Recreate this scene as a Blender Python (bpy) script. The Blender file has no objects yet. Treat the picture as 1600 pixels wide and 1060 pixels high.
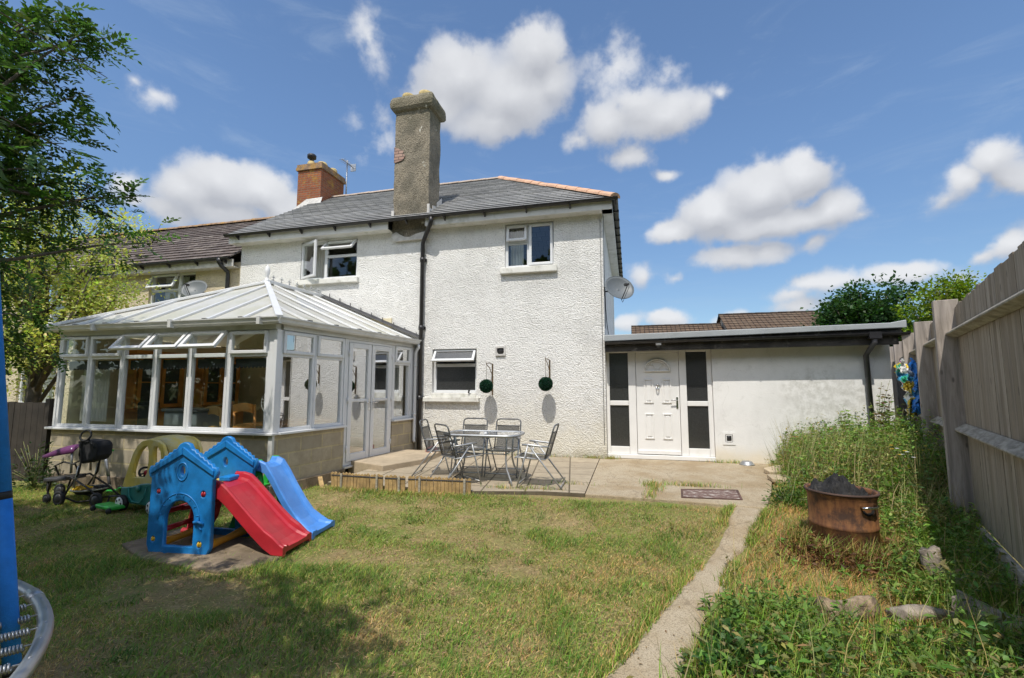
import bpy, math, random
import numpy as np
from mathutils import Vector, Matrix

random.seed(7)
RNG = np.random.default_rng(11)
SC = bpy.context.scene
COL = SC.collection
R = math.radians

# ---------------------------------------------------------------- camera
cam_d = bpy.data.cameras.new('camera')
cam_d.sensor_width = 36.0
cam_d.lens = 723.0 / 1600.0 * 36.0
cam_d.clip_start = 0.05
cam_d.clip_end = 3000
cam = bpy.data.objects.new('camera', cam_d)
COL.objects.link(cam)
cam.location = (0.0, -9.5, 1.45)
cam.rotation_euler = (R(90 + 5.85), 0.0, R(14.23))
SC.camera = cam

# ---------------------------------------------------------------- light
SUN_EL, SUN_AZ = 61.0, 183.0          # azimuth clockwise from +Y
sun_d = bpy.data.lights.new('sun', 'SUN')
sun_d.energy = 2.6
sun_d.angle = R(0.53)
sun_d.color = (1.0, 0.945, 0.85)
sun = bpy.data.objects.new('sun', sun_d)
COL.objects.link(sun)
sv = Vector((math.sin(R(SUN_AZ)) * math.cos(R(SUN_EL)), math.cos(R(SUN_AZ)) * math.cos(R(SUN_EL)), math.sin(R(SUN_EL))))
sun.rotation_euler = sv.to_track_quat('Z', 'Y').to_euler()

vs = SC.view_settings
SC.display_settings.display_device = 'sRGB'
vs.view_transform = 'Standard'
vs.look = 'None'
vs.exposure = 0.71
vs.gamma = 1.0
vs.use_curve_mapping = False

# ---------------------------------------------------------------- world: nishita sky with cumulus clouds (azimuth, elevation, half width, half height, weight)
CLOUDS = [(-0.823, 0.36, 0.1, 0.067, 1), (-0.872, 0.339, 0.074, 0.053, 0.9), (-0.76, 0.362, 0.1, 0.058, 1), (-0.725, 0.339, 0.088, 0.05, 0.9), (-0.897, 0.301, 0.059, 0.039, 0.7), (-0.82, 0.311, 0.12, 0.041, 0.8), (-0.969, 0.325, 0.036, 0.037, 0.6), (-0.946, 0.3, 0.043, 0.025, 0.5), (-0.367, 0.615, 0.138, 0.082, 1), (-0.249, 0.586, 0.164, 0.091, 1), (-0.197, 0.653, 0.101, 0.067, 1), (-0.409, 0.569, 0.108, 0.06, 0.8), (-0.293, 0.541, 0.146, 0.049, 0.8), (-0.161, 0.606, 0.073, 0.058, 0.8), (-0.017, 0.616, 0.086, 0.086, 0.42), (0.092, 0.601, 0.064, 0.037, 0.38), (0.076, 0.53, 0.127, 0.06, 0.9), (-0.02, 0.525, 0.102, 0.062, 0.8), (0.147, 0.529, 0.061, 0.039, 0.65), (0.013, 0.464, 0.083, 0.043, 0.6), (-0.09, 0.496, 0.07, 0.029, 0.5), (0.036, 0.557, 0.083, 0.046, 0.7), (0.203, 0.544, 0.037, 0.025, 0.45), (0.085, 0.424, 0.055, 0.022, 0.7), (0.332, 0.377, 0.073, 0.059, 1.15), (0.262, 0.363, 0.104, 0.076, 1.15), (0.181, 0.341, 0.1, 0.059, 1.05), (0.106, 0.314, 0.076, 0.034, 0.95), (0.363, 0.31, 0.069, 0.047, 0.95), (0.27, 0.304, 0.172, 0.043, 1.05), (0.4, 0.292, 0.039, 0.027, 0.5), (0.212, 0.253, 0.109, 0.036, 0.8), (0.278, 0.25, 0.077, 0.029, 0.7), (0.35, 0.257, 0.03, 0.021, 0.5), (0.585, 0.331, 0.047, 0.049, 0.9), (0.548, 0.315, 0.042, 0.035, 0.8), (0.602, 0.299, 0.045, 0.044, 0.8), (0.525, 0.293, 0.036, 0.03, 0.42), (0.585, 0.211, 0.046, 0.04, 0.8), (0.561, 0.197, 0.033, 0.03, 0.7), (0.454, 0.19, 0.105, 0.031, 0.8), (0.356, 0.188, 0.101, 0.028, 0.7), (0.305, 0.17, 0.062, 0.022, 0.6), (0.531, 0.173, 0.051, 0.024, 0.5), (0.314, 0.146, 0.072, 0.032, 0.7), (0.081, 0.136, 0.076, 0.036, 0.8), (-0.002, 0.126, 0.065, 0.03, 0.6), (0.201, 0.13, 0.042, 0.022, 0.7), (0.033, 0.231, 0.045, 0.041, 0.6), (0.105, 0.219, 0.031, 0.024, 0.42), (-0.573, 0.652, 0.068, 0.058, 0.45), (-0.929, 0.476, 0.052, 0.025, 0.42), (-0.96, 0.484, 0.021, 0.014, 0.38), (-0.532, 0.49, 0.103, 0.096, 0.33), (2.6, 0.5, 0.5, 0.22, 1.2), (-2.7, 0.65, 0.5, 0.2, 1.2), (3.1, 0.3, 0.5, 0.16, 1.1), (-2.2, 0.35, 0.4, 0.2, 1.2), (2.0, 0.4, 0.4, 0.2, 1.2), (-1.6, 0.3, 0.25, 0.16, 1.1), (1.45, 0.35, 0.3, 0.16, 1.1), (-1.8, 0.85, 0.4, 0.15, 1.1), (1.9, 0.9, 0.4, 0.15, 1.1), (-3.1, 0.75, 0.4, 0.14, 1.0), (2.5, 1.0, 0.5, 0.12, 1.0)]  # the last, unseen clouds behind and overhead are added to raise the fill


class NG:
    """small node-graph writer"""
    def __init__(self, nt):
        self.nt = nt

    def n(self, t, ins=(), **props):
        nd = self.nt.nodes.new('ShaderNode' + t)
        for k, v in props.items():
            setattr(nd, k, v)
        it = ins.items() if isinstance(ins, dict) else enumerate(ins)
        for k, v in it:
            if v is None:
                continue
            if isinstance(v, bpy.types.NodeSocket):
                self.nt.links.new(v, nd.inputs[k])
            else:
                nd.inputs[k].default_value = v
        return nd

    def m(self, op, *a, clamp=False):
        return self.n('Math', a, operation=op, use_clamp=clamp).outputs[0]

    def v(self, op, *a):
        nd = self.n('VectorMath', a, operation=op)
        return nd.outputs['Value'] if op in ('LENGTH', 'DOT_PRODUCT') else nd.outputs['Vector']

    def mix(self, f, a, b, mode='MIX'):
        nd = self.nt.nodes.new('ShaderNodeMix')
        nd.data_type = 'RGBA'
        nd.blend_type = mode
        for i, x in ((0, f), (6, a), (7, b)):
            if isinstance(x, bpy.types.NodeSocket):
                self.nt.links.new(x, nd.inputs[i])
            else:
                nd.inputs[i].default_value = x if i == 0 else (tuple(x) + (1,))[:4]
        return nd.outputs[2]

    def ramp(self, f, lo, hi, a=0.0, b=1.0, smooth=True):
        nd = self.n('MapRange', {0: f, 1: lo, 2: hi, 3: a, 4: b}, interpolation_type='SMOOTHSTEP' if smooth else 'LINEAR')
        return nd.outputs[0]

    def noise(self, vec, scale, detail=4, rough=0.55, dist=0.0):
        return self.n('TexNoise', {'Vector': vec, 'Scale': scale, 'Detail': detail, 'Roughness': rough, 'Distortion': dist}).outputs[0]


wd = bpy.data.worlds.new('World')
SC.world = wd
wd.use_nodes = True
nt = wd.node_tree
nt.nodes.clear()
g = NG(nt)
sky = g.n('TexSky', sky_type='NISHITA')
sky.sun_disc = False
sky.sun_elevation = R(SUN_EL)
sky.sun_rotation = R(SUN_AZ)
sky.altitude = 50
sky.air_density = 1.0
sky.dust_density = 0.3
sky.ozone_density = 2.6
tc = g.n('TexCoord').outputs['Generated']
d = g.v('NORMALIZE', tc)
sep = g.n('SeparateXYZ', [d])
az = g.m('ARCTAN2', sep.outputs[0], sep.outputs[1])
el = g.m('ARCSINE', sep.outputs[2])
wob = g.n('TexNoise', {'Vector': d, 'Scale': 9.0, 'Detail': 4.0}).outputs[1]
p0 = g.n('CombineXYZ', [az, el, 0.0]).outputs[0]
p = g.v('ADD', p0, g.v('MULTIPLY', g.v('SUBTRACT', wob, (0.5, 0.5, 0.5)), (0.09, 0.05, 0.0)))


def field(pt, clouds):
    F = None
    for (a, e, ra, re, w) in clouds:
        q = g.v('MULTIPLY', g.v('SUBTRACT', pt, (a, e, 0.0)), (1.0 / ra, 1.0 / re, 0.0))
        f = g.m('MULTIPLY_ADD', g.v('LENGTH', q), -w, w)
        F = f if F is None else g.m('SMOOTH_MAX', F, f, 0.22)
    return F


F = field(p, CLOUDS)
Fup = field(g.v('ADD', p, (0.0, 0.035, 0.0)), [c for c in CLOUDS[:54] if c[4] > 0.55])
n1 = g.noise(d, 20.0, 10, 0.58, 0.0)
n0 = g.noise(d, 8.0, 4, 0.5, 0.0)
nn = g.m('ADD', g.m('MULTIPLY', n1, 0.55), g.m('MULTIPLY', n0, 0.45))
dens = g.m('ADD', F, g.m('MULTIPLY', g.m('SUBTRACT', nn, 0.50), 1.7))
alpha = g.m('MULTIPLY', g.ramp(dens, 0.06, 0.46), g.ramp(F, -0.35, 0.15))
alpha = g.m('MULTIPLY', alpha, g.ramp(F, -0.2, 0.6, 0.35, 0.96))
# tops catch the sun, the middles and flat bases go grey
lit = g.m('SUBTRACT', F, Fup)
shade = g.m('ADD', g.m('MULTIPLY_ADD', lit, 1.05, 0.34), g.m('MULTIPLY', g.m('SUBTRACT', nn, 0.5), 0.9), clamp=True)
ccol = g.mix(shade, (2.05, 2.12, 2.3), (3.4, 3.45, 3.55))
ccol = g.v('SCALE', ccol)
# brightness gain added on the out-of-frame clouds behind the camera, as fill light
fill_gain = g.m('MULTIPLY_ADD', g.ramp(sep.outputs[1], 0.25, -0.35), 1.25, 1.0)
nt.links.new(fill_gain, ccol.node.inputs['Scale'])
wisp = g.noise(g.v('MULTIPLY', d, (1.0, 1.0, 4.0)), 5.0, 6, 0.65, 0.6)
hz = g.ramp(el, 0.0, 0.75)
wispa = g.m('MULTIPLY', g.ramp(wisp, 0.50, 0.84), 0.15)
skyc = g.mix(wispa, g.v('MULTIPLY', sky.outputs[0], (0.61, 0.665, 0.70)), (3.0, 3.4, 3.7))
skyc = g.v('SCALE', skyc)
nt.links.new(g.ramp(el, 0.02, 0.55, 0.70, 1.0), skyc.node.inputs['Scale'])
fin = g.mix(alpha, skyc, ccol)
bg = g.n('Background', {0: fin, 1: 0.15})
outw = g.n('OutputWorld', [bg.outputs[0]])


# ---------------------------------------------------------------- helpers: object tree and tags
def s(r, g_=None, b=None):
    """sRGB 0-255 to linear"""
    if g_ is None:
        g_ = b = r
    f = lambda c: (c / 255.0 / 12.92) if c <= 10.31 else (((c / 255.0) + 0.055) / 1.055) ** 2.4
    return (f(r), f(g_), f(b))


def tag(o, label=None, cat=None, group=None, kind=None):
    if label: o['label'] = label
    if cat: o['category'] = cat
    if group: o['group'] = group
    if kind: o['kind'] = kind
    return o


def thing(name, label, cat, loc=(0, 0, 0), rz=0.0, group=None):
    o = bpy.data.objects.new(name, None)
    o.empty_display_size = 0.2
    COL.objects.link(o)
    o.location = loc
    o.rotation_euler = (0, 0, rz)
    return tag(o, label, cat, group)


def copy_tree(o, parent=None):
    c = o.copy()
    COL.objects.link(c)
    c.parent = parent
    for ch in list(o.children):
        copy_tree(ch, c)
    return c


def chain_off(o):
    v = Vector((0, 0, 0))
    while o is not None:
        v += o.location
        o = o.parent
    return v


def npmesh(name, V, F, mat, parent=None, col=None, uv=None, smooth=False, local=False):
    V = np.asarray(V, dtype=np.float32).reshape(-1, 3)
    F = np.asarray(F, dtype=np.int32)
    k = F.shape[1]
    if parent is not None and not local:
        o_ = chain_off(parent)
        V = V - np.array([o_.x, o_.y, o_.z], dtype=np.float32)
    me = bpy.data.meshes.new(name)
    me.vertices.add(len(V)); me.vertices.foreach_set('co', V.ravel())
    me.loops.add(F.size); me.loops.foreach_set('vertex_index', F.ravel())
    me.polygons.add(len(F))
    me.polygons.foreach_set('loop_start', np.arange(0, F.size, k, dtype=np.int32))
    me.polygons.foreach_set('loop_total', np.full(len(F), k, dtype=np.int32))
    if smooth:
        me.polygons.foreach_set('use_smooth', np.ones(len(F), dtype=bool))
    me.update(calc_edges=True)
    if col is not None:
        c4 = np.ones((len(V), 4), dtype=np.float32)
        c4[:, :3] = col
        at = me.color_attributes.new('col', 'FLOAT_COLOR', 'POINT')
        at.data.foreach_set('color', c4.ravel())
    me.materials.append(mat)
    ob = bpy.data.objects.new(name, me)
    COL.objects.link(ob)
    ob.parent = parent
    return ob


class MB:
    """collects shapes and links them as one mesh object"""
    def __init__(self):
        self.v = []; self.f = []; self.uv = {}; self.sm = set()

    def add(self, vs_, fs, smooth=False, uvs=None):
        o = len(self.v)
        self.v += [tuple(x) for x in vs_]
        for i, f in enumerate(fs):
            if smooth: self.sm.add(len(self.f))
            if uvs is not None: self.uv[len(self.f)] = [uvs[j] for j in f]
            self.f.append(tuple(o + j for j in f))

    def box(self, x0, x1, y0, y1, z0, z1):
        self.obox((0, 0, 0), (1, 0, 0), (0, 1, 0), (0, 0, 1), x0, x1, y0, y1, z0, z1)

    def obox(self, o, a, b, c, a0, a1, b0, b1, c0, c1):
        o, a, b, c = Vector(o), Vector(a), Vector(b), Vector(c)
        P = [o + a * x + b * y + c * z for z in (c0, c1) for y in (b0, b1) for x in (a0, a1)]
        fs = [(0, 2, 3, 1), (4, 5, 7, 6), (0, 1, 5, 4), (2, 6, 7, 3), (0, 4, 6, 2), (1, 3, 7, 5)]
        if a.cross(b).dot(c) < 0:
            fs = [f[::-1] for f in fs]
        self.add(P, fs)

    def quad(self, *p):
        self.add(p, [tuple(range(len(p)))])

    def prism(self, poly, d):
        """polygon (3-d points) extruded by vector d"""
        d = Vector(d); n = len(poly)
        A = [Vector(q) for q in poly]; B = [q + d for q in A]
        nrm = Vector((0, 0, 0))
        for i in range(n):
            nrm += A[i].cross(A[(i + 1) % n])
        fs = [tuple(range(n))[::-1], tuple(range(n, 2 * n))] + [(i, (i + 1) % n, n + (i + 1) % n, n + i) for i in range(n)]
        if nrm.dot(d) < 0:
            fs = [f[::-1] for f in fs]
        self.add(A + B, fs)

    def tube(self, pts, r, seg=8, cap=True, smooth=True, flat=None):
        pts = [Vector(q) for q in pts]
        if not isinstance(r, (list, tuple)): r = [r] * len(pts)
        V = []; n = len(pts)
        t0 = (pts[1] - pts[0]).normalized()
        ref = Vector((0, 0, 1)) if abs(t0.z) < 0.9 else Vector((1, 0, 0))
        u = t0.cross(ref).normalized()
        for i in range(n):
            t = (pts[min(i + 1, n - 1)] - pts[max(i - 1, 0)])
            if t.length < 1e-9: t = t0.copy()
            t.normalize()
            u = (u - t * u.dot(t))
            if u.length < 1e-6: u = t.cross(Vector((0.3, 0.5, 0.8)))
            u.normalize(); w = t.cross(u)
            for k in range(seg):
                a = 2 * math.pi * k / seg
                V.append(pts[i] + (u * math.cos(a) + w * math.sin(a)) * r[i])
        fs = [(i * seg + k, i * seg + (k + 1) % seg, (i + 1) * seg + (k + 1) % seg, (i + 1) * seg + k) for i in range(n - 1) for k in range(seg)]
        self.add(V, fs, smooth)
        if cap:
            o = len(self.v) - len(V)
            self.f.append(tuple(o + k for k in range(seg))[::-1]); self.f.append(tuple(o + (n - 1) * seg + k for k in range(seg)))

    def lathe(self, prof, c=(0, 0, 0), seg=20, axis=None, smooth=True):
        """profile (radius, height) turned about z (or about axis=(dir) through c)"""
        c = Vector(c)
        if axis is None: M = Matrix.Identity(3)
        else: M = Vector(axis).to_track_quat('Z', 'Y').to_matrix()
        V = [c + M @ Vector((r * math.cos(2 * math.pi * k / seg), r * math.sin(2 * math.pi * k / seg), h)) for r, h in prof for k in range(seg)]
        n = len(prof)
        fs = [(i * seg + k, i * seg + (k + 1) % seg, (i + 1) * seg + (k + 1) % seg, (i + 1) * seg + k) for i in range(n - 1) for k in range(seg)]
        self.add(V, fs, smooth)

    def build(self, name, mat, parent=None, bevel=0.0, local=False, weld=False, seg=2):
        off = Vector((0, 0, 0)) if (parent is None or local) else chain_off(parent)
        me = bpy.data.meshes.new(name)
        me.from_pydata([(x - off.x, y - off.y, z - off.z) for x, y, z in self.v], [], self.f)
        if self.sm:
            for i in self.sm: me.polygons[i].use_smooth = True
        if self.uv:
            ul = me.uv_layers.new(name='uv')
            for i, u in self.uv.items():
                pl = me.polygons[i]
                for j, li in enumerate(pl.loop_indices): ul.data[li].uv = u[j]
        me.materials.append(mat)
        ob = bpy.data.objects.new(name, me)
        COL.objects.link(ob)
        ob.parent = parent
        if weld:
            w = ob.modifiers.new('weld', 'WELD'); w.merge_threshold = 0.0005
        if bevel > 0:
            b = ob.modifiers.new('bevel', 'BEVEL'); b.width = bevel; b.segments = seg; b.limit_method = 'ANGLE'; b.angle_limit = R(40)
            b.harden_normals = False
        return ob


# ---------------------------------------------------------------- materials
def newmat(name):
    m = bpy.data.materials.new(name)
    m.use_nodes = True
    nt = m.node_tree
    nt.nodes.clear()
    g = NG(nt)
    out = g.n('OutputMaterial')
    return m, g, out


def pm(name, col, rough=0.55, var=0.12, vs_=4.0, bump=0.0, bs=60.0, metal=0.0, spec=0.5, dirt=None, ds=3.0, damt=0.5, dlo=0.5, coat=0.0, detail=5, trans=0.0, sheen=0.0):
    """plain material: a colour broken by noise, an optional second tone in patches, an optional fine bump"""
    m, g, out = newmat(name)
    oc = g.n('TexCoord').outputs['Object']
    nz = g.noise(oc, vs_, detail)
    c = tuple(col)
    c0 = tuple(max(0, x * (1 - var)) for x in c); c1 = tuple(min(1, x * (1 + var)) for x in c)
    cc = g.mix(g.ramp(nz, 0.3, 0.7), c0, c1)
    if dirt is not None:
        dn = g.noise(g.v('ADD', oc, (3.1, 7.7, 1.3)), ds, 7, 0.65)
        cc = g.mix(g.m('MULTIPLY', g.ramp(dn, dlo, dlo + 0.22), damt), cc, dirt)
    b = g.n('BsdfPrincipled', {'Base Color': cc, 'Roughness': rough, 'Metallic': metal, 'Specular IOR Level': spec, 'Coat Weight': coat})
    if bump > 0:
        bn = g.noise(oc, bs, 3, 0.6)
        bp = g.n('Bump', {'Height': bn, 'Strength': min(1.0, bump), 'Distance': 0.01 * max(1.0, bump)})
        g.nt.links.new(bp.outputs[0], b.inputs['Normal'])
    g.nt.links.new(b.outputs[0], out.inputs[0])
    return m


M = {}


def roughcast(name, col, dark, scale, strength, stain=None):
    m, g, out = newmat(name)
    oc = g.n('TexCoord').outputs['Object']
    big = g.noise(oc, 0.7, 6, 0.6)
    mid = g.noise(oc, 3.5, 6, 0.65)
    cc = g.mix(g.ramp(g.m('ADD', g.m('MULTIPLY', big, 0.6), g.m('MULTIPLY', mid, 0.4)), 0.42, 0.66), col, dark)
    # rain streaks below eaves and sills
    stq = g.noise(g.v('MULTIPLY', oc, (5.0, 5.0, 0.35)), 1.4, 6, 0.7)
    cc = g.mix(g.m('MULTIPLY', g.ramp(stq, 0.56, 0.80), 0.22), cc, tuple(x * 0.66 for x in dark))
    grit = g.noise(g.v('MULTIPLY', oc, (1.0, 1.0, 1.25)), scale, 4, 0.62)
    pocket = g.noise(g.v('ADD', oc, (4.0, 2.0, 7.0)), scale * 0.42, 3, 0.6)
    h = g.m('ADD', g.m('MULTIPLY', g.ramp(grit, 0.32, 0.68), 0.8), g.m('MULTIPLY', pocket, 1.3))
    cc = g.mix(g.m('MULTIPLY', g.ramp(grit, 0.46, 0.32), 0.5), cc, tuple(x * 0.36 for x in col))
    if stain is not None:
        sz = g.n('SeparateXYZ', [oc]).outputs[2]
        low = g.m('MULTIPLY', g.ramp(g.m('ADD', sz, g.m('MULTIPLY', mid, 1.6)), 2.1, 0.75), 0.6)
        cc = g.mix(low, cc, stain)
        ft = g.m('MULTIPLY', g.ramp(g.m('ADD', sz, g.m('MULTIPLY', mid, 0.5)), 0.52, 0.22), 0.6)
        cc = g.mix(ft, cc, (0.33, 0.29, 0.20))
        crk = g.n('TexVoronoi', {'Vector': g.v('ADD', oc, g.v('MULTIPLY', g.n('TexNoise', {'Vector': oc, 'Scale': 2.5, 'Detail': 5.0}).outputs[1], (0.5, 0.5, 0.5))), 'Scale': 0.5}, feature='DISTANCE_TO_EDGE').outputs[0]
        cc = g.mix(g.m('MULTIPLY', g.ramp(crk, 0.003, 0.0005), 0.25), cc, (0.30, 0.29, 0.27))
    b = g.n('BsdfPrincipled', {'Base Color': cc, 'Roughness': 0.9, 'Specular IOR Level': 0.2})
    bp = g.n('Bump', {'Height': h, 'Strength': strength, 'Distance': 0.019})
    g.nt.links.new(bp.outputs[0], b.inputs['Normal'])
    g.nt.links.new(b.outputs[0], out.inputs[0])
    return m


M['roughcast'] = roughcast('white_roughcast', (0.90, 0.89, 0.86), (0.74, 0.73, 0.70), 30.0, 0.9, (0.72, 0.66, 0.50))
M['cream_render'] = roughcast('cream_roughcast', (0.66, 0.57, 0.40), (0.58, 0.50, 0.36), 22.0, 0.6)


def smooth_render():
    m, g, out = newmat('stained_white_render')
    oc = g.n('TexCoord').outputs['Object']
    sp = g.n('SeparateXYZ', [oc])
    n1_ = g.noise(oc, 1.1, 8, 0.68)
    n2_ = g.noise(oc, 7.0, 8, 0.7)
    # the grey damp patch towards the downpipe end, and a yellowed foot
    dx = g.m('DIVIDE', g.m('SUBTRACT', sp.outputs[0], 1.45), 1.1)
    dz = g.m('DIVIDE', g.m('SUBTRACT', sp.outputs[2], 1.20), 0.75)
    rr = g.m('SQRT', g.m('ADD', g.m('MULTIPLY', dx, dx), g.m('MULTIPLY', dz, dz)))
    patch = g.m('MULTIPLY', g.ramp(g.m('ADD', rr, g.m('MULTIPLY', g.m('SUBTRACT', n1_, 0.5), 2.2)), 1.1, 0.2), g.ramp(n2_, 0.36, 0.62))
    cc = g.mix(g.ramp(n1_, 0.4, 0.7), (0.80, 0.79, 0.77), (0.70, 0.69, 0.67))
    cc = g.mix(g.m('MULTIPLY', patch, 0.5), cc, (0.36, 0.35, 0.30))
    cc = g.mix(g.m('MULTIPLY', g.ramp(n2_, 0.54, 0.75), 0.32), cc, (0.42, 0.41, 0.37))
    cr = g.n('TexVoronoi', {'Vector': g.v('ADD', oc, g.v('MULTIPLY', g.n('TexNoise', {'Vector': oc, 'Scale': 2.0, 'Detail': 6.0}).outputs[1], (0.6, 0.6, 0.6))), 'Scale': 0.9}, feature='DISTANCE_TO_EDGE').outputs[0]
    cc = g.mix(g.m('MULTIPLY', g.ramp(cr, 0.005, 0.001), 0.18), cc, (0.40, 0.39, 0.36))
    foot = g.m('MULTIPLY', g.ramp(g.m('ADD', sp.outputs[2], g.m('MULTIPLY', n1_, 0.7)), 0.75, 0.35), 0.6)
    cc = g.mix(foot, cc, (0.66, 0.55, 0.36))
    b = g.n('BsdfPrincipled', {'Base Color': cc, 'Roughness': 0.85, 'Specular IOR Level': 0.25})
    bp = g.n('Bump', {'Height': g.noise(oc, 30, 4, 0.6), 'Strength': 0.25, 'Distance': 0.01})
    g.nt.links.new(bp.outputs[0], b.inputs['Normal'])
    g.nt.links.new(b.outputs[0], out.inputs[0])
    return m


M['smooth_render'] = smooth_render()


def tiled(name, c1, c2, mortar, bw, rh, off, ms, lichen=None, lamt=0.4, lscale=2.0, rough=0.7, bump=0.5, uv=True, vary=0.5, lscale2=14.0):
    """brick-texture material read from the uv layer in metres (or object coords)"""
    m, g, out = newmat(name)
    tcn = g.n('TexCoord')
    co = tcn.outputs['UV'] if uv else tcn.outputs['Object']
    oc = tcn.outputs['Object']
    br = g.n('TexBrick', {'Vector': co, 'Color1': c1 + (1,), 'Color2': c2 + (1,), 'Mortar': mortar + (1,), 'Scale': 1.0, 'Mortar Size': ms, 'Mortar Smooth': 0.15, 'Bias': 0.0, 'Brick Width': bw, 'Row Height': rh}, offset=off)
    nz = g.noise(oc, 5.0, 7, 0.68)
    cc = g.mix(g.m('MULTIPLY', g.ramp(nz, 0.35, 0.7), vary), br.outputs[0], tuple(x * 0.55 for x in c1))
    if lichen is not None:
        ln = g.m('ADD', g.m('MULTIPLY', g.noise(oc, lscale, 6, 0.7), 0.6), g.m('MULTIPLY', g.noise(oc, lscale2, 5, 0.7), 0.4))
        cc = g.mix(g.m('MULTIPLY', g.ramp(ln, 0.5, 0.64), lamt), cc, lichen)
    b = g.n('BsdfPrincipled', {'Base Color': cc, 'Roughness': rough, 'Specular IOR Level': 0.3})
    h = g.m('ADD', g.m('MULTIPLY', br.outputs[1], -1.0), g.m('MULTIPLY', g.noise(oc, 40, 4, 0.6), 0.5))
    bp = g.n('Bump', {'Height': h, 'Strength': bump, 'Distance': 0.008})
    g.nt.links.new(bp.outputs[0], b.inputs['Normal'])
    g.nt.links.new(b.outputs[0], out.inputs[0])
    return m


M['slate'] = tiled('roof_slate', (0.40, 0.395, 0.385), (0.27, 0.27, 0.265), (0.08, 0.08, 0.08), 0.30, 0.197, 0.5, 0.006, (0.34, 0.34, 0.29), 0.35, 3.0, rough=0.55)
M['brown_tile'] = tiled('brown_roof_tile', (0.17, 0.135, 0.12), (0.115, 0.092, 0.085), (0.03, 0.026, 0.025), 0.24, 0.25, 0.5, 0.012, (0.36, 0.32, 0.28), 0.75, 2.0, rough=0.85, lscale2=9.0)
M['tan_tile'] = tiled('tan_roof_tile', (0.17, 0.115, 0.075), (0.12, 0.08, 0.055), (0.03, 0.022, 0.018), 0.30, 0.34, 0.0, 0.03, (0.2, 0.16, 0.11), 0.5, rough=0.9)
M['red_brick'] = tiled('lichen_brick', (0.36, 0.11, 0.045), (0.24, 0.075, 0.04), (0.22, 0.17, 0.12), 0.225, 0.075, 0.5, 0.010, (0.42, 0.25, 0.04), 0.75, 1.6, rough=0.9)
M['pink_brick'] = tiled('pale_brick', (0.46, 0.31, 0.25), (0.40, 0.25, 0.20), (0.10, 0.08, 0.07), 0.21, 0.075, 0.5, 0.008, rough=0.9)
M['block'] = tiled('concrete_block', (0.48, 0.41, 0.30), (0.35, 0.31, 0.235), (0.54, 0.46, 0.28), 0.45, 0.225, 0.5, 0.014, (0.30, 0.26, 0.18), 0.4, 1.2, rough=0.95, bump=0.8)
M['slab'] = tiled('paving_slab', (0.43, 0.36, 0.26), (0.36, 0.30, 0.22), (0.10, 0.08, 0.055), 0.60, 0.60, 0.0, 0.012, (0.22, 0.20, 0.15), 0.5, 1.5, rough=0.95, bump=0.5)
M['upvc'] = pm('white_upvc', (0.70, 0.71, 0.72), 0.32, 0.03, 2.0, dirt=(0.55, 0.53, 0.45), ds=2.5, damt=0.25)
M['upvc_gutter'] = pm('grey_white_gutter', (0.62, 0.62, 0.60), 0.4, 0.06, 3.0, dirt=(0.35, 0.35, 0.30), ds=4, damt=0.5)
M['painted_white'] = pm('white_paint', (0.78, 0.77, 0.75), 0.5, 0.03, 3.0, dirt=(0.60, 0.57, 0.46), ds=3, damt=0.3, dlo=0.56)
M['soffit'] = pm('weathered_soffit', (0.66, 0.65, 0.62), 0.6, 0.07, 3.0, dirt=(0.33, 0.33, 0.25), ds=2.5, damt=0.6)
M['sill'] = pm('painted_sill', (0.72, 0.71, 0.66), 0.7, 0.08, 5.0, dirt=(0.32, 0.31, 0.24), ds=6, damt=0.6, bump=0.3)
M['black_pipe'] = pm('black_plastic', (0.022, 0.021, 0.023), 0.38, 0.2, 5.0, dirt=(0.08, 0.075, 0.07), ds=6, damt=0.5)
M['grey_pipe'] = pm('charcoal_plastic', (0.075, 0.072, 0.078), 0.5, 0.2, 5.0)
M['tar_board'] = pm('peeling_black_board', (0.03, 0.028, 0.026), 0.75, 0.3, 6.0, 0.5, 40, dirt=(0.26, 0.24, 0.21), ds=7, damt=0.7, dlo=0.52)
M['grey_board'] = pm('bleached_board', (0.05, 0.045, 0.04), 0.9, 0.35, 5.0, 0.6, 50, dirt=(0.24, 0.22, 0.19), ds=6, damt=0.8, dlo=0.54)
M['flashing'] = pm('grey_roof_edge', (0.33, 0.35, 0.36), 0.55, 0.08, 2.0, dirt=(0.22, 0.23, 0.22), ds=3, damt=0.5)
M['lead'] = pm('lead_sheet', (0.10, 0.10, 0.105), 0.6, 0.2, 5.0, 0.3, 20)
M['cement'] = pm('pale_cement', (0.58, 0.56, 0.53), 0.95, 0.15, 9.0, 0.6, 40)
M['terracotta'] = pm('terracotta_ridge', (0.62, 0.38, 0.25), 0.85, 0.15, 3.5, 0.4, 50, dirt=(0.42, 0.31, 0.22), ds=4, damt=0.5)
M['lichen_ridge'] = pm('lichen_ridge', (0.26, 0.17, 0.11), 0.9, 0.3, 6.0, 0.6, 40, dirt=(0.45, 0.25, 0.05), ds=4, damt=0.8, dlo=0.45)
M['pot'] = pm('ochre_chimney_pot', (0.50, 0.39, 0.18), 0.9, 0.2, 8.0, 0.5, 40)
M['metal'] = pm('galvanised_metal', (0.42, 0.43, 0.44), 0.42, 0.1, 8.0, metal=0.85)
M['chrome'] = pm('chrome', (0.75, 0.75, 0.75), 0.15, 0.02, metal=1.0)
M['silver_paint'] = pm('silver_powder_coat', (0.40, 0.41, 0.42), 0.4, 0.08, 12.0, metal=0.55)
M['dish'] = pm('grey_dish', (0.125, 0.14, 0.15), 0.5, 0.06, 3.0, dirt=(0.14, 0.14, 0.13), ds=6, damt=0.4)
M['dark_grey'] = pm('dark_grey_plastic', (0.03, 0.03, 0.032), 0.5, 0.15)
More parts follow.
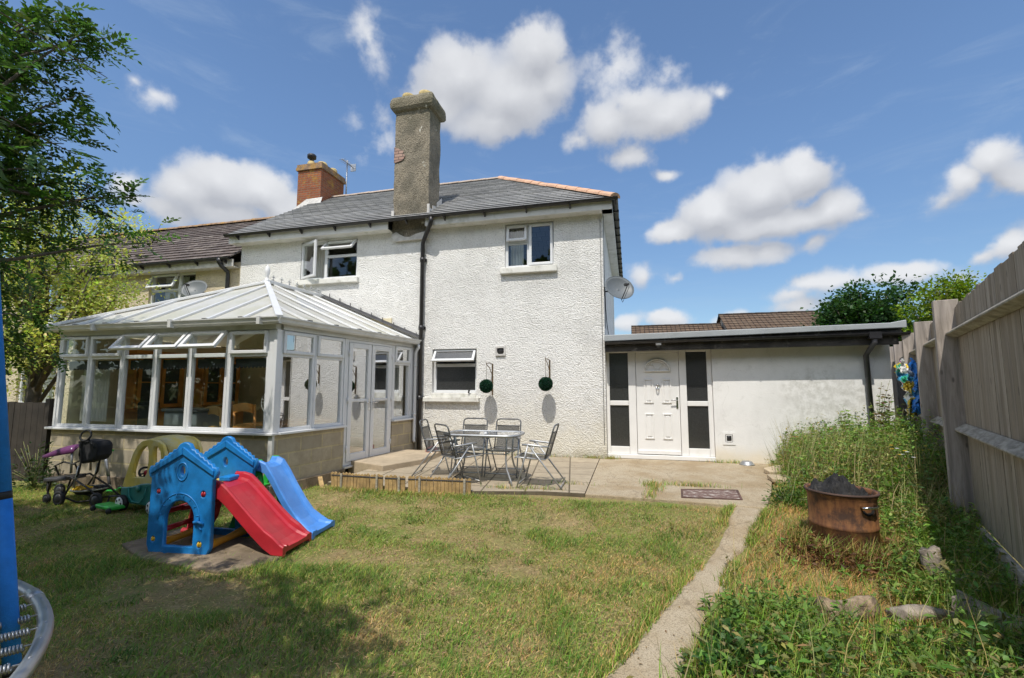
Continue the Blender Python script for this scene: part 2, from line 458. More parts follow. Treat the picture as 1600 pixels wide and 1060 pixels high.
M['brass'] = pm('weathered_bronze', (0.14, 0.085, 0.03), 0.55, 0.3, 20.0, metal=0.6)
M['black_metal'] = pm('black_iron', (0.02, 0.018, 0.016), 0.6, 0.2)
M['interior_wall'] = pm('interior_wall', (0.68, 0.60, 0.42), 0.9, 0.03)
M['interior_grey'] = pm('interior_plaster', (0.50, 0.47, 0.43), 0.9, 0.03)
M['interior_floor'] = pm('interior_floor', (0.26, 0.20, 0.14), 0.6, 0.15, 2.0)
M['pine'] = pm('varnished_pine', (0.66, 0.27, 0.06), 0.35, 0.25, 3.0, 0.1, 15)
M['pine_light'] = pm('light_pine', (0.62, 0.38, 0.14), 0.4, 0.15, 3.0)
M['curtain'] = pm('cream_curtain', (0.62, 0.60, 0.55), 0.9, 0.06, 6.0)
M['net'] = pm('dull_blind', (0.055, 0.055, 0.058), 0.9, 0.1)
M['blue_plastic'] = pm('blue_plastic', (0.011, 0.19, 0.52), 0.40, 0.16, 9.0, 0.2, 45, dirt=(0.04, 0.14, 0.30), ds=7, damt=0.5, dlo=0.55)
M['pale_blue'] = pm('faded_blue_plastic', (0.075, 0.26, 0.68), 0.33, 0.14, 3.0, 0.08, 20, dirt=(0.20, 0.40, 0.72), ds=2.5, damt=0.6)
M['red_plastic'] = pm('red_plastic', (0.45, 0.022, 0.035), 0.28, 0.15, 4.0, 0.06, 20, dirt=(0.50, 0.14, 0.15), ds=4, damt=0.4, dlo=0.54)
M['yellow_plastic'] = pm('yellow_plastic', (0.72, 0.46, 0.03), 0.4, 0.12, 4.0, 0.08, 20, dirt=(0.55, 0.40, 0.10), ds=4, damt=0.4)
M['faded_yellow'] = pm('faded_yellow_plastic', (0.72, 0.55, 0.10), 0.45, 0.12, 4.0, dirt=(0.66, 0.60, 0.42), ds=2.5, damt=0.75, dlo=0.45)
M['amber'] = pm('amber_plastic', (0.60, 0.28, 0.02), 0.4, 0.15, 4.0)
M['teal_plastic'] = pm('teal_plastic', (0.012, 0.20, 0.19), 0.4, 0.15, 4.0)
M['green_plastic'] = pm('green_plastic', (0.03, 0.36, 0.05), 0.4, 0.12, 4.0)
M['rubber'] = pm('black_rubber', (0.016, 0.016, 0.017), 0.7, 0.2)
M['black_cloth'] = pm('black_canvas', (0.016, 0.016, 0.018), 0.85, 0.3, 8.0, 0.3, 30)
M['purple'] = pm('purple_cloth', (0.11, 0.02, 0.10), 0.7, 0.25, 6.0)
M['white_plastic'] = pm('white_plastic', (0.72, 0.72, 0.72), 0.4, 0.05)
M['pink'] = pm('pink_plastic', (0.65, 0.22, 0.24), 0.5, 0.1)
M['foam'] = pm('blue_foam', (0.012, 0.19, 0.62), 0.75, 0.08, 20.0, 0.3, 120)
M['char'] = pm('burnt_ash', (0.012, 0.012, 0.013), 0.85, 0.5, 10.0, 1.0, 30, dirt=(0.06, 0.055, 0.05), ds=12, damt=0.8)
M['log'] = pm('rotten_log', (0.27, 0.20, 0.135), 0.95, 0.45, 14.0, 1.0, 55, dirt=(0.06, 0.043, 0.03), ds=9, damt=0.9, dlo=0.45)
M['pale_log'] = pm('bleached_log', (0.29, 0.245, 0.195), 0.95, 0.4, 14.0, 1.0, 55, dirt=(0.10, 0.08, 0.06), ds=9, damt=0.85, dlo=0.47)
M['bark'] = pm('bark', (0.13, 0.11, 0.085), 0.95, 0.35, 8.0, 1.0, 30)
M['stone'] = pm('pale_stone', (0.46, 0.37, 0.25), 0.95, 0.15, 4.0, 0.8, 25)
M['concrete'] = pm('step_concrete', (0.42, 0.34, 0.24), 0.95, 0.14, 3.0, 0.5, 45, dirt=(0.22, 0.18, 0.13), ds=4, damt=0.55)
M['old_slab'] = pm('dark_old_slab', (0.22, 0.17, 0.115), 0.95, 0.3, 3.0, 0.9, 30, dirt=(0.11, 0.085, 0.05), ds=6, damt=0.85, dlo=0.46)
M['dull_ridge'] = pm('dull_ridge', (0.46, 0.37, 0.30), 0.9, 0.15, 4.0, 0.4, 50, dirt=(0.30, 0.28, 0.25), ds=4, damt=0.6)
M['new_timber'] = pm('yellowed_timber', (0.42, 0.28, 0.12), 0.85, 0.25, 9.0, 0.3, 40, dirt=(0.24, 0.17, 0.09), ds=8, damt=0.6)
M['fabric_mesh'] = None
M['far_wall'] = pm('far_wall', (0.42, 0.34, 0.27), 0.9, 0.1)
M['dark_fence'] = pm('dark_stained_fence', (0.035, 0.028, 0.022), 0.85, 0.3, 4.0, 0.3, 20)


def timber(name, col, stretch=(8.0, 8.0, 0.6), dark=0.5, boards=None):
    """weathered wood; boards=(direction, width, offset) gives every board its own tone"""
    m, g, out = newmat(name)
    oc = g.n('TexCoord').outputs['Object']
    sh = (0.0, 0.0, 0.0)
    tone = None
    src = oc
    if boards is not None:
        along = g.m('DIVIDE', g.m('ADD', g.v('DOT_PRODUCT', oc, boards[0]), boards[2]), boards[1])
        wn = g.n('TexWhiteNoise', {'W': g.m('FLOOR', along)}, noise_dimensions='1D')
        tone = wn.outputs[0]
        src = g.v('ADD', oc, g.v('MULTIPLY', wn.outputs[1], (7.0, 7.0, 7.0)))
    gr = g.noise(g.v('MULTIPLY', src, stretch), 2.2, 8, 0.65, 0.6)
    stn = g.noise(g.v('MULTIPLY', src, (3.0, 3.0, 0.8)), 1.3, 7, 0.7)
    cc = g.mix(g.ramp(gr, 0.3, 0.72), tuple(x * dark for x in col), col)
    if tone is not None:
        cc = g.mix(g.m('MULTIPLY', tone, 0.75), cc, tuple(x * y for x, y in zip(col, (0.50, 0.47, 0.42))))
        sz = g.n('SeparateXYZ', [oc]).outputs[2]
        alg = g.m('MULTIPLY', g.ramp(g.m('ADD', sz, g.m('MULTIPLY', stn, 1.2)), 1.35, 0.55), 0.45)
        cc = g.mix(alg, cc, (0.20, 0.21, 0.12))
    cc = g.mix(g.m('MULTIPLY', g.ramp(stn, 0.52, 0.70), 0.65), cc, tuple(x * y for x, y in zip(col, (0.40, 0.38, 0.35))))
    kn = g.n('TexVoronoi', {'Vector': g.v('MULTIPLY', src, (9.0, 9.0, 3.2)), 'Scale': 1.0, 'Randomness': 1.0}).outputs[0]
    cc = g.mix(g.m('MULTIPLY', g.ramp(kn, 0.14, 0.07), 0.75), cc, tuple(x * 0.25 for x in col))
    b = g.n('BsdfPrincipled', {'Base Color': cc, 'Roughness': 0.9, 'Specular IOR Level': 0.2})
    bp = g.n('Bump', {'Height': gr, 'Strength': 0.6, 'Distance': 0.006})
    g.nt.links.new(bp.outputs[0], b.inputs['Normal'])
    g.nt.links.new(b.outputs[0], out.inputs[0])
    return m


M['fence_board'] = timber('grey_fence_board', (0.50, 0.425, 0.335), boards=((0.368, 0.930, 0.0), 0.1043, 3.59))
M['fence_rail'] = timber('grey_fence_rail', (0.50, 0.45, 0.36), (3.0, 3.0, 14.0))
M['fence_post'] = timber('brown_grey_post', (0.47, 0.41, 0.36))


def glass(name, tint=(0.9, 0.95, 0.93), frost=0.0, refl=1.0, obscure=None, base=0.0):
    """thin window pane: see-through with a fresnel reflection (or obscured, dark and pebbled)"""
    m, g, out = newmat(name)
    if obscure is None:
        tr = g.n('BsdfTransparent', {0: tint + (1,)})
    else:
        oc = g.n('TexCoord').outputs['Object']
        vo = g.n('TexVoronoi', {'Vector': oc, 'Scale': 70.0}).outputs[0]
        cc = g.mix(g.ramp(vo, 0.05, 0.5), tuple(x * 1.8 for x in obscure), tuple(x * 0.7 for x in obscure))
        tr = g.n('BsdfPrincipled', {'Base Color': cc, 'Roughness': 0.35})
        bp = g.n('Bump', {'Height': vo, 'Strength': 0.6, 'Distance': 0.006})
        g.nt.links.new(bp.outputs[0], tr.inputs['Normal'])
    gl = g.n('BsdfGlossy', {'Color': (0.95, 0.97, 1.0, 1), 'Roughness': 0.004 + frost})
    bf = g.n('NewGeometry').outputs['Backfacing']
    fr = g.n('Fresnel', {'IOR': g.m('ADD', 1.52, g.m('MULTIPLY', bf, 1.0 / 1.52 - 1.52))})
    fac = g.m('MULTIPLY_ADD', fr.outputs[0], 1.75 * refl, base, clamp=True)
    mx = g.n('MixShader', {0: fac, 1: tr.outputs[0], 2: gl.outputs[0]})
    g.nt.links.new(mx.outputs[0], out.inputs[0])
    return m


M['glass'] = glass('window_glass')
M['coated_glass'] = glass('coated_window_glass', base=0.47)
M['obscure'] = glass('obscured_glass', obscure=(0.035, 0.036, 0.036), frost=0.12, refl=0.6)
M['table_glass'] = glass('smoked_table_glass', (0.38, 0.41, 0.42))


def polycarb():
    m, g, out = newmat('polycarbonate_sheet')
    oc = g.n('TexCoord').outputs['Object']
    nz = g.noise(oc, 1.6, 6, 0.6)
    cc = g.mix(g.ramp(nz, 0.35, 0.7), (0.74, 0.72, 0.65), (0.64, 0.62, 0.47))
    df = g.n('BsdfDiffuse', {0: cc})
    tl = g.n('BsdfTranslucent', {0: cc})
    mx = g.n('MixShader', {0: 0.36, 1: df.outputs[0], 2: tl.outputs[0]})
    gl = g.n('BsdfGlossy', {0: (1, 1, 1, 1), 1: 0.4})
    fr = g.n('Fresnel', {'IOR': 1.25})
    m2 = g.n('MixShader', {0: fr.outputs[0], 1: mx.outputs[0], 2: gl.outputs[0]})
    g.nt.links.new(m2.outputs[0], out.inputs[0])
    return m


M['polycarb'] = polycarb()


def leafmat(name, trans=0.35, rough=0.5, tintt=(1.25, 1.35, 0.6)):
    m, g, out = newmat(name)
    at = g.n('VertexColor', layer_name='col').outputs[0]
    b = g.n('BsdfPrincipled', {'Base Color': at, 'Roughness': rough, 'Specular IOR Level': 0.3})
    tl = g.n('BsdfTranslucent', {0: g.mix(1.0, at, tintt, 'MULTIPLY')})
    mx = g.n('MixShader', {0: trans, 1: b.outputs[0], 2: tl.outputs[0]})
    g.nt.links.new(mx.outputs[0], out.inputs[0])
    return m


M['leaf'] = leafmat('leaf')
M['grass'] = leafmat('grass_blade', 0.25, 0.6, (1.1, 1.15, 0.7))


def mesh_fabric():
    m, g, out = newmat('black_mesh_fabric')
    tr = g.n('BsdfTransparent')
    b = g.n('BsdfPrincipled', {'Base Color': (0.022, 0.024, 0.026, 1), 'Roughness': 0.6})
    mx = g.n('MixShader', {0: 0.80, 1: tr.outputs[0], 2: b.outputs[0]})
    g.nt.links.new(mx.outputs[0], out.inputs[0])
    return m


M['fabric_mesh'] = mesh_fabric()


def pebbledash():
    m, g, out = newmat('brown_pebbledash')
    oc = g.n('TexCoord').outputs['Object']
    n_ = g.noise(oc, 1.6, 6, 0.6)
    vo = g.n('TexVoronoi', {'Vector': oc, 'Scale': 42.0})
    cc = g.mix(g.ramp(n_, 0.35, 0.68), (0.33, 0.285, 0.215), (0.175, 0.16, 0.125))
    cc = g.mix(g.m('MULTIPLY', g.ramp(g.noise(oc, 30, 3), 0.55, 0.4), 0.5), cc, (0.10, 0.085, 0.065))
    sz = g.n('SeparateXYZ', [oc]).outputs[2]
    hi = g.ramp(g.m('ADD', sz, g.m('MULTIPLY', n_, 1.2)), 7.9, 8.9)
    cc = g.mix(g.m('MULTIPLY', hi, 0.45), cc, (0.13, 0.125, 0.07))
    wv = g.n('TexVoronoi', {'Vector': g.v('ADD', oc, g.v('MULTIPLY', g.n('TexNoise', {'Vector': oc, 'Scale': 9.0}).outputs[1], (0.12, 0.12, 0.12))), 'Scale': 5.0}).outputs[0]
    cc = g.mix(g.m('MULTIPLY', g.ramp(wv, 0.17, 0.10), g.ramp(g.noise(oc, 2.4, 3), 0.5, 0.62)), cc, (0.62, 0.60, 0.52))
    b = g.n('BsdfPrincipled', {'Base Color': cc, 'Roughness': 0.95, 'Specular IOR Level': 0.2})
    bp = g.n('Bump', {'Height': vo.outputs[0], 'Strength': 0.9, 'Distance': 0.015})
    g.nt.links.new(bp.outputs[0], b.inputs['Normal'])
    g.nt.links.new(b.outputs[0], out.inputs[0])
    return m


M['pebbledash'] = pebbledash()


def rust():
    m, g, out = newmat('rusty_steel')
    oc = g.n('TexCoord').outputs['Object']
    st = g.noise(g.v('MULTIPLY', oc, (6, 6, 1.2)), 1.5, 7, 0.7)
    n_ = g.noise(oc, 5, 7, 0.7)
    cc = g.mix(g.ramp(st, 0.35, 0.65), (0.11, 0.045, 0.025), (0.30, 0.135, 0.05))
    cc = g.mix(g.m('MULTIPLY', g.ramp(n_, 0.46, 0.62), 0.85), cc, (0.05, 0.03, 0.024))
    b = g.n('BsdfPrincipled', {'Base Color': cc, 'Roughness': 0.75, 'Metallic': 0.15})
    bp = g.n('Bump', {'Height': n_, 'Strength': 0.5, 'Distance': 0.008})
    g.nt.links.new(bp.outputs[0], b.inputs['Normal'])
    g.nt.links.new(b.outputs[0], out.inputs[0])
    return m


M['rust'] = rust()


def ground_mat(name, cols, sc=1.2):
    """soil and thatch under the grass: three tones in patches"""
    m, g, out = newmat(name)
    oc = g.n('TexCoord').outputs['Object']
    a = g.noise(oc, sc, 7, 0.68); b_ = g.noise(g.v('ADD', oc, (5, 9, 2)), sc * 4, 6, 0.7); f_ = g.noise(oc, 60, 4, 0.7)
    cc = g.mix(g.ramp(a, 0.40, 0.62), cols[0], cols[1])
    cc = g.mix(g.m('MULTIPLY', g.ramp(b_, 0.48, 0.66), 0.8), cc, cols[2])
    cc = g.mix(g.m('MULTIPLY', g.ramp(f_, 0.55, 0.35), 0.6), cc, tuple(x * 0.45 for x in cols[0]))
    b = g.n('BsdfPrincipled', {'Base Color': cc, 'Roughness': 1.0, 'Specular IOR Level': 0.1})
    bp = g.n('Bump', {'Height': g.m('ADD', f_, g.m('MULTIPLY', b_, 0.6)), 'Strength': 0.9, 'Distance': 0.02})
    g.nt.links.new(bp.outputs[0], b.inputs['Normal'])
    g.nt.links.new(b.outputs[0], out.inputs[0])
    return m


M['soil'] = ground_mat('lawn_soil', ((0.33, 0.26, 0.12), (0.22, 0.25, 0.07), (0.40, 0.30, 0.16)))
M['far_ground'] = ground_mat('field', ((0.10, 0.13, 0.04), (0.15, 0.15, 0.06), (0.12, 0.12, 0.05)), 0.2)
M['bed_soil'] = ground_mat('bed_soil', ((0.20, 0.15, 0.08), (0.13, 0.12, 0.045), (0.26, 0.20, 0.10)), 2.0)


def path_mat():
    m, g, out = newmat('worn_concrete')
    oc = g.n('TexCoord').outputs['Object']
    a = g.noise(oc, 1.3, 7, 0.65); b_ = g.noise(oc, 9, 7, 0.7); f_ = g.noise(oc, 90, 3, 0.7)
    cc = g.mix(g.ramp(a, 0.38, 0.66), (0.47, 0.395, 0.285), (0.36, 0.275, 0.17))
    cc = g.mix(g.m('MULTIPLY', g.ramp(b_, 0.52, 0.70), 0.55), cc, (0.26, 0.205, 0.125))
    cc = g.mix(g.m('MULTIPLY', g.ramp(f_, 0.54, 0.36), 0.7), cc, (0.17, 0.135, 0.09))
    cr = g.n('TexVoronoi', {'Vector': g.v('ADD', oc, g.v('MULTIPLY', g.n('TexNoise', {'Vector': oc, 'Scale': 4.0, 'Detail': 4.0}).outputs[1], (0.35, 0.35, 0.0))), 'Scale': 0.75}, feature='DISTANCE_TO_EDGE').outputs[0]
    cc = g.mix(g.m('MULTIPLY', g.ramp(cr, 0.009, 0.002), 0.35), cc, (0.14, 0.11, 0.07))
    b = g.n('BsdfPrincipled', {'Base Color': cc, 'Roughness': 0.95, 'Specular IOR Level': 0.2})
    bp = g.n('Bump', {'Height': g.m('ADD', f_, g.m('MULTIPLY', b_, 1.2)), 'Strength': 0.6, 'Distance': 0.008})
    g.nt.links.new(bp.outputs[0], b.inputs['Normal'])
    g.nt.links.new(b.outputs[0], out.inputs[0])
    return m


M['path'] = path_mat()


# ================================================================ GROUND
def S_(t):
    t = np.clip(t, 0, 1)
    return t * t * (3 - 2 * t)


def gz(x, y):
    return -0.16 * np.maximum(S_((-3.45 - np.asarray(y, float)) / 1.3), S_((-4.4 - np.asarray(x, float)) / 0.6))


def vnoise(x, y, seed=0):
    """smooth value noise, 0..1"""
    x = np.asarray(x, float); y = np.asarray(y, float)
    xi = np.floor(x).astype(int); yi = np.floor(y).astype(int)
    fx = x - xi; fy = y - yi
    fx = fx * fx * (3 - 2 * fx); fy = fy * fy * (3 - 2 * fy)

    def h(a, b):
        k = (a * 374761393 + b * 668265263 + seed * 1442695041) & 0x7fffffff
        k = ((k ^ (k >> 13)) * 1274126177) & 0x7fffffff
        return ((k ^ (k >> 16)) & 0xffff) / 65535.0
    return (h(xi, yi) * (1 - fx) + h(xi + 1, yi) * fx) * (1 - fy) + (h(xi, yi + 1) * (1 - fx) + h(xi + 1, yi + 1) * fx) * fy


def fbm(x, y, sc, seed=0, o=4):
    t = 0; a = 0.5; n = 0
    for k in range(o):
        t = t + a * vnoise(x * sc * 2 ** k + 17 * k, y * sc * 2 ** k + 31 * k, seed + k); n += a; a *= 0.55
    return t / n


def grid(name, x0, x1, y0, y1, nx, ny, zf, mat, smooth=True):
    xs = np.linspace(x0, x1, nx); ys = np.linspace(y0, y1, ny)
    X, Y = np.meshgrid(xs, ys)
    V = np.stack([X, Y, zf(X, Y)], -1).reshape(-1, 3)
    i = np.arange(nx * ny).reshape(ny, nx)
    F = np.stack([i[:-1, :-1], i[:-1, 1:], i[1:, 1:], i[1:, :-1]], -1).reshape(-1, 4)
    return npmesh(name, V, F, mat, smooth=smooth)


mb = MB()
mb.quad((-900, -900, -0.30), (900, -900, -0.30), (900, 900, -0.30), (-900, 900, -0.30))
tag(mb.build('ground', M['far_ground']), kind='structure')
lawn = grid('lawn', -15, 8, -13, 4, 260, 200, lambda X, Y: gz(X, Y) - 0.012 + 0.022 * (fbm(X, Y, 1.1, 3) - 0.5), M['soil'])
tag(lawn, kind='structure')

PL = [(1.20, -3.20), (1.17, -3.30), (0.92, -4.03), (0.62, -4.77), (0.46, -5.17), (0.16, -5.88), (0.02, -6.26), (-0.16, -6.68), (-0.42, -7.3), (-0.85, -8.3), (-1.3, -9.4)]
PR = [(1.62, -3.20), (1.45, -3.50), (1.10, -4.27), (0.82, -4.87), (0.66, -5.38), (0.55, -5.78), (0.42, -6.15), (0.28, -6.57), (0.06, -7.3), (-0.28, -8.3), (-0.7, -9.4)]


def path_x(y, side):
    a = sorted([(q[1], q[0]) for q in side])
    return np.interp(y, [q[0] for q in a], [q[1] for q in a])


ys = np.linspace(-9.4, -3.2, 120)
nx = 14
xl = path_x(ys, PL) + 0.09 * (fbm(ys, ys * 0, 2.8, 5) - 0.5) * 2
xr = path_x(ys, PR) + 0.10 * (fbm(ys, ys * 0, 2.6, 9) - 0.5) * 2
T_ = np.linspace(0, 1, nx)
X = xl[:, None] * (1 - T_) + xr[:, None] * T_
Y = np.repeat(ys[:, None], nx, 1)
edge = np.minimum(T_, 1 - T_)
Z = gz(X, Y) + 0.016 + 0.012 * (fbm(X, Y, 3, 8) - 0.5) - 0.05 * (edge < 0.01)
i = np.arange(120 * nx).reshape(120, nx)
F_ = np.stack([i[:-1, :-1], i[:-1, 1:], i[1:, 1:], i[1:, :-1]], -1).reshape(-1, 4)
tag(npmesh('path', np.stack([X, Y, Z], -1), F_, M['path'], smooth=True), kind='structure')

# patio of slabs and the poured apron in front of the side door
mb = MB()
PAT = [(-4.40, 0.0), (-4.40, -3.33), (-2.11, -3.36), (-1.16, -3.14), (-0.62, -3.13), (-0.62, 0.0)]
top = [(x, y, 0.035) for x, y in PAT]
mb.add(top, [tuple(range(len(top)))], uvs=[(x + 0.35 * 0 + 0.12 * y, y) for x, y in PAT])
for k in range(len(PAT)):
    a, b = PAT[k], PAT[(k + 1) % len(PAT)]
    mb.add([(a[0], a[1], -0.25), (b[0], b[1], -0.25), (b[0], b[1], 0.035), (a[0], a[1], 0.035)], [(0, 1, 2, 3)], uvs=[(0, 0)] * 4)
tag(mb.build('patio', M['slab']), kind='structure')
mb = MB()
AP = [(-0.615, 0.12), (-0.615, -3.13), (0.48, -3.19), (1.20, -3.27), (1.52, -3.32), (1.85, -2.3), (2.2, -1.0), (2.6, 0.12)]
mb.prism([(x, y, -0.25) for x, y in AP], (0, 0, 0.28))
tag(mb.build('concrete_apron', M['path'], bevel=0.012), kind='structure')
mb = MB()
mb.prism([(-4.95, -1.98, -0.2), (-4.05, -2.35, -0.2), (-3.72, -1.55, -0.2), (-3.80, -0.42, -0.2), (-4.70, -0.42, -0.2)], (0, 0, 0.33))
tag(mb.build('step', M['concrete'], bevel=0.015), kind='structure')
# old slabs under the climbing toy
mb = MB()
for q in ([(-5.08, -5.72), (-4.47, -5.98), (-4.20, -5.25), (-4.95, -5.02)], [(-4.44, -5.99), (-3.50, -6.06), (-3.20, -5.72), (-3.40, -5.22), (-4.17, -5.25)]):
    mb.prism([(x, y, -0.24) for x, y in q], (0, 0, 0.095))
tag(mb.build('paving', M['old_slab'], bevel=0.012), kind='structure')


# ================================================================ building helpers
def wall_holes(mb, o, u, n, U0, U1, Z0, Z1, holes, depth, uvs=False):
    o, u, n = Vector(o), Vector(u), Vector(n)
    w = Vector((0, 0, 1))
    us = sorted(set([U0, U1] + [h[0] for h in holes] + [h[1] for h in holes]))
    zs = sorted(set([Z0, Z1] + [h[2] for h in holes] + [h[3] for h in holes]))
    P = lambda a, z, dn=0.0: o + u * a + w * z + n * dn
    flip = u.cross(w).dot(n) < 0
    def q(*p):
        mb.quad(*(p[::-1] if flip else p))
    for i in range(len(us) - 1):
        for j in range(len(zs) - 1):
            cu, cz = (us[i] + us[i + 1]) / 2, (zs[j] + zs[j + 1]) / 2
            if any(h[0] < cu < h[1] and h[2] < cz < h[3] for h in holes): continue
            q(P(us[i], zs[j]), P(us[i + 1], zs[j]), P(us[i + 1], zs[j + 1]), P(us[i], zs[j + 1]))
    for a, b, c, d_ in [h[:4] for h in holes]:
        e = -depth
        q(P(a, c), P(a, c, e), P(b, c, e), P(b, c)); q(P(a, d_), P(b, d_), P(b, d_, e), P(a, d_, e))
        q(P(a, c), P(a, d_), P(a, d_, e), P(a, c, e)); q(P(b, c), P(b, c, e), P(b, d_, e), P(b, d_))


def frame(mb, o, u, w, n, u0, u1, z0, z1, fw, d0, d1, bot=None):
    b = fw if bot is None else bot
    mb.obox(o, u, n, w, u0, u0 + fw, d0, d1, z0, z1)
    mb.obox(o, u, n, w, u1 - fw, u1, d0, d1, z0, z1)
    mb.obox(o, u, n, w, u0 + fw, u1 - fw, d0, d1, z1 - fw, z1)
    mb.obox(o, u, n, w, u0 + fw, u1 - fw, d0, d1, z0, z0 + b)


def pane(parent, o, u, w, n, u0, u1, z0, z1, d_, mat='glass', name='pane'):
    o, u, w, n = Vector(o), Vector(u), Vector(w), Vector(n)
    mb = MB()
    pts = [o + u * a + w * z + n * d_ for a, z in ((u0, z0), (u1, z0), (u1, z1), (u0, z1))]
    if u.cross(w).dot(n) < 0: pts = pts[::-1]
    mb.quad(*pts)
    return mb.build(name, M[mat], parent)


def sash(parent, o, u, w, n, u0, u1, z0, z1, d_, hinge=None, ang=0.0, fw=0.055, th=0.05, mat='glass', name='sash'):
    """an opening light: hinge 'top' or 'left', swung outwards by ang degrees"""
    o, u, w, n = Vector(o), Vector(u), Vector(w), Vector(n)
    t = R(ang)
    if hinge == 'top':
        o2 = o + w * z1 + n * d_; w2 = w * math.cos(t) - n * math.sin(t); n2 = n * math.cos(t) + w * math.sin(t); u2 = u
        a0, a1, b0, b1 = u0, u1, z0 - z1, 0.0
    elif hinge == 'left':
        o2 = o + u * u0 + n * d_; u2 = u * math.cos(t) + n * math.sin(t); n2 = n * math.cos(t) - u * math.sin(t); w2 = w
        a0, a1, b0, b1 = 0.0, u1 - u0, z0, z1
    else:
        o2, u2, w2, n2 = o + n * d_, u, w, n
        a0, a1, b0, b1 = u0, u1, z0, z1
    mb = MB()
    frame(mb, o2, u2, w2, n2, a0, a1, b0, b1, fw, 0.0, th)
    ob = mb.build(name, M['upvc'], parent, bevel=0.008)
    pane(parent, o2, u2, w2, n2, a0 + fw, a1 - fw, b0 + fw, b1 - fw, th * 0.45, mat)
    return ob


def slope(mb, P0, P1, Q0, Q1, nc, t=0.024, over=0.0):
    """courses of overlapping slates on the slope from eave P0-P1 to top Q0-Q1, uv in metres"""
    P0, P1, Q0, Q1 = map(Vector, (P0, P1, Q0, Q1))
    u = (P1 - P0).normalized()
    mid = (Q0 + Q1) * 0.5 - (P0 + P1) * 0.5
    vdir = mid - u * mid.dot(u); L = vdir.length; vdir.normalize()
    nrm = u.cross(vdir)
    if nrm.z < 0: nrm = -nrm
    rs = random.Random(3)
    for k in range(nc):
        s0, s1 = k / nc, (k + 1) / nc
        a0, a1 = P0.lerp(Q0, s0), P1.lerp(Q1, s0)
        b0, b1 = P0.lerp(Q0, s1), P1.lerp(Q1, s1)
        tt = t * (0.85 + 0.3 * rs.random())
        A0, A1 = a0 + nrm * tt, a1 + nrm * tt
        uv = lambda p: ((p - P0).dot(u), (p - P0).dot(vdir) * 1.0)
        V = [A0, A1, b1 + nrm * 0.002, b0 + nrm * 0.002, a0 - nrm * 0.01, a1 - nrm * 0.01]
        mb.add(V, [(0, 1, 2, 3), (4, 5, 1, 0), (1, 5, 2), (0, 3, 4)] if u.cross(vdir).z > 0 else [(3, 2, 1, 0), (0, 1, 5, 4), (2, 5, 1), (4, 3, 0)], uvs=[uv(v) for v in V])


def ridge_tiles(mb, a, b, r, step=0.33, seg=7, lift=0.0):
    a, b = Vector(a), Vector(b)
    n = max(1, int((b - a).length / step)); d_ = (b - a) / n
    side = d_.normalized().cross(Vector((0, 0, 1))).normalized(); up = side.cross(d_.normalized())
    rs = random.Random(5)
    for k in range(n):
        p = a + d_ * k; q = a + d_ * (k + 1.04)
        j0 = (rs.random() - 0.5) * 0.012
        V = []
        for c, rr in ((p, r * 1.06), (q, r * 0.97)):
            for i in range(seg + 1):
                an = math.pi * i / seg
                V.append(c + side * math.cos(an) * rr + up * (math.sin(an) * rr * 0.75 - r * 0.35 + j0 + lift))
        F = [(i, i + 1, seg + 2 + i, seg + 1 + i) for i in range(seg)]
        F += [tuple(range(seg + 1))[::-1], tuple(range(seg + 1, 2 * seg + 2))]
        mb.add(V, F)


def gutter(mb, a, b, r=0.056, seg=8):
    """half-round gutter from a to b"""
    a, b = Vector(a), Vector(b); d_ = (b - a).normalized()
    side = d_.cross(Vector((0, 0, 1))).normalized(); up = Vector((0, 0, 1))
    V = []
    for c in (a, b):
        for rr in (r, r - 0.006):
            for i in range(seg + 1):
                an = math.pi + math.pi * i / seg
                V.append(c + side * math.cos(an) * rr + up * math.sin(an) * rr)
    m_ = seg + 1
    F = []
    for i in range(seg):
        F.append((i, i + 1, 2 * m_ + i + 1, 2 * m_ + i)); F.append((m_ + i, 3 * m_ + i, 3 * m_ + i + 1, m_ + i + 1))
        F.append((i, m_ + i, m_ + i + 1, i + 1)); F.append((2 * m_ + i, 2 * m_ + i + 1, 3 * m_ + i + 1, 3 * m_ + i))
    F.append((0, 2 * m_, 3 * m_, m_)); F.append((seg, m_ + seg, 3 * m_ + seg, 2 * m_ + seg))
    mb.add(V, F)


XA, YA, ZA = (1, 0, 0), (0, 1, 0), (0, 0, 1)
NF = (0, -1, 0)                       # outward normal of the garden front

# ================================================================ WHITE HOUSE
house = thing('house', 'white roughcast house with slate hipped roof and tall brown pebbledash chimney', 'house', (-5.0, 0.0, 0.0))
WL, WR, WD = -9.55, -0.47, 6.8
holes = [(-7.76, -6.20, 4.02, 4.97), (-2.57, -1.49, 4.00, 4.98), (-4.23, -3.20, 1.31, 2.27), (-6.35, -5.25, 0.10, 2.15)]
mb = MB()
wall_holes(mb, (0, 0, 0), XA, NF, WL, WR, -0.25, 5.10, holes, 0.22)
mb.quad((WR, 0, -0.25), (WR, WD, -0.25), (WR, WD, 5.10), (WR, 0, 5.10))
mb.quad((WR, WD, -0.25), (WL, WD, -0.25), (WL, WD, 5.10), (WR, WD, 5.10))
mb.quad((WL, WD, -0.25), (WL, 0, -0.25), (WL, 0, 5.10), (WL, 3.4, 7.55), (WL, WD, 5.10))
mb.build('wall', M['roughcast'], house)

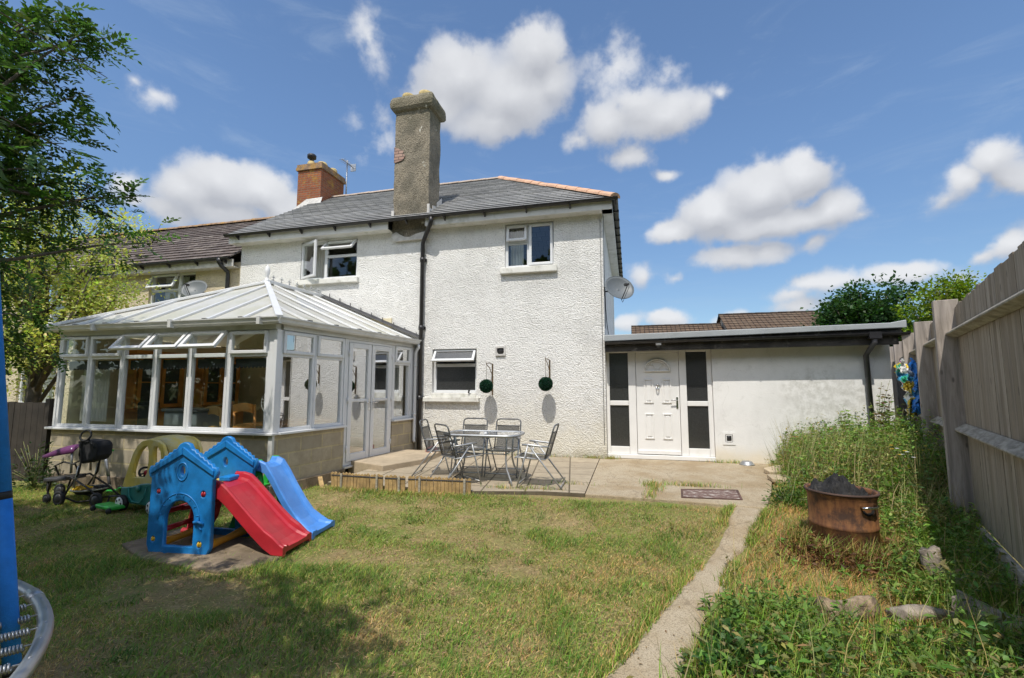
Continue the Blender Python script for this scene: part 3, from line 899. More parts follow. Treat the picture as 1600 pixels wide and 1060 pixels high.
EY, EZ, RY, RZ, EXR, EXL, RXR = -0.33, 5.22, 3.40, 7.69, -0.20, -9.75, -3.62
mb = MB()
slope(mb, (EXL, EY, EZ), (EXR, EY, EZ), (EXL, RY, RZ), (RXR, RY, RZ), 23)
slope(mb, (EXR, EY, EZ), (EXR, 7.13, EZ), (RXR, RY, RZ), (RXR, RY + 0.001, RZ), 23)
slope(mb, (EXR, 7.13, EZ), (EXL, 7.13, EZ), (RXR, RY, RZ), (EXL, RY, RZ), 23)
roof = mb.build('roof', M['slate'], house)
mb = MB()
ridge_tiles(mb, (EXR + 0.02, EY - 0.02, EZ + 0.03), (RXR, RY, RZ + 0.03), 0.12, 0.42)
ridge_tiles(mb, (EXR + 0.02, 7.15, EZ + 0.03), (RXR, RY, RZ + 0.03), 0.12, 0.42)
mb.build('hip_tile', M['terracotta'], roof)
mb = MB(); ridge_tiles(mb, (RXR - 0.02, RY, RZ + 0.01), (EXL, RY, RZ + 0.01), 0.10, 0.42)
mb.build('ridge_tile', M['dull_ridge'], roof)
CX0, CX1, CY0, CY1 = -5.25, -4.37, -0.06, 0.55
# fascia and soffit, broken by the chimney
mb = MB()
for a, b in ((EXL + 0.05, CX0 - 0.02), (CX1 + 0.02, EXR - 0.06)):
    mb.box(a, b, -0.262, -0.24, 5.02, 5.20)
    mb.box(a, b, -0.24, -0.003, 5.02, 5.035)
mb.box(EXR - 0.082, EXR - 0.06, -0.24, 7.0, 5.02, 5.20)
mb.box(WR + 0.003, EXR - 0.082, -0.24, 7.0, 5.02, 5.035)
mb.build('fascia', M['soffit'], house)
mb = MB()
gutter(mb, (EXL, -0.335, 5.225), (EXR + 0.06, -0.335, 5.225))
gutter(mb, (EXR + 0.005, -0.33, 5.225), (EXR + 0.005, 7.1, 5.225))
x = EXL + 0.35
while x < EXR:
    mb.prism([(x, -0.27, 5.19), (x, -0.395, 5.19), (x, -0.37, 5.15), (x, -0.27, 5.09)], (0.03, 0, 0)); x += 0.92
y = 0.3
while y < 7:
    mb.box(EXR - 0.06, EXR + 0.066, y, y + 0.05, 5.155, 5.20); y += 0.55
mb.build('gutter', M['black_pipe'], house)
mb = MB()
mb.tube([(-4.17, -0.335, 5.18), (-4.17, -0.335, 5.10), (-4.20, -0.31, 5.03), (-4.45, -0.10, 4.74), (-4.48, -0.075, 4.66), (-4.48, -0.075, 0.02)], 0.048, 10)
for z in (4.3, 2.75, 1.2):
    mb.lathe([(0.049, -0.05), (0.060, -0.05), (0.060, 0.05), (0.049, 0.05)], (-4.48, -0.075, z), 12)
    mb.box(-4.56, -4.40, -0.03, -0.002, z - 0.03, z + 0.03)
mb.build('downpipe', M['black_pipe'], house)


def rough_stack(name, x0, x1, y0, y1, rings, mat, parent, n=10, amp=0.012, seed=0):
    """square stack lofted through (z, outset) rings, faces slightly uneven"""
    rs = random.Random(seed)
    V = []; F = []
    per = []
    for k in range(n): per.append((k / n, 0.0))
    for k in range(n): per.append((1.0, k / n))
    for k in range(n): per.append((1 - k / n, 1.0))
    for k in range(n): per.append((0.0, 1 - k / n))
    m_ = len(per)
    for z, e in rings:
        for a, b in per:
            X = x0 - e + (x1 - x0 + 2 * e) * a; Y = y0 - e + (y1 - y0 + 2 * e) * b
            j = amp * (rs.random() - 0.5) * 2
            V.append((X + j * (1 if a > 0.5 else -1), Y + j * (1 if b > 0.5 else -1), z + j * 0.4))
    for i in range(len(rings) - 1):
        for k in range(m_):
            F.append((i * m_ + k, i * m_ + (k + 1) % m_, (i + 1) * m_ + (k + 1) % m_, (i + 1) * m_ + k))
    F.append(tuple(range((len(rings) - 1) * m_, len(rings) * m_)))
    F.append(tuple(range(m_))[::-1])
    mb = MB(); mb.add(V, F)
    return mb.build(name, mat, parent)


rings = [(4.86, 0.0)] + [(5.0 + 0.19 * k, 0.0) for k in range(16)] + [(7.93, 0.005), (7.96, 0.06), (8.02, 0.095), (8.12, 0.11), (8.22, 0.10), (8.29, 0.06), (8.33, -0.02)]
chim = rough_stack('chimney', CX0, CX1, CY0, CY1, rings, M['pebbledash'], house, 8, 0.010, 4)
mb = MB()
mb.lathe([(0.10, 8.30), (0.135, 8.32), (0.15, 8.39), (0.14, 8.44), (0.115, 8.45), (0.11, 8.40)], (-5.02, 0.10, 0), 16)
mb.build('chimney_pot', M['pot'], chim)
mb = MB()
mb.lathe([(0.12, 8.30), (0.155, 8.32), (0.17, 8.44), (0.16, 8.50), (0.13, 8.51), (0.125, 8.40)], (-4.62, 0.20, 0), 16)
mb.build('chimney_pot', M['pot'], chim)
mb = MB()                                                   # where the render has fallen away
V = [(-5.263, -0.074, 6.68), (-5.03, -0.074, 6.74), (-4.98, -0.074, 6.84), (-5.04, -0.074, 6.90), (-5.02, -0.074, 6.97), (-5.12, -0.074, 7.00), (-5.18, -0.074, 7.05), (-5.263, -0.074, 7.08)]
mb.add(V, [tuple(range(8))], uvs=[(v[0], v[2]) for v in V])
mb.build('exposed_brick', M['pink_brick'], chim)
mb = MB()                                                   # ragged cement fillet at the foot of the stack
mb.prism([(-5.27, -0.085, 4.86), (-5.25, -0.085, 4.96), (-5.15, -0.085, 5.0), (-5.05, -0.085, 4.93), (-4.93, -0.085, 4.87), (-4.80, -0.085, 4.86), (-4.66, -0.085, 4.92), (-4.50, -0.085, 4.95), (-4.36, -0.085, 4.97), (-4.36, -0.085, 4.80), (-5.2, -0.085, 4.78)], (0, 0.08, 0))
mb.build('cement_fillet', M['cement'], chim)
mb = MB()
mb.prism([(CX1 + 0.018, -0.10, 5.36), (CX1 + 0.018, 0.64, 5.86), (CX1 + 0.018, 0.64, 6.02), (CX1 + 0.018, 0.36, 5.80), (CX1 + 0.018, 0.36, 5.70), (CX1 + 0.018, 0.12, 5.64), (CX1 + 0.018, 0.12, 5.54), (CX1 + 0.018, -0.10, 5.52)], (0.012, 0, 0))
mb.build('flashing', M['cement'], chim)
mb = MB(); mb.box(CX1 - 0.02, CX1 + 0.04, CY0 - 0.026, CY0 - 0.012, 5.36, 5.60); mb.build('flashing', M['cement'], chim)
mb = MB(); mb.box(CX0 - 0.04, CX0 + 0.03, CY0 - 0.026, CY0 - 0.012, 5.36, 5.52)
mb.build('flashing', M['cement'], chim)


def win(name, parent, u0, u1, z0, z1, y, bars, o=(0, 0, 0), u=XA, n=NF, fw=0.06, mat='upvc'):
    """outer frame set at depth y behind the wall face plus mullions/transoms (u0,u1,z0,z1)"""
    mb = MB()
    frame(mb, o, u, ZA, n, u0, u1, z0, z1, fw, -y - 0.06, -y)
    for b in bars:
        mb.obox(o, u, n, ZA, b[0], b[1], -y - 0.06, -y, b[2], b[3])
    return mb.build(name, M[mat], parent, bevel=0.006)


# upper right window
w = win('window', house, -2.57, -1.49, 4.00, 4.98, 0.06, [(-2.09, -2.02, 4.06, 4.92), (-2.51, -2.09, 4.53, 4.60)])
sash(w, (0, 0, 0), XA, ZA, NF, -2.53, -2.08, 4.58, 4.94, -0.06, 'top', 9, 0.055, name='fanlight')
sash(w, (0, 0, 0), XA, ZA, NF, -2.035, -1.52, 4.04, 4.94, -0.06, None, 0, 0.055, name='casement')
pane(w, (0, 0, 0), XA, ZA, NF, -2.51, -2.09, 4.06, 4.53, -0.09)
mb = MB()
mb.box(-2.66, -1.42, -0.09, 0.05, 3.86, 3.995)
mb.build('sill', M['sill'], w, bevel=0.012)


def curtain(parent, x0, x1, z0, z1, y, mat='curtain', folds=5, amp=0.03, taper=0.0, name='curtain'):
    n = folds * 6
    V = []
    for z, k in ((z0, 1 - taper), (z1, 1.0)):
        for i in range(n + 1):
            t = i / n
            V.append((x0 + (x1 - x0) * t * k, y + amp * math.sin(t * folds * 2 * math.pi), z))
    F = [(i, i + 1, n + 2 + i, n + 1 + i) for i in range(n)]
    mb = MB(); mb.add(V, F, True)
    return mb.build(name, M[mat], parent)


curtain(w, -2.52, -2.22, 4.05, 4.95, 0.32, folds=4)
# upper left window with its casement thrown open
w = win('window', house, -7.76, -6.20, 4.02, 4.97, 0.06, [(-7.13, -7.06, 4.08, 4.91), (-7.06, -6.26, 4.56, 4.62)])
sash(w, (0, 0, 0), XA, ZA, NF, -7.73, -7.10, 4.05, 4.94, -0.05, 'left', 24, 0.06, name='casement')
sash(w, (0, 0, 0), XA, ZA, NF, -7.07, -6.24, 4.60, 4.94, -0.06, 'top', 42, 0.055, name='fanlight')
pane(w, (0, 0, 0), XA, ZA, NF, -7.06, -6.26, 4.08, 4.56, -0.09)
mb = MB()
mb.box(-7.84, -6.13, -0.09, 0.05, 3.89, 4.015)
mb.build('sill', M['sill'], w, bevel=0.012)
curtain(w, -7.70, -7.32, 4.08, 4.95, 0.34, folds=5)
# kitchen window
w = win('window', house, -4.23, -3.20, 1.31, 2.27, 0.10, [(-4.17, -3.26, 1.88, 1.95)])
sash(w, (0, 0, 0), XA, ZA, NF, -4.20, -3.23, 1.93, 2.24, -0.09, 'top', 34, 0.055, mat='obscure', name='fanlight')
pane(w, (0, 0, 0), XA, ZA, NF, -4.17, -3.26, 1.37, 1.88, -0.13, 'obscure')
mb = MB(); mb.box(-4.40, -3.12, -0.10, 0.04, 1.12, 1.215); mb.build('sill', M['sill'], w, bevel=0.01)
mb = MB(); mb.box(-4.23, -3.20, -0.02, 0.10, 1.217, 1.305); mb.build('subsill', M['sill'], w, bevel=0.01)
mb = MB()
mb.tube([(-3.36, -0.04, 1.31), (-3.35, -0.05, 1.36), (-3.33, -0.05, 1.37)], 0.018, 8)
mb.build('stay', M['black_metal'], w)
mb = MB()                                                   # extractor outlet
mb.box(-2.77, -2.55, -0.035, 0.01, 2.10, 2.135); mb.box(-2.77, -2.74, -0.035, 0.01, 2.135, 2.30); mb.box(-2.58, -2.55, -0.035, 0.01, 2.135, 2.30); mb.box(-2.74, -2.58, -0.035, 0.01, 2.265, 2.30)
v = mb.build('vent', M['cement'], house)
mb = MB(); mb.lathe([(0.0, 0.012), (0.075, 0.012), (0.075, 0.0)], (-2.66, 0, 2.205), 16, axis=NF)
mb.build('flap', M['black_pipe'], v)
mb = MB()                                                   # aerial cables down the corner
mb.tube([(WR + 0.02, -0.012, 5.0), (WR + 0.018, -0.014, 4.0), (WR + 0.02, -0.012, 3.0), (WR + 0.018, -0.012, 2.62)], 0.006, 5)
mb.tube([(WR + 0.012, 0.35, 3.5), (WR + 0.012, 0.4, 3.1), (WR + 0.014, 0.9, 2.8), (WR + 0.03, 1.1, 2.62)], 0.008, 5)
mb.tube([(WR - 0.05, -0.012, 4.9), (WR - 0.045, -0.012, 0.3)], 0.005, 5)
mb.build('cable', M['dark_grey'], house)

# dishes and aerial
def dish(label, c, aim, rx, arm, wallpt, group=None):
    c = Vector(c); aim = Vector(aim).normalized()
    t = thing('satellite_dish', label, 'satellite dish', tuple(c))
    mb = MB()
    q = aim.to_track_quat('Z', 'Y').to_matrix()
    V = []; F = []; nr, ns = 7, 28
    for i in range(nr + 1):
        r = i / nr
        for k in range(ns):
            a = 2 * math.pi * k / ns
            V.append(c + q @ Vector((rx * r * math.cos(a), rx * 0.93 * r * math.sin(a), 0.09 * (r * r - 1) * rx / 0.3)))
    for i in range(nr):
        for k in range(ns):
            F.append((i * ns + k, i * ns + (k + 1) % ns, (i + 1) * ns + (k + 1) % ns, (i + 1) * ns + k))
    mb.add(V, F, True)
    # rolled rim
    rim = [c + q @ Vector((rx * math.cos(2 * math.pi * k / ns), rx * 0.93 * math.sin(2 * math.pi * k / ns), 0)) for k in range(ns + 1)]
    mb.tube(rim, 0.007, 5, cap=False)
    d_ = mb.build('dish', M['dish'], t)
    so = d_.modifiers.new('thick', 'SOLIDIFY'); so.thickness = 0.004
    mb = MB()
    low = c + q @ Vector((0, -rx * 0.90, 0)); tip = c + aim * rx * 1.05 + q @ Vector((0, -rx * 0.55, 0))
    mb.tube([low - aim * 0.05, low + (tip - low) * 0.5, tip], 0.010, 6)
    mb.build('feed_arm', M['dark_grey'], t)
    mb = MB()
    ax = (c + aim * 0.05 - tip).normalized()
    mb.tube([tip - ax * 0.03, tip + ax * 0.02, tip + ax * 0.04, tip + ax * 0.11], [0.02, 0.022, 0.03, 0.032], 10)
    mb.tube([tip - ax * 0.03, tip - ax * 0.05 + Vector((0, 0, -0.06)), low + Vector((0, 0, -0.08)), low - aim * 0.05], 0.005, 5)
    mb.build('receiver', M['dark_grey'], t)
    mb = MB()
    back = c - aim * 0.09 * rx / 0.3 - aim * 0.03
    wp = Vector(wallpt)
    mb.tube([back + aim * 0.025, back, (back + wp) / 2 + Vector((0, 0, 0.0)), wp], 0.016, 8)
    mb.obox(wp, XA, YA, ZA, -0.012, 0.012, -0.05, 0.05, -0.09, 0.09)
    mb.build('bracket', M['dark_grey'], t)
    return t


dish('grey satellite dish on the right corner of the white house, feed arm in front', (-0.15, -0.16, 3.42), (0.40, -0.80, 0.42), 0.30, 0.3, (WR + 0.013, 0.10, 3.40))
dish('grey satellite dish beside the window of the cream neighbouring house', (-10.62, -0.32, 3.92), (0.30, -0.85, 0.55), 0.30, 0.3, (-10.15, -0.02, 3.78))
t = thing('aerial', 'thin television aerial mast behind the lichened brick chimney', 'aerial', (-9.07, 3.62, 7.6))
mb = MB(); mb.tube([(-9.07, 3.62, 7.45), (-9.07, 3.62, 9.05)], 0.022, 6); mb.build('mast', M['metal'], t)
mb = MB()
mb.tube([(-9.06, 3.3, 8.95), (-9.06, 3.95, 8.95)], 0.015, 6)
for k in range(7):
    mb.tube([(-9.18, 3.34 + 0.09 * k, 8.95), (-8.94, 3.34 + 0.09 * k, 8.95)], 0.008, 4)
mb.box(-9.16, -8.96, 3.95, 3.97, 8.82, 9.08)
mb.build('antenna', M['metal'], t)

# ================================================================ NEIGHBOURING HOUSE
nb = thing('neighbouring_house', 'cream rendered neighbouring house with mossy brown tiled roof', 'house', (-14.5, 0, 0))
mb = MB()
nh = [(-12.55, -11.00, 3.25, 4.47), (-16.95, -15.60, 3.25, 4.47), (-17.2, -15.7, 0.95, 2.10)]
wall_holes(mb, (0, 0.03, 0), XA, NF, -21.0, WL - 0.01, -0.25, 4.62, nh, 0.2)
mb.quad((-21, 6.8, -0.25), (-21, 0.03, -0.25), (-21, 0.03, 4.62), (-21, 6.8, 4.62))
mb.quad((WL - 0.01, 6.78, -0.25), (-21, 6.78, -0.25), (-21, 6.78, 4.62), (WL - 0.01, 6.78, 4.62))
mb.build('wall', M['cream_render'], nb)
mb = MB()
slope(mb, (-21.2, -0.27, 4.68), (-9.62, -0.27, 4.68), (-21.2, 3.4, 7.15), (-9.62, 3.4, 7.15), 16, 0.03)
slope(mb, (-9.62, 7.1, 4.68), (-21.2, 7.1, 4.68), (-9.62, 3.4, 7.15), (-21.2, 3.4, 7.15), 16, 0.03)
nroof = mb.build('roof', M['brown_tile'], nb)
mb = MB(); ridge_tiles(mb, (-21.2, 3.4, 7.19), (-9.8, 3.4, 7.19), 0.13, 0.45); mb.build('ridge_tile', M['lichen_ridge'], nroof)
mb = MB()
mb.box(-21, -9.60, -0.20, -0.175, 4.46, 4.64); mb.box(-21, -9.60, -0.175, 0.025, 4.46, 4.475)
mb.build('fascia', M['cement'], nb)
mb = MB()
gutter(mb, (-21.1, -0.275, 4.665), (-9.63, -0.275, 4.665))
x = -20.6
while x < -9.7:
    mb.prism([(x, -0.21, 4.63), (x, -0.335, 4.63), (x, -0.31, 4.59), (x, -0.21, 4.53)], (0.03, 0, 0)); x += 0.9
mb.build('gutter', M['black_pipe'], nb)
mb = MB()
mb.tube([(-9.93, -0.275, 4.62), (-9.93, -0.275, 4.54), (-9.90, -0.24, 4.47), (-9.86, -0.09, 4.36), (-9.86, -0.07, 4.28), (-9.86, -0.07, 0.0)], 0.05, 9)
mb.lathe([(0.05, -0.06), (0.066, -0.06), (0.066, 0.06), (0.05, 0.06)], (-9.93, -0.275, 4.60), 12)
mb.build('downpipe', M['black_pipe'], nb)
ON = (0, 0.03, 0)
w = win('window', nb, -12.55, -11.00, 3.25, 4.47, 0.06, [(-11.62, -11.54, 3.31, 4.41), (-12.49, -11.62, 3.98, 4.05)], o=ON)
sash(w, ON, XA, ZA, NF, -12.52, -11.61, 4.03, 4.44, -0.06, 'top', 22, 0.055, name='fanlight')
pane(w, ON, XA, ZA, NF, -12.49, -11.62, 3.31, 3.98, -0.09)
pane(w, ON, XA, ZA, NF, -11.54, -11.06, 3.31, 4.41, -0.09)
curtain(w, -12.48, -11.65, 3.3, 4.45, 0.42, folds=9, amp=0.02)
for (a, b, c, d_) in nh[1:]:
    w = win('window', nb, a, b, c, d_, 0.06, [((a + b) / 2 - 0.04, (a + b) / 2 + 0.04, c + 0.06, d_ - 0.06)], o=ON)
    pane(w, ON, XA, ZA, NF, a + 0.06, (a + b) / 2 - 0.04, c + 0.06, d_ - 0.06, -0.09)
    pane(w, ON, XA, ZA, NF, (a + b) / 2 + 0.04, b - 0.06, c + 0.06, d_ - 0.06, -0.09)
    curtain(w, a + 0.1, b - 0.1, c + 0.05, d_ - 0.02, 0.40, folds=10, amp=0.02)
# shared brick stack
mb = MB()
bx0, bx1, by0, by1 = -10.27, -9.40, 2.75, 3.95
def brickbox(mb, x0, x1, y0, y1, z0, z1):
    for a, b, f in (((x0, y0), (x1, y0), 0), ((x1, y0), (x1, y1), 1), ((x1, y1), (x0, y1), 0), ((x0, y1), (x0, y0), 1)):
        V = [(a[0], a[1], z0), (b[0], b[1], z0), (b[0], b[1], z1), (a[0], a[1], z1)]
        mb.add(V, [(0, 1, 2, 3)], uvs=[(v[f] + 0.11 * f, v[2]) for v in V])
    V = [(x0, y0, z1), (x1, y0, z1), (x1, y1, z1), (x0, y1, z1)]
    mb.add(V, [(0, 1, 2, 3)], uvs=[(v[0], v[1]) for v in V]); mb.add([(v[0], v[1], z0) for v in V], [(3, 2, 1, 0)], uvs=[(v[0], v[1]) for v in V])
brickbox(mb, bx0, bx1, by0, by1, 6.4, 8.40)
bs = mb.build('chimney', M['red_brick'], nb)
mb = MB()
brickbox(mb, bx0 - 0.05, bx1 + 0.05, by0 - 0.05, by1 + 0.05, 8.402, 8.50); brickbox(mb, bx0 - 0.03, bx1 + 0.03, by0 - 0.03, by1 + 0.03, 8.502, 8.60)
mb.build('chimney_cap', M['lichen_ridge'], bs)
for (px, py, r) in ((-9.98, 3.0, 0.13), (-9.68, 3.15, 0.17), (-9.62, 3.62, 0.15)):
    mb = MB(); mb.lathe([(r * 1.1, 8.55), (r, 8.62), (r, 8.74), (r * 0.8, 8.80), (r * 0.6, 8.81), (0.0, 8.78)], (px, py, 0), 14); mb.build('chimney_pot', M['pot'], bs)
mb = MB(); mb.lathe([(0.07, 8.80), (0.07, 8.93), (0.14, 8.93), (0.145, 9.02), (0.12, 9.05), (0.0, 9.06)], (-9.98, 3.0, 0), 14); mb.build('cowl', M['dark_grey'], bs)
mb = MB()
mb.prism([(bx0 - 0.1, by0 - 0.16, 6.99), (bx1 + 0.08, by0 - 0.16, 6.99), (bx1 + 0.08, by0 - 0.012, 7.42), (bx0 + 0.35, by0 - 0.012, 7.40), (bx0 - 0.06, by0 - 0.012, 7.12)], (0, 0.012, 0.02))
mb.build('flashing', M['cement'], bs)

# ================================================================ CONSERVATORY
con = thing('conservatory', 'white framed conservatory with pale panel roof on a block plinth, top lights propped open', 'conservatory', (-7.2, -1.9, 0.0))
CA = Vector((-5.07, -3.72, 0)); CB = Vector((-4.62, 0, 0)); CL = (CB - CA).length
CU = (CB - CA) / CL; CN = Vector((CU.y, -CU.x, 0))
FX = [-9.45, -8.79, -8.07, -7.38, -6.68, -5.95, -5.20]
FO = (0, -3.72, 0)


def blockwall(mb, o, u, n, u0, u1, z0, z1, th, us=0.0):
    o, u, n = Vector(o), Vector(u), Vector(n); w = Vector(ZA)
    P = lambda a, z, d_: o + u * a + w * z + n * d_
    def q(pts, uv):
        mb.add(pts, [(0, 1, 2, 3)], uvs=uv)
    q([P(u0, z0, 0), P(u1, z0, 0), P(u1, z1, 0), P(u0, z1, 0)], [(u0 + us, z0), (u1 + us, z0), (u1 + us, z1), (u0 + us, z1)])
    q([P(u1, z0, -th), P(u0, z0, -th), P(u0, z1, -th), P(u1, z1, -th)], [(0, z0), (u1 - u0, z0), (u1 - u0, z1), (0, z1)])
    q([P(u1, z0, 0), P(u1, z0, -th), P(u1, z1, -th), P(u1, z1, 0)], [(0, z0), (th, z0), (th, z1), (0, z1)])
    q([P(u0, z0, -th), P(u0, z0, 0), P(u0, z1, 0), P(u0, z1, -th)], [(0, z0), (th, z0), (th, z1), (0, z1)])
    q([P(u0, z1, 0), P(u1, z1, 0), P(u1, z1, -th), P(u0, z1, -th)], [(u0, 0), (u1, 0), (u1, th), (u0, th)])


for a_ in ((FO, XA, NF, -9.50, -5.09, -0.30, 0.735, 0.2), (CA, CU, CN, 0.0, 1.50, -0.30, 0.735, 0.2, 0.13), (CA, CU, CN, 2.90, CL, -0.30, 0.735, 0.2, 0.05), ((-9.50, 0, 0), (0, -1, 0), (-1, 0, 0), 0.0, 3.52, -0.30, 0.735, 0.2)):
    mb = MB(); blockwall(mb, *a_); mb.build('plinth_wall', M['block'], con)
mb = MB()                                                    # projecting footing
mb.obox(CA, CU, CN, ZA, -0.02, 1.52, 0.002, 0.05, -0.30, 0.02)
mb.obox(FO, XA, NF, ZA, -9.5, -5.05, 0.002, 0.05, -0.30, 0.02)
mb.build('footing', M['old_slab'], con, bevel=0.01)
mb = MB()
mb.box(-5.115, -5.045, -3.745, -3.70, -0.15, 0.735)
mb.build('corner_bead', M['upvc_gutter'], con)
for a_ in ((FO, XA, NF, ZA, -9.56, -5.02), (CA, CU, CN, ZA, 0.072, 1.50), (CA, CU, CN, ZA, 2.89, 3.60)):
    mb = MB(); mb.obox(*a_, -0.10, 0.07, 0.738, 0.775); mb.build('sill', M['upvc'], con, bevel=0.008)
# left wall, solid, cream inside
mb = MB(); mb.box(-9.50, -9.42, -3.52, 0.0, 0.738, 2.38); mb.build('side_wall', M['interior_wall'], con)
# corner posts, head beam
mb = MB()
mb.obox(FO, XA, NF, ZA, FX[-1], -5.115, -0.07, 0.0, 0.777, 2.30)
mb.build('corner_post', M['upvc'], con, bevel=0.006)
mb = MB()
mb.prism([(-5.113, -3.735, 0.777), (-5.055, -3.735, 0.777), tuple(CA + CU * 0.08 + CN * 0.004 + Vector((0, 0, 0.777))), tuple(CA + CU * 0.08 - CN * 0.07 + Vector((0, 0, 0.777)))], (0, 0, 1.523))
mb.build('corner_post', M['upvc'], con, bevel=0.006)
for a_ in ((FO, XA, NF, ZA, -9.50, -9.452), (CA, CU, CN, ZA, 3.53, CL), (CA, CU, CN, ZA, 1.46, 1.51), (CA, CU, CN, ZA, 2.88, 2.92)):
    mb = MB(); mb.obox(*a_, -0.07, 0.0, 0.777, 2.30); mb.build('post', M['upvc'], con, bevel=0.006)
mb = MB()
mb.obox(FO, XA, NF, ZA, -9.50, -5.08, -0.09, 0.015, 2.302, 2.42)
mb.obox(CA, CU, CN, ZA, 0.10, CL, -0.09, 0.015, 2.302, 2.42)
mb.build('head_beam', M['upvc_gutter'], con, bevel=0.006)
for k in range(6):
    a, b = FX[k] + 0.002, FX[k + 1] - 0.002
    w = win('window', con, a, b, 0.777, 2.30, 0.01, [(a + 0.05, b - 0.05, 1.90, 1.96)], o=FO, fw=0.05)
    pane(w, FO, XA, ZA, NF, a + 0.05, b - 0.05, 0.827, 1.90, -0.045)
    if k in (2, 3, 4):
        sash(w, FO, XA, ZA, NF, a + 0.02, b - 0.02, 1.94, 2.28, -0.01, 'top', 40, 0.055, name='top_light')
    else:
        sash(w, FO, XA, ZA, NF, a + 0.03, b - 0.03, 1.945, 2.285, -0.02, None, 0, 0.05, 0.045, name='top_light')
for a, b in ((0.085, 0.765), (0.77, 1.455), (2.925, 3.525)):
    w = win('window', con, a, b, 0.777, 2.30, 0.01, [(a + 0.05, b - 0.05, 1.90, 1.96)], o=CA, u=CU, n=CN, fw=0.05)
    pane(w, CA, CU, ZA, CN, a + 0.05, b - 0.05, 0.827, 1.90, -0.045, 'coated_glass')
    sash(w, CA, CU, ZA, CN, a + 0.03, b - 0.03, 1.945, 2.285, -0.02, None, 0, 0.05, 0.045, mat='coated_glass', name='top_light')
# french doors
mb = MB()
frame(mb, CA, CU, ZA, CN, 1.515, 2.875, 0.06, 2.30, 0.05, -0.07, -0.005, 0.06)
mb.build('door_frame', M['upvc'], con, bevel=0.006)
for a, b, hs in ((1.565, 2.185, 1), (2.205, 2.825, -1)):
    mb = MB()
    frame(mb, CA, CU, ZA, CN, a + 0.003, b - 0.003, 0.125, 2.245, 0.095, -0.05, 0.012, 0.13)
    mb.obox(CA, CU, CN, ZA, a + 0.098, b - 0.098, -0.035, 0.004, 1.17, 1.22)
    dl = mb.build('door', M['upvc'], con, bevel=0.008)
    pane(dl, CA, CU, ZA, CN, a + 0.098, b - 0.098, 0.255, 1.17, -0.02, 'coated_glass')
    pane(dl, CA, CU, ZA, CN, a + 0.098, b - 0.098, 1.22, 2.15, -0.02, 'coated_glass')
    mb = MB()
    hx = b - 0.05 if hs > 0 else a + 0.05
    mb.obox(CA, CU, CN, ZA, hx - 0.017, hx + 0.017, 0.013, 0.022, 1.00, 1.22)
    q = CA + CU * hx + Vector((0, 0, 1.15))
    mb.tube([q + CN * 0.02, q + CN * 0.06, q + CN * 0.062 + CU * 0.12 * -hs], 0.011, 8)
    mb.build('handle', M['chrome'], dl)
    mb = MB()
    hy = a + 0.0 if hs > 0 else b
    for z in (0.35, 1.2, 2.05):
        mb.tube([CA + CU * (hy - 0.012 * hs) + CN * 0.018 + Vector((0, 0, z - 0.05)), CA + CU * (hy - 0.012 * hs) + CN * 0.018 + Vector((0, 0, z + 0.05))], 0.014, 8)
    mb.build('hinge', M['white_plastic'], dl)
mb = MB()
mb.obox(CA, CU, CN, ZA, 1.50, 2.89, -0.10, 0.05, 0.02, 0.055)
mb.build('threshold', M['upvc_gutter'], con, bevel=0.006)
# roof: hip end towards the garden, ridge into the house wall
EF, ER0, ER1, APX, RDG = Vector((-9.66, -3.84, 2.44)), Vector((-4.95, -3.84, 2.44)), Vector((-4.49, -0.004, 2.44)), Vector((-7.2, -1.66, 3.56)), Vector((-7.12, -0.004, 3.56))
EFB = Vector((-9.66, -0.004, 2.44))
mb = MB()
for P in ((EF, ER0, APX), (ER0, ER1, RDG, APX), (EF, APX, RDG, EFB)):
    nn = (P[1] - P[0]).cross(P[2] - P[0]).normalized()
    if nn.z < 0: P = P[::-1]; nn = -nn
    mb.prism([q - nn * 0.02 for q in P], nn * 0.02)
croof = mb.build('roof', M['polycarb'], con)


def bar(mb, a, b, w=0.055, h=0.035):
    a, b = Vector(a), Vector(b); d_ = (b - a).normalized()
    side = d_.cross(Vector(ZA)).normalized(); up = side.cross(d_)
    mb.obox(a, d_, side, up, 0, (b - a).length, -w / 2, w / 2, 0.004, h)


mb = MB()
for k in range(1, 7):
    x = -9.66 + 4.71 * k / 7
    # up the garden slope to the nearer hip
    if x < APX.x: t = (x - EF.x) / (APX.x - EF.x)
    else: t = (ER0.x - x) / (ER0.x - APX.x)
    top = Vector((x, EF.y + (APX.y - EF.y) * t, EF.z + (APX.z - EF.z) * t))
    bar(mb, Vector((x, EF.y, EF.z)), top)
for k in range(1, 7):
    t = k / 6.6
    e = ER0.lerp(ER1, t)
    if e.y < APX.y:
        q = (e.y - ER0.y) / (APX.y - ER0.y); top = ER0.lerp(APX, q)
    else:
        q = (e.y - APX.y) / (RDG.y - APX.y); top = APX.lerp(RDG, q)
    bar(mb, e, top)
    e2 = Vector((EF.x, e.y, EF.z))
    if e.y < APX.y:
        q = (e.y - EF.y) / (APX.y - EF.y); top = EF.lerp(APX, q)
    else:
        top = Vector((APX.x, e.y, APX.z))
    bar(mb, e2, top)
mb.build('glazing_bar', M['upvc'], croof)
mb = MB()
bar(mb, ER0 + Vector((0.02, -0.02, 0)), APX, 0.10, 0.055); bar(mb, EF, APX, 0.10, 0.055)
bar(mb, APX + Vector((0, -0.05, 0)), RDG, 0.13, 0.07)
mb.build('hip_bar', M['upvc'], croof, bevel=0.008)
mb = MB()                                                     # end caps where the bars meet the gutter
for k in range(1, 7):
    x = -9.66 + 4.71 * k / 7; mb.box(x - 0.035, x + 0.035, EF.y - 0.03, EF.y + 0.02, 2.445, 2.49)
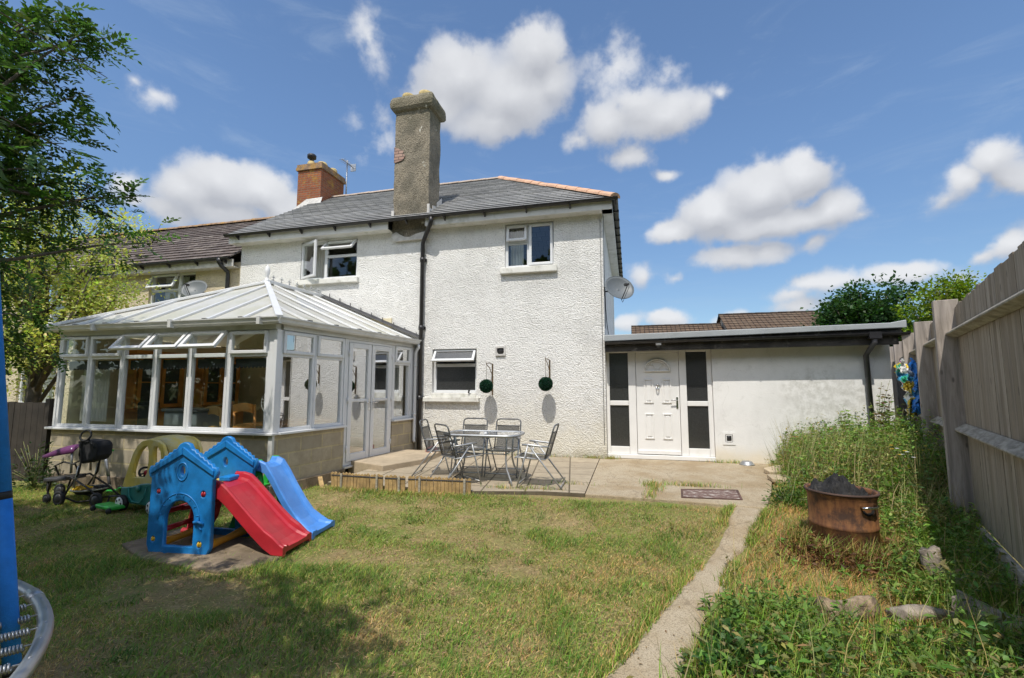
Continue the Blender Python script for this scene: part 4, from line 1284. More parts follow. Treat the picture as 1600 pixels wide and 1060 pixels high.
for k in range(1, 7):
    e = ER0.lerp(ER1, k / 6.6); mb.box(e.x - 0.02, e.x + 0.03, e.y - 0.035, e.y + 0.035, 2.445, 2.49)
mb.build('bar_cap', M['grey_pipe'], croof)
mb = MB()
for k in range(7):
    p = APX.lerp(RDG, 0.10 + 0.135 * k) + Vector((0, 0, 0.07))
    mb.box(p.x - 0.006, p.x + 0.006, p.y - 0.008, p.y + 0.008, p.z, p.z + 0.15)
    mb.box(p.x - 0.006, p.x + 0.006, p.y - 0.045, p.y + 0.045, p.z + 0.085, p.z + 0.105)
    mb.box(p.x - 0.006, p.x + 0.006, p.y - 0.022, p.y + 0.022, p.z + 0.03, p.z + 0.042)
mb.box(-7.21, -7.15, APX.y + 0.05, -0.01, APX.z + 0.07, APX.z + 0.082)
mb.build('cresting', M['upvc_gutter'], croof)
mb = MB(); mb.lathe([(0.05, 0), (0.045, 0.03), (0.02, 0.05), (0.03, 0.09), (0.05, 0.17), (0.052, 0.22), (0.035, 0.28), (0.0, 0.34)], APX + Vector((0, 0, 0.06)), 14)
mb.build('finial', M['white_plastic'], croof)
mb = MB()                                                     # stepped lead along the wall
a, b = RDG + Vector((0.1, -0.012, 0.05)), ER1 + Vector((0.02, -0.012, 0.05))
mb.prism([a + Vector((-0.1, 0, 0.0)), a + Vector((-0.1, 0, 0.055)), b + Vector((0.0, 0, 0.075)), b + Vector((0.03, 0, 0.0))], (0, -0.02, 0))
mb.prism([a + Vector((-0.1, 0, -0.01)), b + Vector((0.03, 0, -0.01)), b + Vector((0.03, -0.09, -0.01)), a + Vector((-0.1, -0.09, -0.01))], (0, 0, 0.02))
for k in range(9):
    p = a.lerp(b, (k + 0.5) / 9) + Vector((0, -0.022, 0.03)); mb.box(p.x - 0.008, p.x + 0.008, p.y - 0.012, p.y + 0.002, p.z - 0.02, p.z + 0.07)
mb.build('lead_flashing', M['lead'], croof)
mb = MB()
def cgut(mb, a, b, out):
    """ogee-ish square gutter"""
    a, b, out = Vector(a), Vector(b), Vector(out)
    prof = [(0.0, -0.10), (0.05, -0.10), (0.075, -0.075), (0.085, -0.04), (0.105, -0.015), (0.105, 0.0), (0.095, 0.0), (0.09, -0.03), (0.0, -0.06)]
    n = len(prof); V = [c + out * p[0] + Vector((0, 0, p[1])) for c in (a, b) for p in prof]
    d_ = (b - a)
    F = [(i, (i + 1) % n, n + (i + 1) % n, n + i) for i in range(n)] + [tuple(range(n)), tuple(range(n, 2 * n))[::-1]]
    mb.add(V, F)
cgut(mb, (-9.66, -3.80, 2.47), (-4.93, -3.80, 2.47), (0, -1, 0))
cgut(mb, tuple(CA + CU * -0.12 + CN * 0.08 + Vector((0, 0, 2.47))), tuple(CA + CU * CL + CN * 0.08 + Vector((0, 0, 2.47))), CN)
for x in (-5.25, -6.9, -8.5): mb.box(x - 0.03, x + 0.03, -3.92, -3.80, 2.36, 2.475)
mb.build('gutter', M['upvc_gutter'], con)
mb = MB()
q = CA + CU * 3.63
mb.tube([q + CN * 0.13 + Vector((0, 0, 2.37)), q + CN * 0.13 + Vector((0, 0, 2.3)), q + CN * 0.06 + Vector((0, 0, 2.2)), q + CN * 0.055 + Vector((0, 0, 0.30)), q + CN * 0.075 + Vector((0, 0, 0.25))], 0.034, 10)
for z in (0.85, 1.9): mb.lathe([(0.034, -0.02), (0.041, -0.02), (0.041, 0.02), (0.034, 0.02)], q + CN * 0.055 + Vector((0, 0, z)), 10)
mb.build('downpipe', M['upvc'], con)
# inside
mb = MB(); mb.prism([(-9.42, -3.52, -0.05), (-5.28, -3.52, -0.05), (-4.84, -0.01, -0.05), (-9.42, -0.01, -0.05)], (0, 0, 0.12)); mb.build('floor', M['interior_floor'], con)
mb = MB()
mb.box(-9.41, -6.36, -0.03, -0.006, 0.075, 3.0); mb.box(-5.24, -4.72, -0.03, -0.006, 0.075, 2.40); mb.box(-6.36, -5.24, -0.03, -0.006, 2.16, 3.0)
mb.build('inner_wall', M['interior_wall'], con)
for k in range(6):
    mb = MB()
    a, b = FX[k] + 0.06, FX[k + 1] - 0.06; n = 9; P = [(a, -3.62, 1.88), (b, -3.62, 1.88)]
    for i in range(n * 3 + 1):
        t = i / (n * 3.0); P.append((b + (a - b) * t, -3.62, 1.76 - 0.035 * abs(math.sin(t * n * math.pi))))
    mb.prism(P, (0, 0.01, 0)); mb.build('pelmet', M['net'], con)
curtain(con, -9.38, -8.75, 0.85, 1.75, -3.4, 'curtain', 10, 0.012, name='blind')
# hanging blind inside the side light
qa, qb = CA + CU * 2.97 - CN * 0.16, CA + CU * 3.48 - CN * 0.16
mb = MB()
for k in range(6):
    p = qa.lerp(qb, (k + 0.5) / 6); mb.obox(p, CU, CN, ZA, -0.040, 0.036, -0.006 + 0.012 * (k % 2), 0.008 + 0.012 * (k % 2), 0.83, 1.90)
mb.build('blind', M['curtain'], con)

# ================================================================ furniture seen through the glass
def dresser(label, yc, w_all):
    """built facing +x, its back to the left wall"""
    t = thing('dresser', label, 'dresser', (-9.40, yc, 0.07), R(90), 'pine dressers inside the conservatory')
    B = lambda mb, n, m, p=None, bevel=0.0: mb.build(n, m, p or t, bevel=bevel, local=True)
    x0, x1 = -w_all / 2, w_all / 2
    mb = MB()
    mb.box(x0, x1, -0.45, 0, 0, 0.90); mb.box(x0 - 0.03, x1 + 0.03, -0.48, 0, 0.902, 0.94)
    mb.box(x0 + 0.02, x0 + 0.06, -0.30, 0, 0.942, 2.0); mb.box(x1 - 0.06, x1 - 0.02, -0.30, 0, 0.942, 2.0)
    mb.box(x0 + 0.062, x1 - 0.062, -0.03, 0, 0.942, 2.0); mb.box(x0, x1, -0.34, 0, 2.002, 2.07)
    for z in (1.30, 1.65): mb.box(x0 + 0.062, x1 - 0.062, -0.28, -0.032, z, z + 0.02)
    B(mb, 'carcass', M['pine'], None, 0.006)
    n = 2; w_ = (w_all - 0.12) / n
    for k in range(n):
        a = x0 + 0.06 + w_ * k
        mb = MB(); mb.box(a + 0.02, a + w_ - 0.02, -0.465, -0.452, 0.69, 0.86); mb.box(a + w_ / 2 - 0.02, a + w_ / 2 + 0.02, -0.485, -0.466, 0.76, 0.79); B(mb, 'drawer', M['pine'], None, 0.006)
        mb = MB(); frame(mb, (0, -0.452, 0), XA, ZA, NF, a + 0.02, a + w_ - 0.02, 0.09, 0.65, 0.06, 0.0, 0.014); mb.box(a + 0.08, a + w_ - 0.08, -0.458, -0.4525, 0.15, 0.59); B(mb, 'door', M['pine'])
        mb = MB(); frame(mb, (0, -0.302, 0), XA, ZA, NF, a + 0.01, a + w_ - 0.01, 0.96, 1.98, 0.07, 0.0, 0.02); mb.box(a + 0.07, a + w_ - 0.07, -0.318, -0.306, 1.45, 1.47)
        dd = B(mb, 'glazed_door', M['pine'])
        mb = MB(); mb.box(a + 0.07, a + w_ - 0.07, -0.306, -0.303, 1.02, 1.92); B(mb, 'pane', M['net'], dd)


dresser('varnished pine dresser inside the conservatory, behind its third and fourth front windows from the left', -2.22, 1.05)
dresser('varnished pine dresser inside the conservatory, behind its fifth front window from the left', -0.78, 1.05)


def dining_chair(x, y, rz, label, mat, hi=1.02):
    t = thing('dining_chair', label, 'chair', (x, y, 0.07), rz, 'pine dining chairs inside the conservatory')
    def P(mb, name, m, bevel=0.006): return mb.build(name, m, t, bevel=bevel, local=True)
    mb = MB(); mb.box(-0.21, 0.21, -0.21, 0.21, 0.43, 0.46); P(mb, 'seat', mat)
    for sx in (-1, 1):
        mb = MB(); mb.tube([(sx * 0.19, -0.19, 0.43), (sx * 0.19, -0.19, 0.0)], 0.018, 8); P(mb, 'leg', mat, 0)
        mb = MB(); mb.tube([(sx * 0.19, 0.19, 0.0), (sx * 0.19, 0.19, 0.45), (sx * 0.19, 0.24, hi)], 0.02, 8); P(mb, 'leg', mat, 0)
    mb = MB()
    V = []
    for z0, z1 in ((hi - 0.14, hi), (hi - 0.42, hi - 0.34)):
        for k in range(8):
            a, b = -0.17 + 0.34 * k / 8, -0.17 + 0.34 * (k + 1) / 8
            yb = 0.235 - (1.02 - z1) * 0.06
            c0 = 0.03 * (1 - (2 * k / 8 - 1) ** 2); c1 = 0.03 * (1 - (2 * (k + 1) / 8 - 1) ** 2)
            mb.prism([(a, yb, z0 + c0), (b, yb, z0 + c1), (b, yb, z1 + c1), (a, yb, z1 + c0)], (0, 0.022, 0))
    P(mb, 'backrest', mat, 0)
    return t


dining_chair(-6.22, -2.85, R(185), 'honey pine dining chair inside the conservatory, directly under the right-hand front window', M['pine'], 1.08)
dining_chair(-6.90, -2.75, R(170), 'light pine dining chair inside the conservatory in front of the dresser', M['pine_light'], 1.02)
t = thing('dining_table', 'low pine table top just visible inside the conservatory by the front glass', 'table', (-5.75, -2.4, 0.07))
mb = MB(); mb.box(-6.25, -5.40, -3.05, -1.85, 0.80, 0.84); mb.build('tabletop', M['pine'], t, bevel=0.006)
for sx in (-6.2, -5.45):
    for sy in (-3.0, -1.9):
        mb = MB(); mb.box(sx - 0.03, sx + 0.03, sy - 0.03, sy + 0.03, 0.07, 0.798); mb.build('leg', M['pine'], t)
t = thing('bin', 'dark grey upright bin standing inside the conservatory', 'bin', (-8.55, -3.25, 0.07))
mb = MB(); mb.lathe([(0.0, 0.07), (0.13, 0.07), (0.15, 1.10), (0.15, 1.12), (0.0, 1.12)], (-8.42, -2.95, 0), 18); mb.build('body', M['dark_grey'], t)
mb = MB(); mb.lathe([(0.155, 1.122), (0.155, 1.15), (0.12, 1.19), (0.0, 1.20)], (-8.42, -2.95, 0), 18); mb.build('lid', M['rubber'], t)
t = thing('storage_crate', 'pale grey plastic storage crate inside the conservatory behind the glass', 'crate', (-7.4, -2.9, 0.07))
mb = MB(); mb.box(-7.75, -7.05, -3.2, -2.7, 0.075, 1.02); mb.build('body', pm('grey_tub', (0.22, 0.24, 0.26), 0.5), t, bevel=0.02)
mb = MB(); mb.box(-7.78, -7.02, -3.23, -2.67, 1.022, 1.07); mb.build('lid', M['dish'], t, bevel=0.012)
t = thing('fan', 'white round pedestal fan inside the conservatory by the corner window', 'fan', (-5.42, -3.2, 0.07))
mb = MB(); mb.lathe([(0.0, 0.07), (0.2, 0.07), (0.19, 0.10), (0.03, 0.12), (0.02, 0.14), (0.015, 1.05), (0.0, 1.05)], (-5.42, -3.3, 0), 16); mb.build('stand', M['white_plastic'], t)
mb = MB()
for r in (0.2, 0.15, 0.10, 0.05): mb.tube([(-5.42 + r * math.cos(2 * math.pi * k / 24), -3.36, 1.20 + r * math.sin(2 * math.pi * k / 24)) for k in range(25)], 0.004, 4, cap=False)
for k in range(24): mb.tube([(-5.42, -3.37, 1.20), (-5.42 + 0.2 * math.cos(2 * math.pi * k / 24), -3.36, 1.20 + 0.2 * math.sin(2 * math.pi * k / 24))], 0.003, 4)
mb.build('grille', M['white_plastic'], t)
mb = MB()
for k in range(3):
    a = 2 * math.pi * k / 3
    mb.prism([(-5.42 + 0.17 * math.cos(a + j), -3.33 + 0.02 * j, 1.20 + 0.17 * math.sin(a + j)) for j in (-0.5, 0, 0.5)] + [(-5.42, -3.33, 1.20)], (0, 0.006, 0))
mb.build('blade', M['dish'], t)

# ================================================================ FLAT-ROOFED SIDE EXTENSION
ex = thing('side_extension', 'low white flat-roofed side extension with panelled front door and peeling black fascia', 'extension', (2.0, 0.12, 0.0))
EYW = 0.12
mb = MB()
wall_holes(mb, (0, EYW, 0), XA, NF, 1.545, 4.50, -0.25, 2.26, [(1.725, 1.855, 0.40, 0.545)], 0.06)
mb.quad((4.50, EYW, -0.25), (4.50, 5.5, -0.25), (4.50, 5.5, 2.26), (4.50, EYW, 2.26))
mb.quad((4.50, 5.5, -0.25), (WR + 0.01, 5.5, -0.25), (WR + 0.01, 5.5, 2.26), (4.50, 5.5, 2.26))
mb.quad((1.545, 0.26, -0.25), (1.545, EYW, -0.25), (1.545, EYW, 2.26), (1.545, 0.26, 2.26))
mb.build('wall', M['smooth_render'], ex)
mb = MB()
mb.prism([(WR + 0.003, -0.27, 2.33), (4.60, -0.27, 2.45), (4.60, -0.27, 2.585), (4.36, -0.27, 2.54), (WR + 0.003, -0.27, 2.455)], (0, 0.04, 0))
er = mb.build('roof_edge', M['flashing'], ex, bevel=0.012)
mb = MB()
mb.prism([(WR + 0.003, -0.23, 2.36), (4.58, -0.23, 2.48), (4.58, 5.8, 2.46), (WR + 0.003, 5.8, 2.34)], (0, 0, 0.05))
mb.build('roof', M['flashing'], ex)
mb = MB(); mb.prism([(WR + 0.003, -0.20, 2.26), (4.55, -0.20, 2.33), (4.55, -0.20, 2.47), (WR + 0.003, -0.20, 2.355)], (0, 0.03, 0)); mb.build('fascia_board', M['tar_board'], ex)
mb = MB(); mb.prism([(WR + 0.003, -0.19, 2.13), (4.50, -0.19, 2.17), (4.50, -0.19, 2.328), (WR + 0.003, -0.19, 2.258)], (0, 0.03, 0)); mb.build('lower_board', M['grey_board'], ex)
mb = MB(); mb.prism([(WR + 0.003, -0.155, 2.135), (4.49, -0.155, 2.175), (4.49, EYW - 0.003, 2.225), (WR + 0.003, EYW - 0.003, 2.185)], (0, 0, 0.02)); mb.build('soffit_board', M['tar_board'], ex)
mb = MB()
gutter(mb, (WR + 0.02, -0.262, 2.315), (4.63, -0.262, 2.375), 0.05)
for k in range(6): x = -0.2 + 0.85 * k; mb.box(x, x + 0.03, -0.318, -0.20, 2.29 + 0.0118 * (x + 0.45), 2.32 + 0.0118 * (x + 0.45))
mb.box(4.02, 4.20, -0.32, -0.205, 2.27, 2.385)
mb.build('gutter', M['black_pipe'], ex)
mb = MB(); mb.tube([(4.11, -0.262, 2.31), (4.11, -0.262, 2.20), (4.10, -0.10, 2.10), (4.10, 0.05, 2.0), (4.13, 0.055, 0.0)], 0.042, 10); mb.build('downpipe', M['grey_pipe'], ex)
mb = MB()
frame(mb, (0, EYW, 0), XA, ZA, NF, 1.735, 1.845, 0.41, 0.535, 0.012, -0.02, 0.012)
mb.box(1.68, 1.90, EYW - 0.012, EYW - 0.002, 0.355, 0.40); mb.box(1.68, 1.724, EYW - 0.012, EYW - 0.002, 0.40, 0.59); mb.box(1.856, 1.90, EYW - 0.012, EYW - 0.002, 0.40, 0.59); mb.box(1.724, 1.856, EYW - 0.012, EYW - 0.002, 0.546, 0.59)
vn = mb.build('vent', M['painted_white'], ex)
mb = MB(); mb.lathe([(0.0, 0.0), (0.052, 0.0), (0.052, 0.02), (0.03, 0.03), (0, 0.03)], (1.79, EYW + 0.02, 0.473), 16, axis=NF); mb.build('flap', M['black_pipe'], vn)
# door set: frame with sidelights, leaf
DO = (0, 0.155, 0)
mb = MB()
mb.obox(DO, XA, NF, ZA, WR + 0.004, 1.54, -0.07, 0.06, 0.035, 0.115)                         # cill
for a, b in ((WR + 0.004, -0.40), (-0.03, 0.115), (0.945, 1.075), (1.455, 1.54)): mb.obox(DO, XA, NF, ZA, a, b, -0.07, 0.0, 0.117, 2.18)
for a, b in ((-0.398, -0.032), (1.077, 1.453)):
    for z0, z1 in ((0.117, 0.26), (1.07, 1.165), (2.13, 2.18)): mb.obox(DO, XA, NF, ZA, a, b, -0.068, -0.002, z0, z1)
mb.obox(DO, XA, NF, ZA, 0.117, 0.943, -0.068, -0.002, 2.12, 2.18)
df = mb.build('door_frame', M['painted_white'], ex, bevel=0.008)
for a, b in ((-0.40, -0.03), (1.075, 1.455)):
    for z0, z1 in ((0.26, 1.07), (1.165, 2.13)): pane(df, DO, XA, ZA, NF, a, b, z0, z1, -0.03, 'obscure')
mb = MB()
mb.obox(DO, XA, NF, ZA, 0.122, 0.938, -0.06, -0.012, 0.125, 2.115)
def moulding(mb, a, b, z0, z1):
    frame(mb, DO, XA, ZA, NF, a, b, z0, z1, 0.028, -0.012, 0.006)
    mb.obox(DO, XA, NF, ZA, a + 0.05, b - 0.05, -0.012, 0.002, z0 + 0.05, z1 - 0.05)
for a, b in ((0.27, 0.45), (0.61, 0.79)):
    moulding(mb, a, b, 1.12, 1.60); moulding(mb, a, b, 0.42, 0.92)
mb.obox(DO, XA, NF, ZA, 0.13, 0.93, -0.012, 0.02, 0.13, 0.20)
leaf = mb.build('door', M['painted_white'], ex, bevel=0.006)
mb = MB()                                                    # fan-shaped moulding
arc = lambda r: [(0.53 + r * math.cos(math.pi * k / 14), DO[1] - 0.012, 1.76 + r * 0.95 * math.sin(math.pi * k / 14)) for k in range(15)]
mb.tube(arc(0.24), 0.016, 6); mb.tube(arc(0.20), 0.008, 5)
mb.tube([(0.28, DO[1] - 0.012, 1.755), (0.78, DO[1] - 0.012, 1.755)], 0.016, 6)
for k in (4, 10): mb.tube([(0.53, DO[1] - 0.012, 1.76), (0.53 + 0.2 * math.cos(math.pi * k / 14), DO[1] - 0.012, 1.76 + 0.19 * math.sin(math.pi * k / 14))], 0.007, 5)
mb.build('fan_moulding', M['painted_white'], leaf)
mb = MB(); mb.tube([(0.50, DO[1] - 0.006, 1.47), (0.53, DO[1] - 0.03, 1.49), (0.56, DO[1] - 0.006, 1.47)], 0.014, 6); mb.tube([(0.50, DO[1] - 0.02, 1.47), (0.51, DO[1] - 0.035, 1.40), (0.53, DO[1] - 0.04, 1.375), (0.55, DO[1] - 0.035, 1.40), (0.56, DO[1] - 0.02, 1.47)], 0.011, 6); mb.build('knocker', M['chrome'], leaf)
mb = MB(); mb.obox(DO, XA, NF, ZA, 0.872, 0.908, -0.011, 0.0, 1.02, 1.24); mb.tube([(0.89, DO[1] - 0.0, 1.18), (0.89, DO[1] - 0.055, 1.18), (0.77, DO[1] - 0.06, 1.18)], 0.011, 8); mb.build('handle', M['chrome'], leaf)
t = thing('sensor_light', 'small white sensor fixed to the black board over the front door', 'sensor', (0.55, -0.2, 2.25))
mb = MB(); mb.box(0.50, 0.60, -0.27, -0.193, 2.235, 2.30); mb.build('body', M['white_plastic'], t, bevel=0.012)
mb = MB(); mb.lathe([(0.0, -0.05), (0.025, -0.045), (0.035, -0.02), (0.035, 0.0)], (0.55, -0.235, 2.233), 12); mb.build('lens', M['dark_grey'], t)

# ================================================================ GARDEN FENCES
fe = thing('fence', 'tall weathered grey close-board timber fence along the side of the garden', 'fence', (3.4, -3.6, 0.0))
FD = Vector((0.368, 0.930, 0)); FN = Vector((-0.930, 0.368, 0)); FB = Vector((3.38, -3.60, 0))
ks = [-3.6, 0.0, 1.80, 3.60, 5.40, 7.20]
rs = random.Random(9)
tops = [2.29, 2.30, 2.31, 2.29, 2.30]
for i in range(5):
    k0, k1 = ks[i], ks[i + 1]
    mb = MB(); k = k0 + 0.01
    n = int((k1 - k0) / 0.105); st = (k1 - k0 - 0.02) / n
    for j in range(n):
        a = k0 + 0.01 + st * j
        d0 = rs.random() * 0.004
        # feather-edge: thick on one side, lapping the next
        o = FB + FN * d0
        z1 = tops[i] + rs.uniform(-0.012, 0.012) + (0.032 * -a if i == 0 else 0.0)
        V = [o + FD * a + FN * 0.0, o + FD * (a + st * 0.97) + FN * 0.0, o + FD * (a + st * 0.97) + FN * -0.016, o + FD * a + FN * -0.016, ]
        V[0] = o + FD * a + FN * 0.0
        mb.prism([v + Vector((0, 0, 0.12)) for v in V], (0, 0, z1 - 0.12))
    mb.build('board_panel', M['fence_board'], fe)
    for z in (2.02, 1.00):
        mb = MB()
        o = FB + FN * 0.012 + FD * (k0 + 0.055)
        L = k1 - k0 - 0.11; dz = rs.uniform(-0.012, 0.012)
        P = [o + Vector((0, 0, z + 0.06)), o + FN * 0.085 + Vector((0, 0, z - 0.005)), o + FN * 0.085 + Vector((0, 0, z - 0.02)), o + Vector((0, 0, z - 0.055))]
        mb.prism(P, FD * L + Vector((0, 0, dz)))
        mb.build('rail', M['fence_rail'], fe, bevel=0.006)
    mb = MB()
    mb.obox(FB + FD * (k0 + 0.056), FD, FN, ZA, 0, k1 - k0 - 0.112, 0.012, 0.05, -0.25, 0.13)
    mb.build('gravel_board', M['fence_rail'], fe, bevel=0.006)
for i, k in enumerate(ks):
    mb = MB()
    mb.obox(FB + FD * k, FD, FN, ZA, -0.055, 0.055, -0.03, 0.17, -0.3, 2.36 + rs.uniform(-0.02, 0.02))
    mb.build('post', M['fence_post'], fe, bevel=0.006)

lf = thing('fence', 'low dark stained fence between the conservatory and the left garden edge', 'fence', (-10.8, -3.6, -0.16))
mb = MB(); rs = random.Random(2)
for j in range(26):
    a = -9.56 - 0.15 * j
    mb.box(a - 0.142, a, -3.62 - rs.random() * 0.012, -3.59, -0.25, 1.17 + rs.uniform(-0.01, 0.01))
mb.build('board_panel', M['dark_fence'], lf)
for x in (-9.62, -11.5, -13.3):
    mb = MB(); mb.box(x - 0.05, x + 0.05, -3.74, -3.64, -0.25, 1.24); mb.build('post', M['dark_fence'], lf)
mb = MB(); mb.box(-13.4, -9.57, -3.59, -3.55, 0.85, 0.93); mb.build('rail', M['dark_fence'], lf)

# ================================================================ BEYOND THE GARDEN
for (x0, x1, y0, y1, ez, rz, lab, gab) in ((0.2, 6.2, 22, 28, 4.2, 5.78, 'low tan tiled house roof showing over the extension, the lower of the two', 0), (6.15, 13.4, 21.5, 29, 4.6, 6.45, 'taller tan tiled house roof showing over the extension, beside the lower one', 1)):
    t = thing('distant_house', lab, 'house', ((x0 + x1) / 2, y0, 0))
    ym = (y0 + y1) / 2
    mb = MB(); mb.box(x0 + 0.2, x1 - 0.2, y0 + 0.3, y1 - 0.3, -0.28, ez)
    mb.prism([(x0 + 0.2, y0 + 0.3, ez), (x0 + 0.2, y1 - 0.3, ez), (x0 + 0.2, ym, rz - 0.1)], (0.2, 0, 0))
    mb.build('wall', M['far_wall'], t)
    mb = MB()
    hx = 1.1 if gab else 0.0
    slope(mb, (x0, y0, ez - 0.1), (x1, y0, ez - 0.1), (x0, ym, rz), (x1 - hx, ym, rz), 9, 0.04)
    slope(mb, (x1, y1, ez - 0.1), (x0, y1, ez - 0.1), (x1 - hx, ym, rz), (x0, ym, rz), 9, 0.04)
    if hx: slope(mb, (x1, y0, ez - 0.1), (x1, y1, ez - 0.1), (x1 - hx, ym, rz), (x1 - hx, ym + 0.001, rz), 9, 0.04)
    rf = mb.build('roof', M['tan_tile'], t)
    mb = MB(); ridge_tiles(mb, (x0, ym, rz + 0.02), (x1 - hx, ym, rz + 0.02), 0.13, 0.45); mb.build('ridge_tile', M['tan_tile'], rf)

# ================================================================ placing helpers
_cm = cam.rotation_euler.to_matrix()


def at(px, py, X=None, Y=None, Z=None):
    """the world point that shows at photo pixel (px, py), on one coordinate plane"""
    d_ = _cm @ Vector(((px - 800.0) / 723.0, -(py - 530.0) / 723.0, -1.0))
    o_ = cam.location
    if X is not None: t_ = (X - o_.x) / d_.x
    elif Y is not None: t_ = (Y - o_.y) / d_.y
    else: t_ = (Z - o_.z) / d_.z
    return Vector(o_) + d_ * t_


def plate(name, loops, thick, mat, parent, o, u, w, bevel=0.008, local=False):
    """flat outline with holes, extruded to a rounded plate; loops in (u, w) coordinates"""
    cu = bpy.data.curves.new(name, 'CURVE')
    cu.dimensions = '2D'; cu.fill_mode = 'BOTH'; cu.extrude = thick / 2 - bevel; cu.bevel_depth = bevel; cu.bevel_resolution = 2
    for lp in loops:
        sp = cu.splines.new('POLY'); sp.points.add(len(lp) - 1)
        for i, q in enumerate(lp): sp.points[i].co = (q[0], q[1], 0, 1)
        sp.use_cyclic_u = True
    tmp = bpy.data.objects.new('tmp', cu); COL.objects.link(tmp)
    me = bpy.data.meshes.new_from_object(tmp.evaluated_get(bpy.context.evaluated_depsgraph_get()))
    bpy.data.objects.remove(tmp); bpy.data.curves.remove(cu)
    u, w = Vector(u).normalized(), Vector(w).normalized(); n = u.cross(w)
    off = Vector((0, 0, 0)) if (local or parent is None) else chain_off(parent)
    Mx = Matrix(((u.x, w.x, n.x, o[0] - off.x), (u.y, w.y, n.y, o[1] - off.y), (u.z, w.z, n.z, o[2] - off.z), (0, 0, 0, 1)))
    me.transform(Mx)
    me.materials.clear(); me.materials.append(mat)
    me.name = name
    ob = bpy.data.objects.new(name, me); COL.objects.link(ob); ob.parent = parent
    return ob


def circ(cx, cy, rx, ry=None, n=18, a0=0.0, a1=2 * math.pi):
    ry = rx if ry is None else ry
    full = abs(a1 - a0 - 2 * math.pi) < 1e-6
    m_ = n if full else n + 1
    return [(cx + rx * math.cos(a0 + (a1 - a0) * k / n), cy + ry * math.sin(a0 + (a1 - a0) * k / n)) for k in range(m_)]


# ================================================================ TABLE AND FOLDING CHAIRS
t = thing('garden_table', 'grey metal patio table with smoked glass top among the mesh chairs', 'table', (-2.16, -2.63, 0.035))
tx0, tx1, ty0, ty1, tz = -2.74, -1.60, -2.98, -2.30, 0.745
def rrect(x0, x1, y0, y1, r, n=5):
    P = []
    for cx, cy, a in ((x1 - r, y1 - r, 0), (x0 + r, y1 - r, 90), (x0 + r, y0 + r, 180), (x1 - r, y0 + r, 270)):
        P += [(cx + r * math.cos(R(a + 90 * k / n)), cy + r * math.sin(R(a + 90 * k / n))) for k in range(n + 1)]
    return P
mb = MB(); mb.prism([(x, y, tz - 0.008) for x, y in rrect(tx0 + 0.02, tx1 - 0.02, ty0 + 0.02, ty1 - 0.02, 0.15)], (0, 0, 0.007)); mb.build('tabletop', M['table_glass'], t)
mb = MB(); P = [(x, y, tz - 0.012) for x, y in rrect(tx0, tx1, ty0, ty1, 0.17)]; mb.tube(P + P[:2], 0.021, 8, cap=False); mb.build('rim', M['silver_paint'], t)
mb = MB(); mb.lathe([(0.022, -0.005), (0.03, 0.0), (0.03, 0.008), (0.018, 0.012), (0.0, 0.006)], (-2.16, -2.63, tz), 14); mb.build('parasol_hole_cap', M['white_plastic'], t)
for sx in (-1, 1):
    for sy in (-1, 1):
        mb = MB(); cx, cy = -2.17, -2.64
        P = [(cx + sx * 0.40, cy + sy * 0.20, tz - 0.03), (cx + sx * 0.39, cy + sy * 0.19, 0.50), (cx + sx * 0.385, cy + sy * 0.19, 0.36), (cx + sx * 0.41, cy + sy * 0.215, 0.24), (cx + sx * 0.48, cy + sy * 0.27, 0.10), (cx + sx * 0.50, cy + sy * 0.29, 0.04)]
        mb.tube(P, 0.014, 8); mb.build('leg', M['silver_paint'], t)
mb = MB()
for z in (0.46,):
    P = [(-2.17 + sx * 0.386, -2.64 + sy * 0.19, z) for sx, sy in ((-1, -1), (1, -1), (1, 1), (-1, 1), (-1, -1))]
    for a, b in zip(P[:-1], P[1:]): mb.tube([a, b], 0.009, 6)
mb.build('stretcher', M['silver_paint'], t)
for sy in (-0.2, 0.2):
    mb = MB(); mb.tube([(-2.17 - 0.4, -2.64 + sy, tz - 0.03), (-2.17 + 0.4, -2.64 + sy, tz - 0.03)], 0.011, 6); mb.build('top_rail', M['silver_paint'], t)


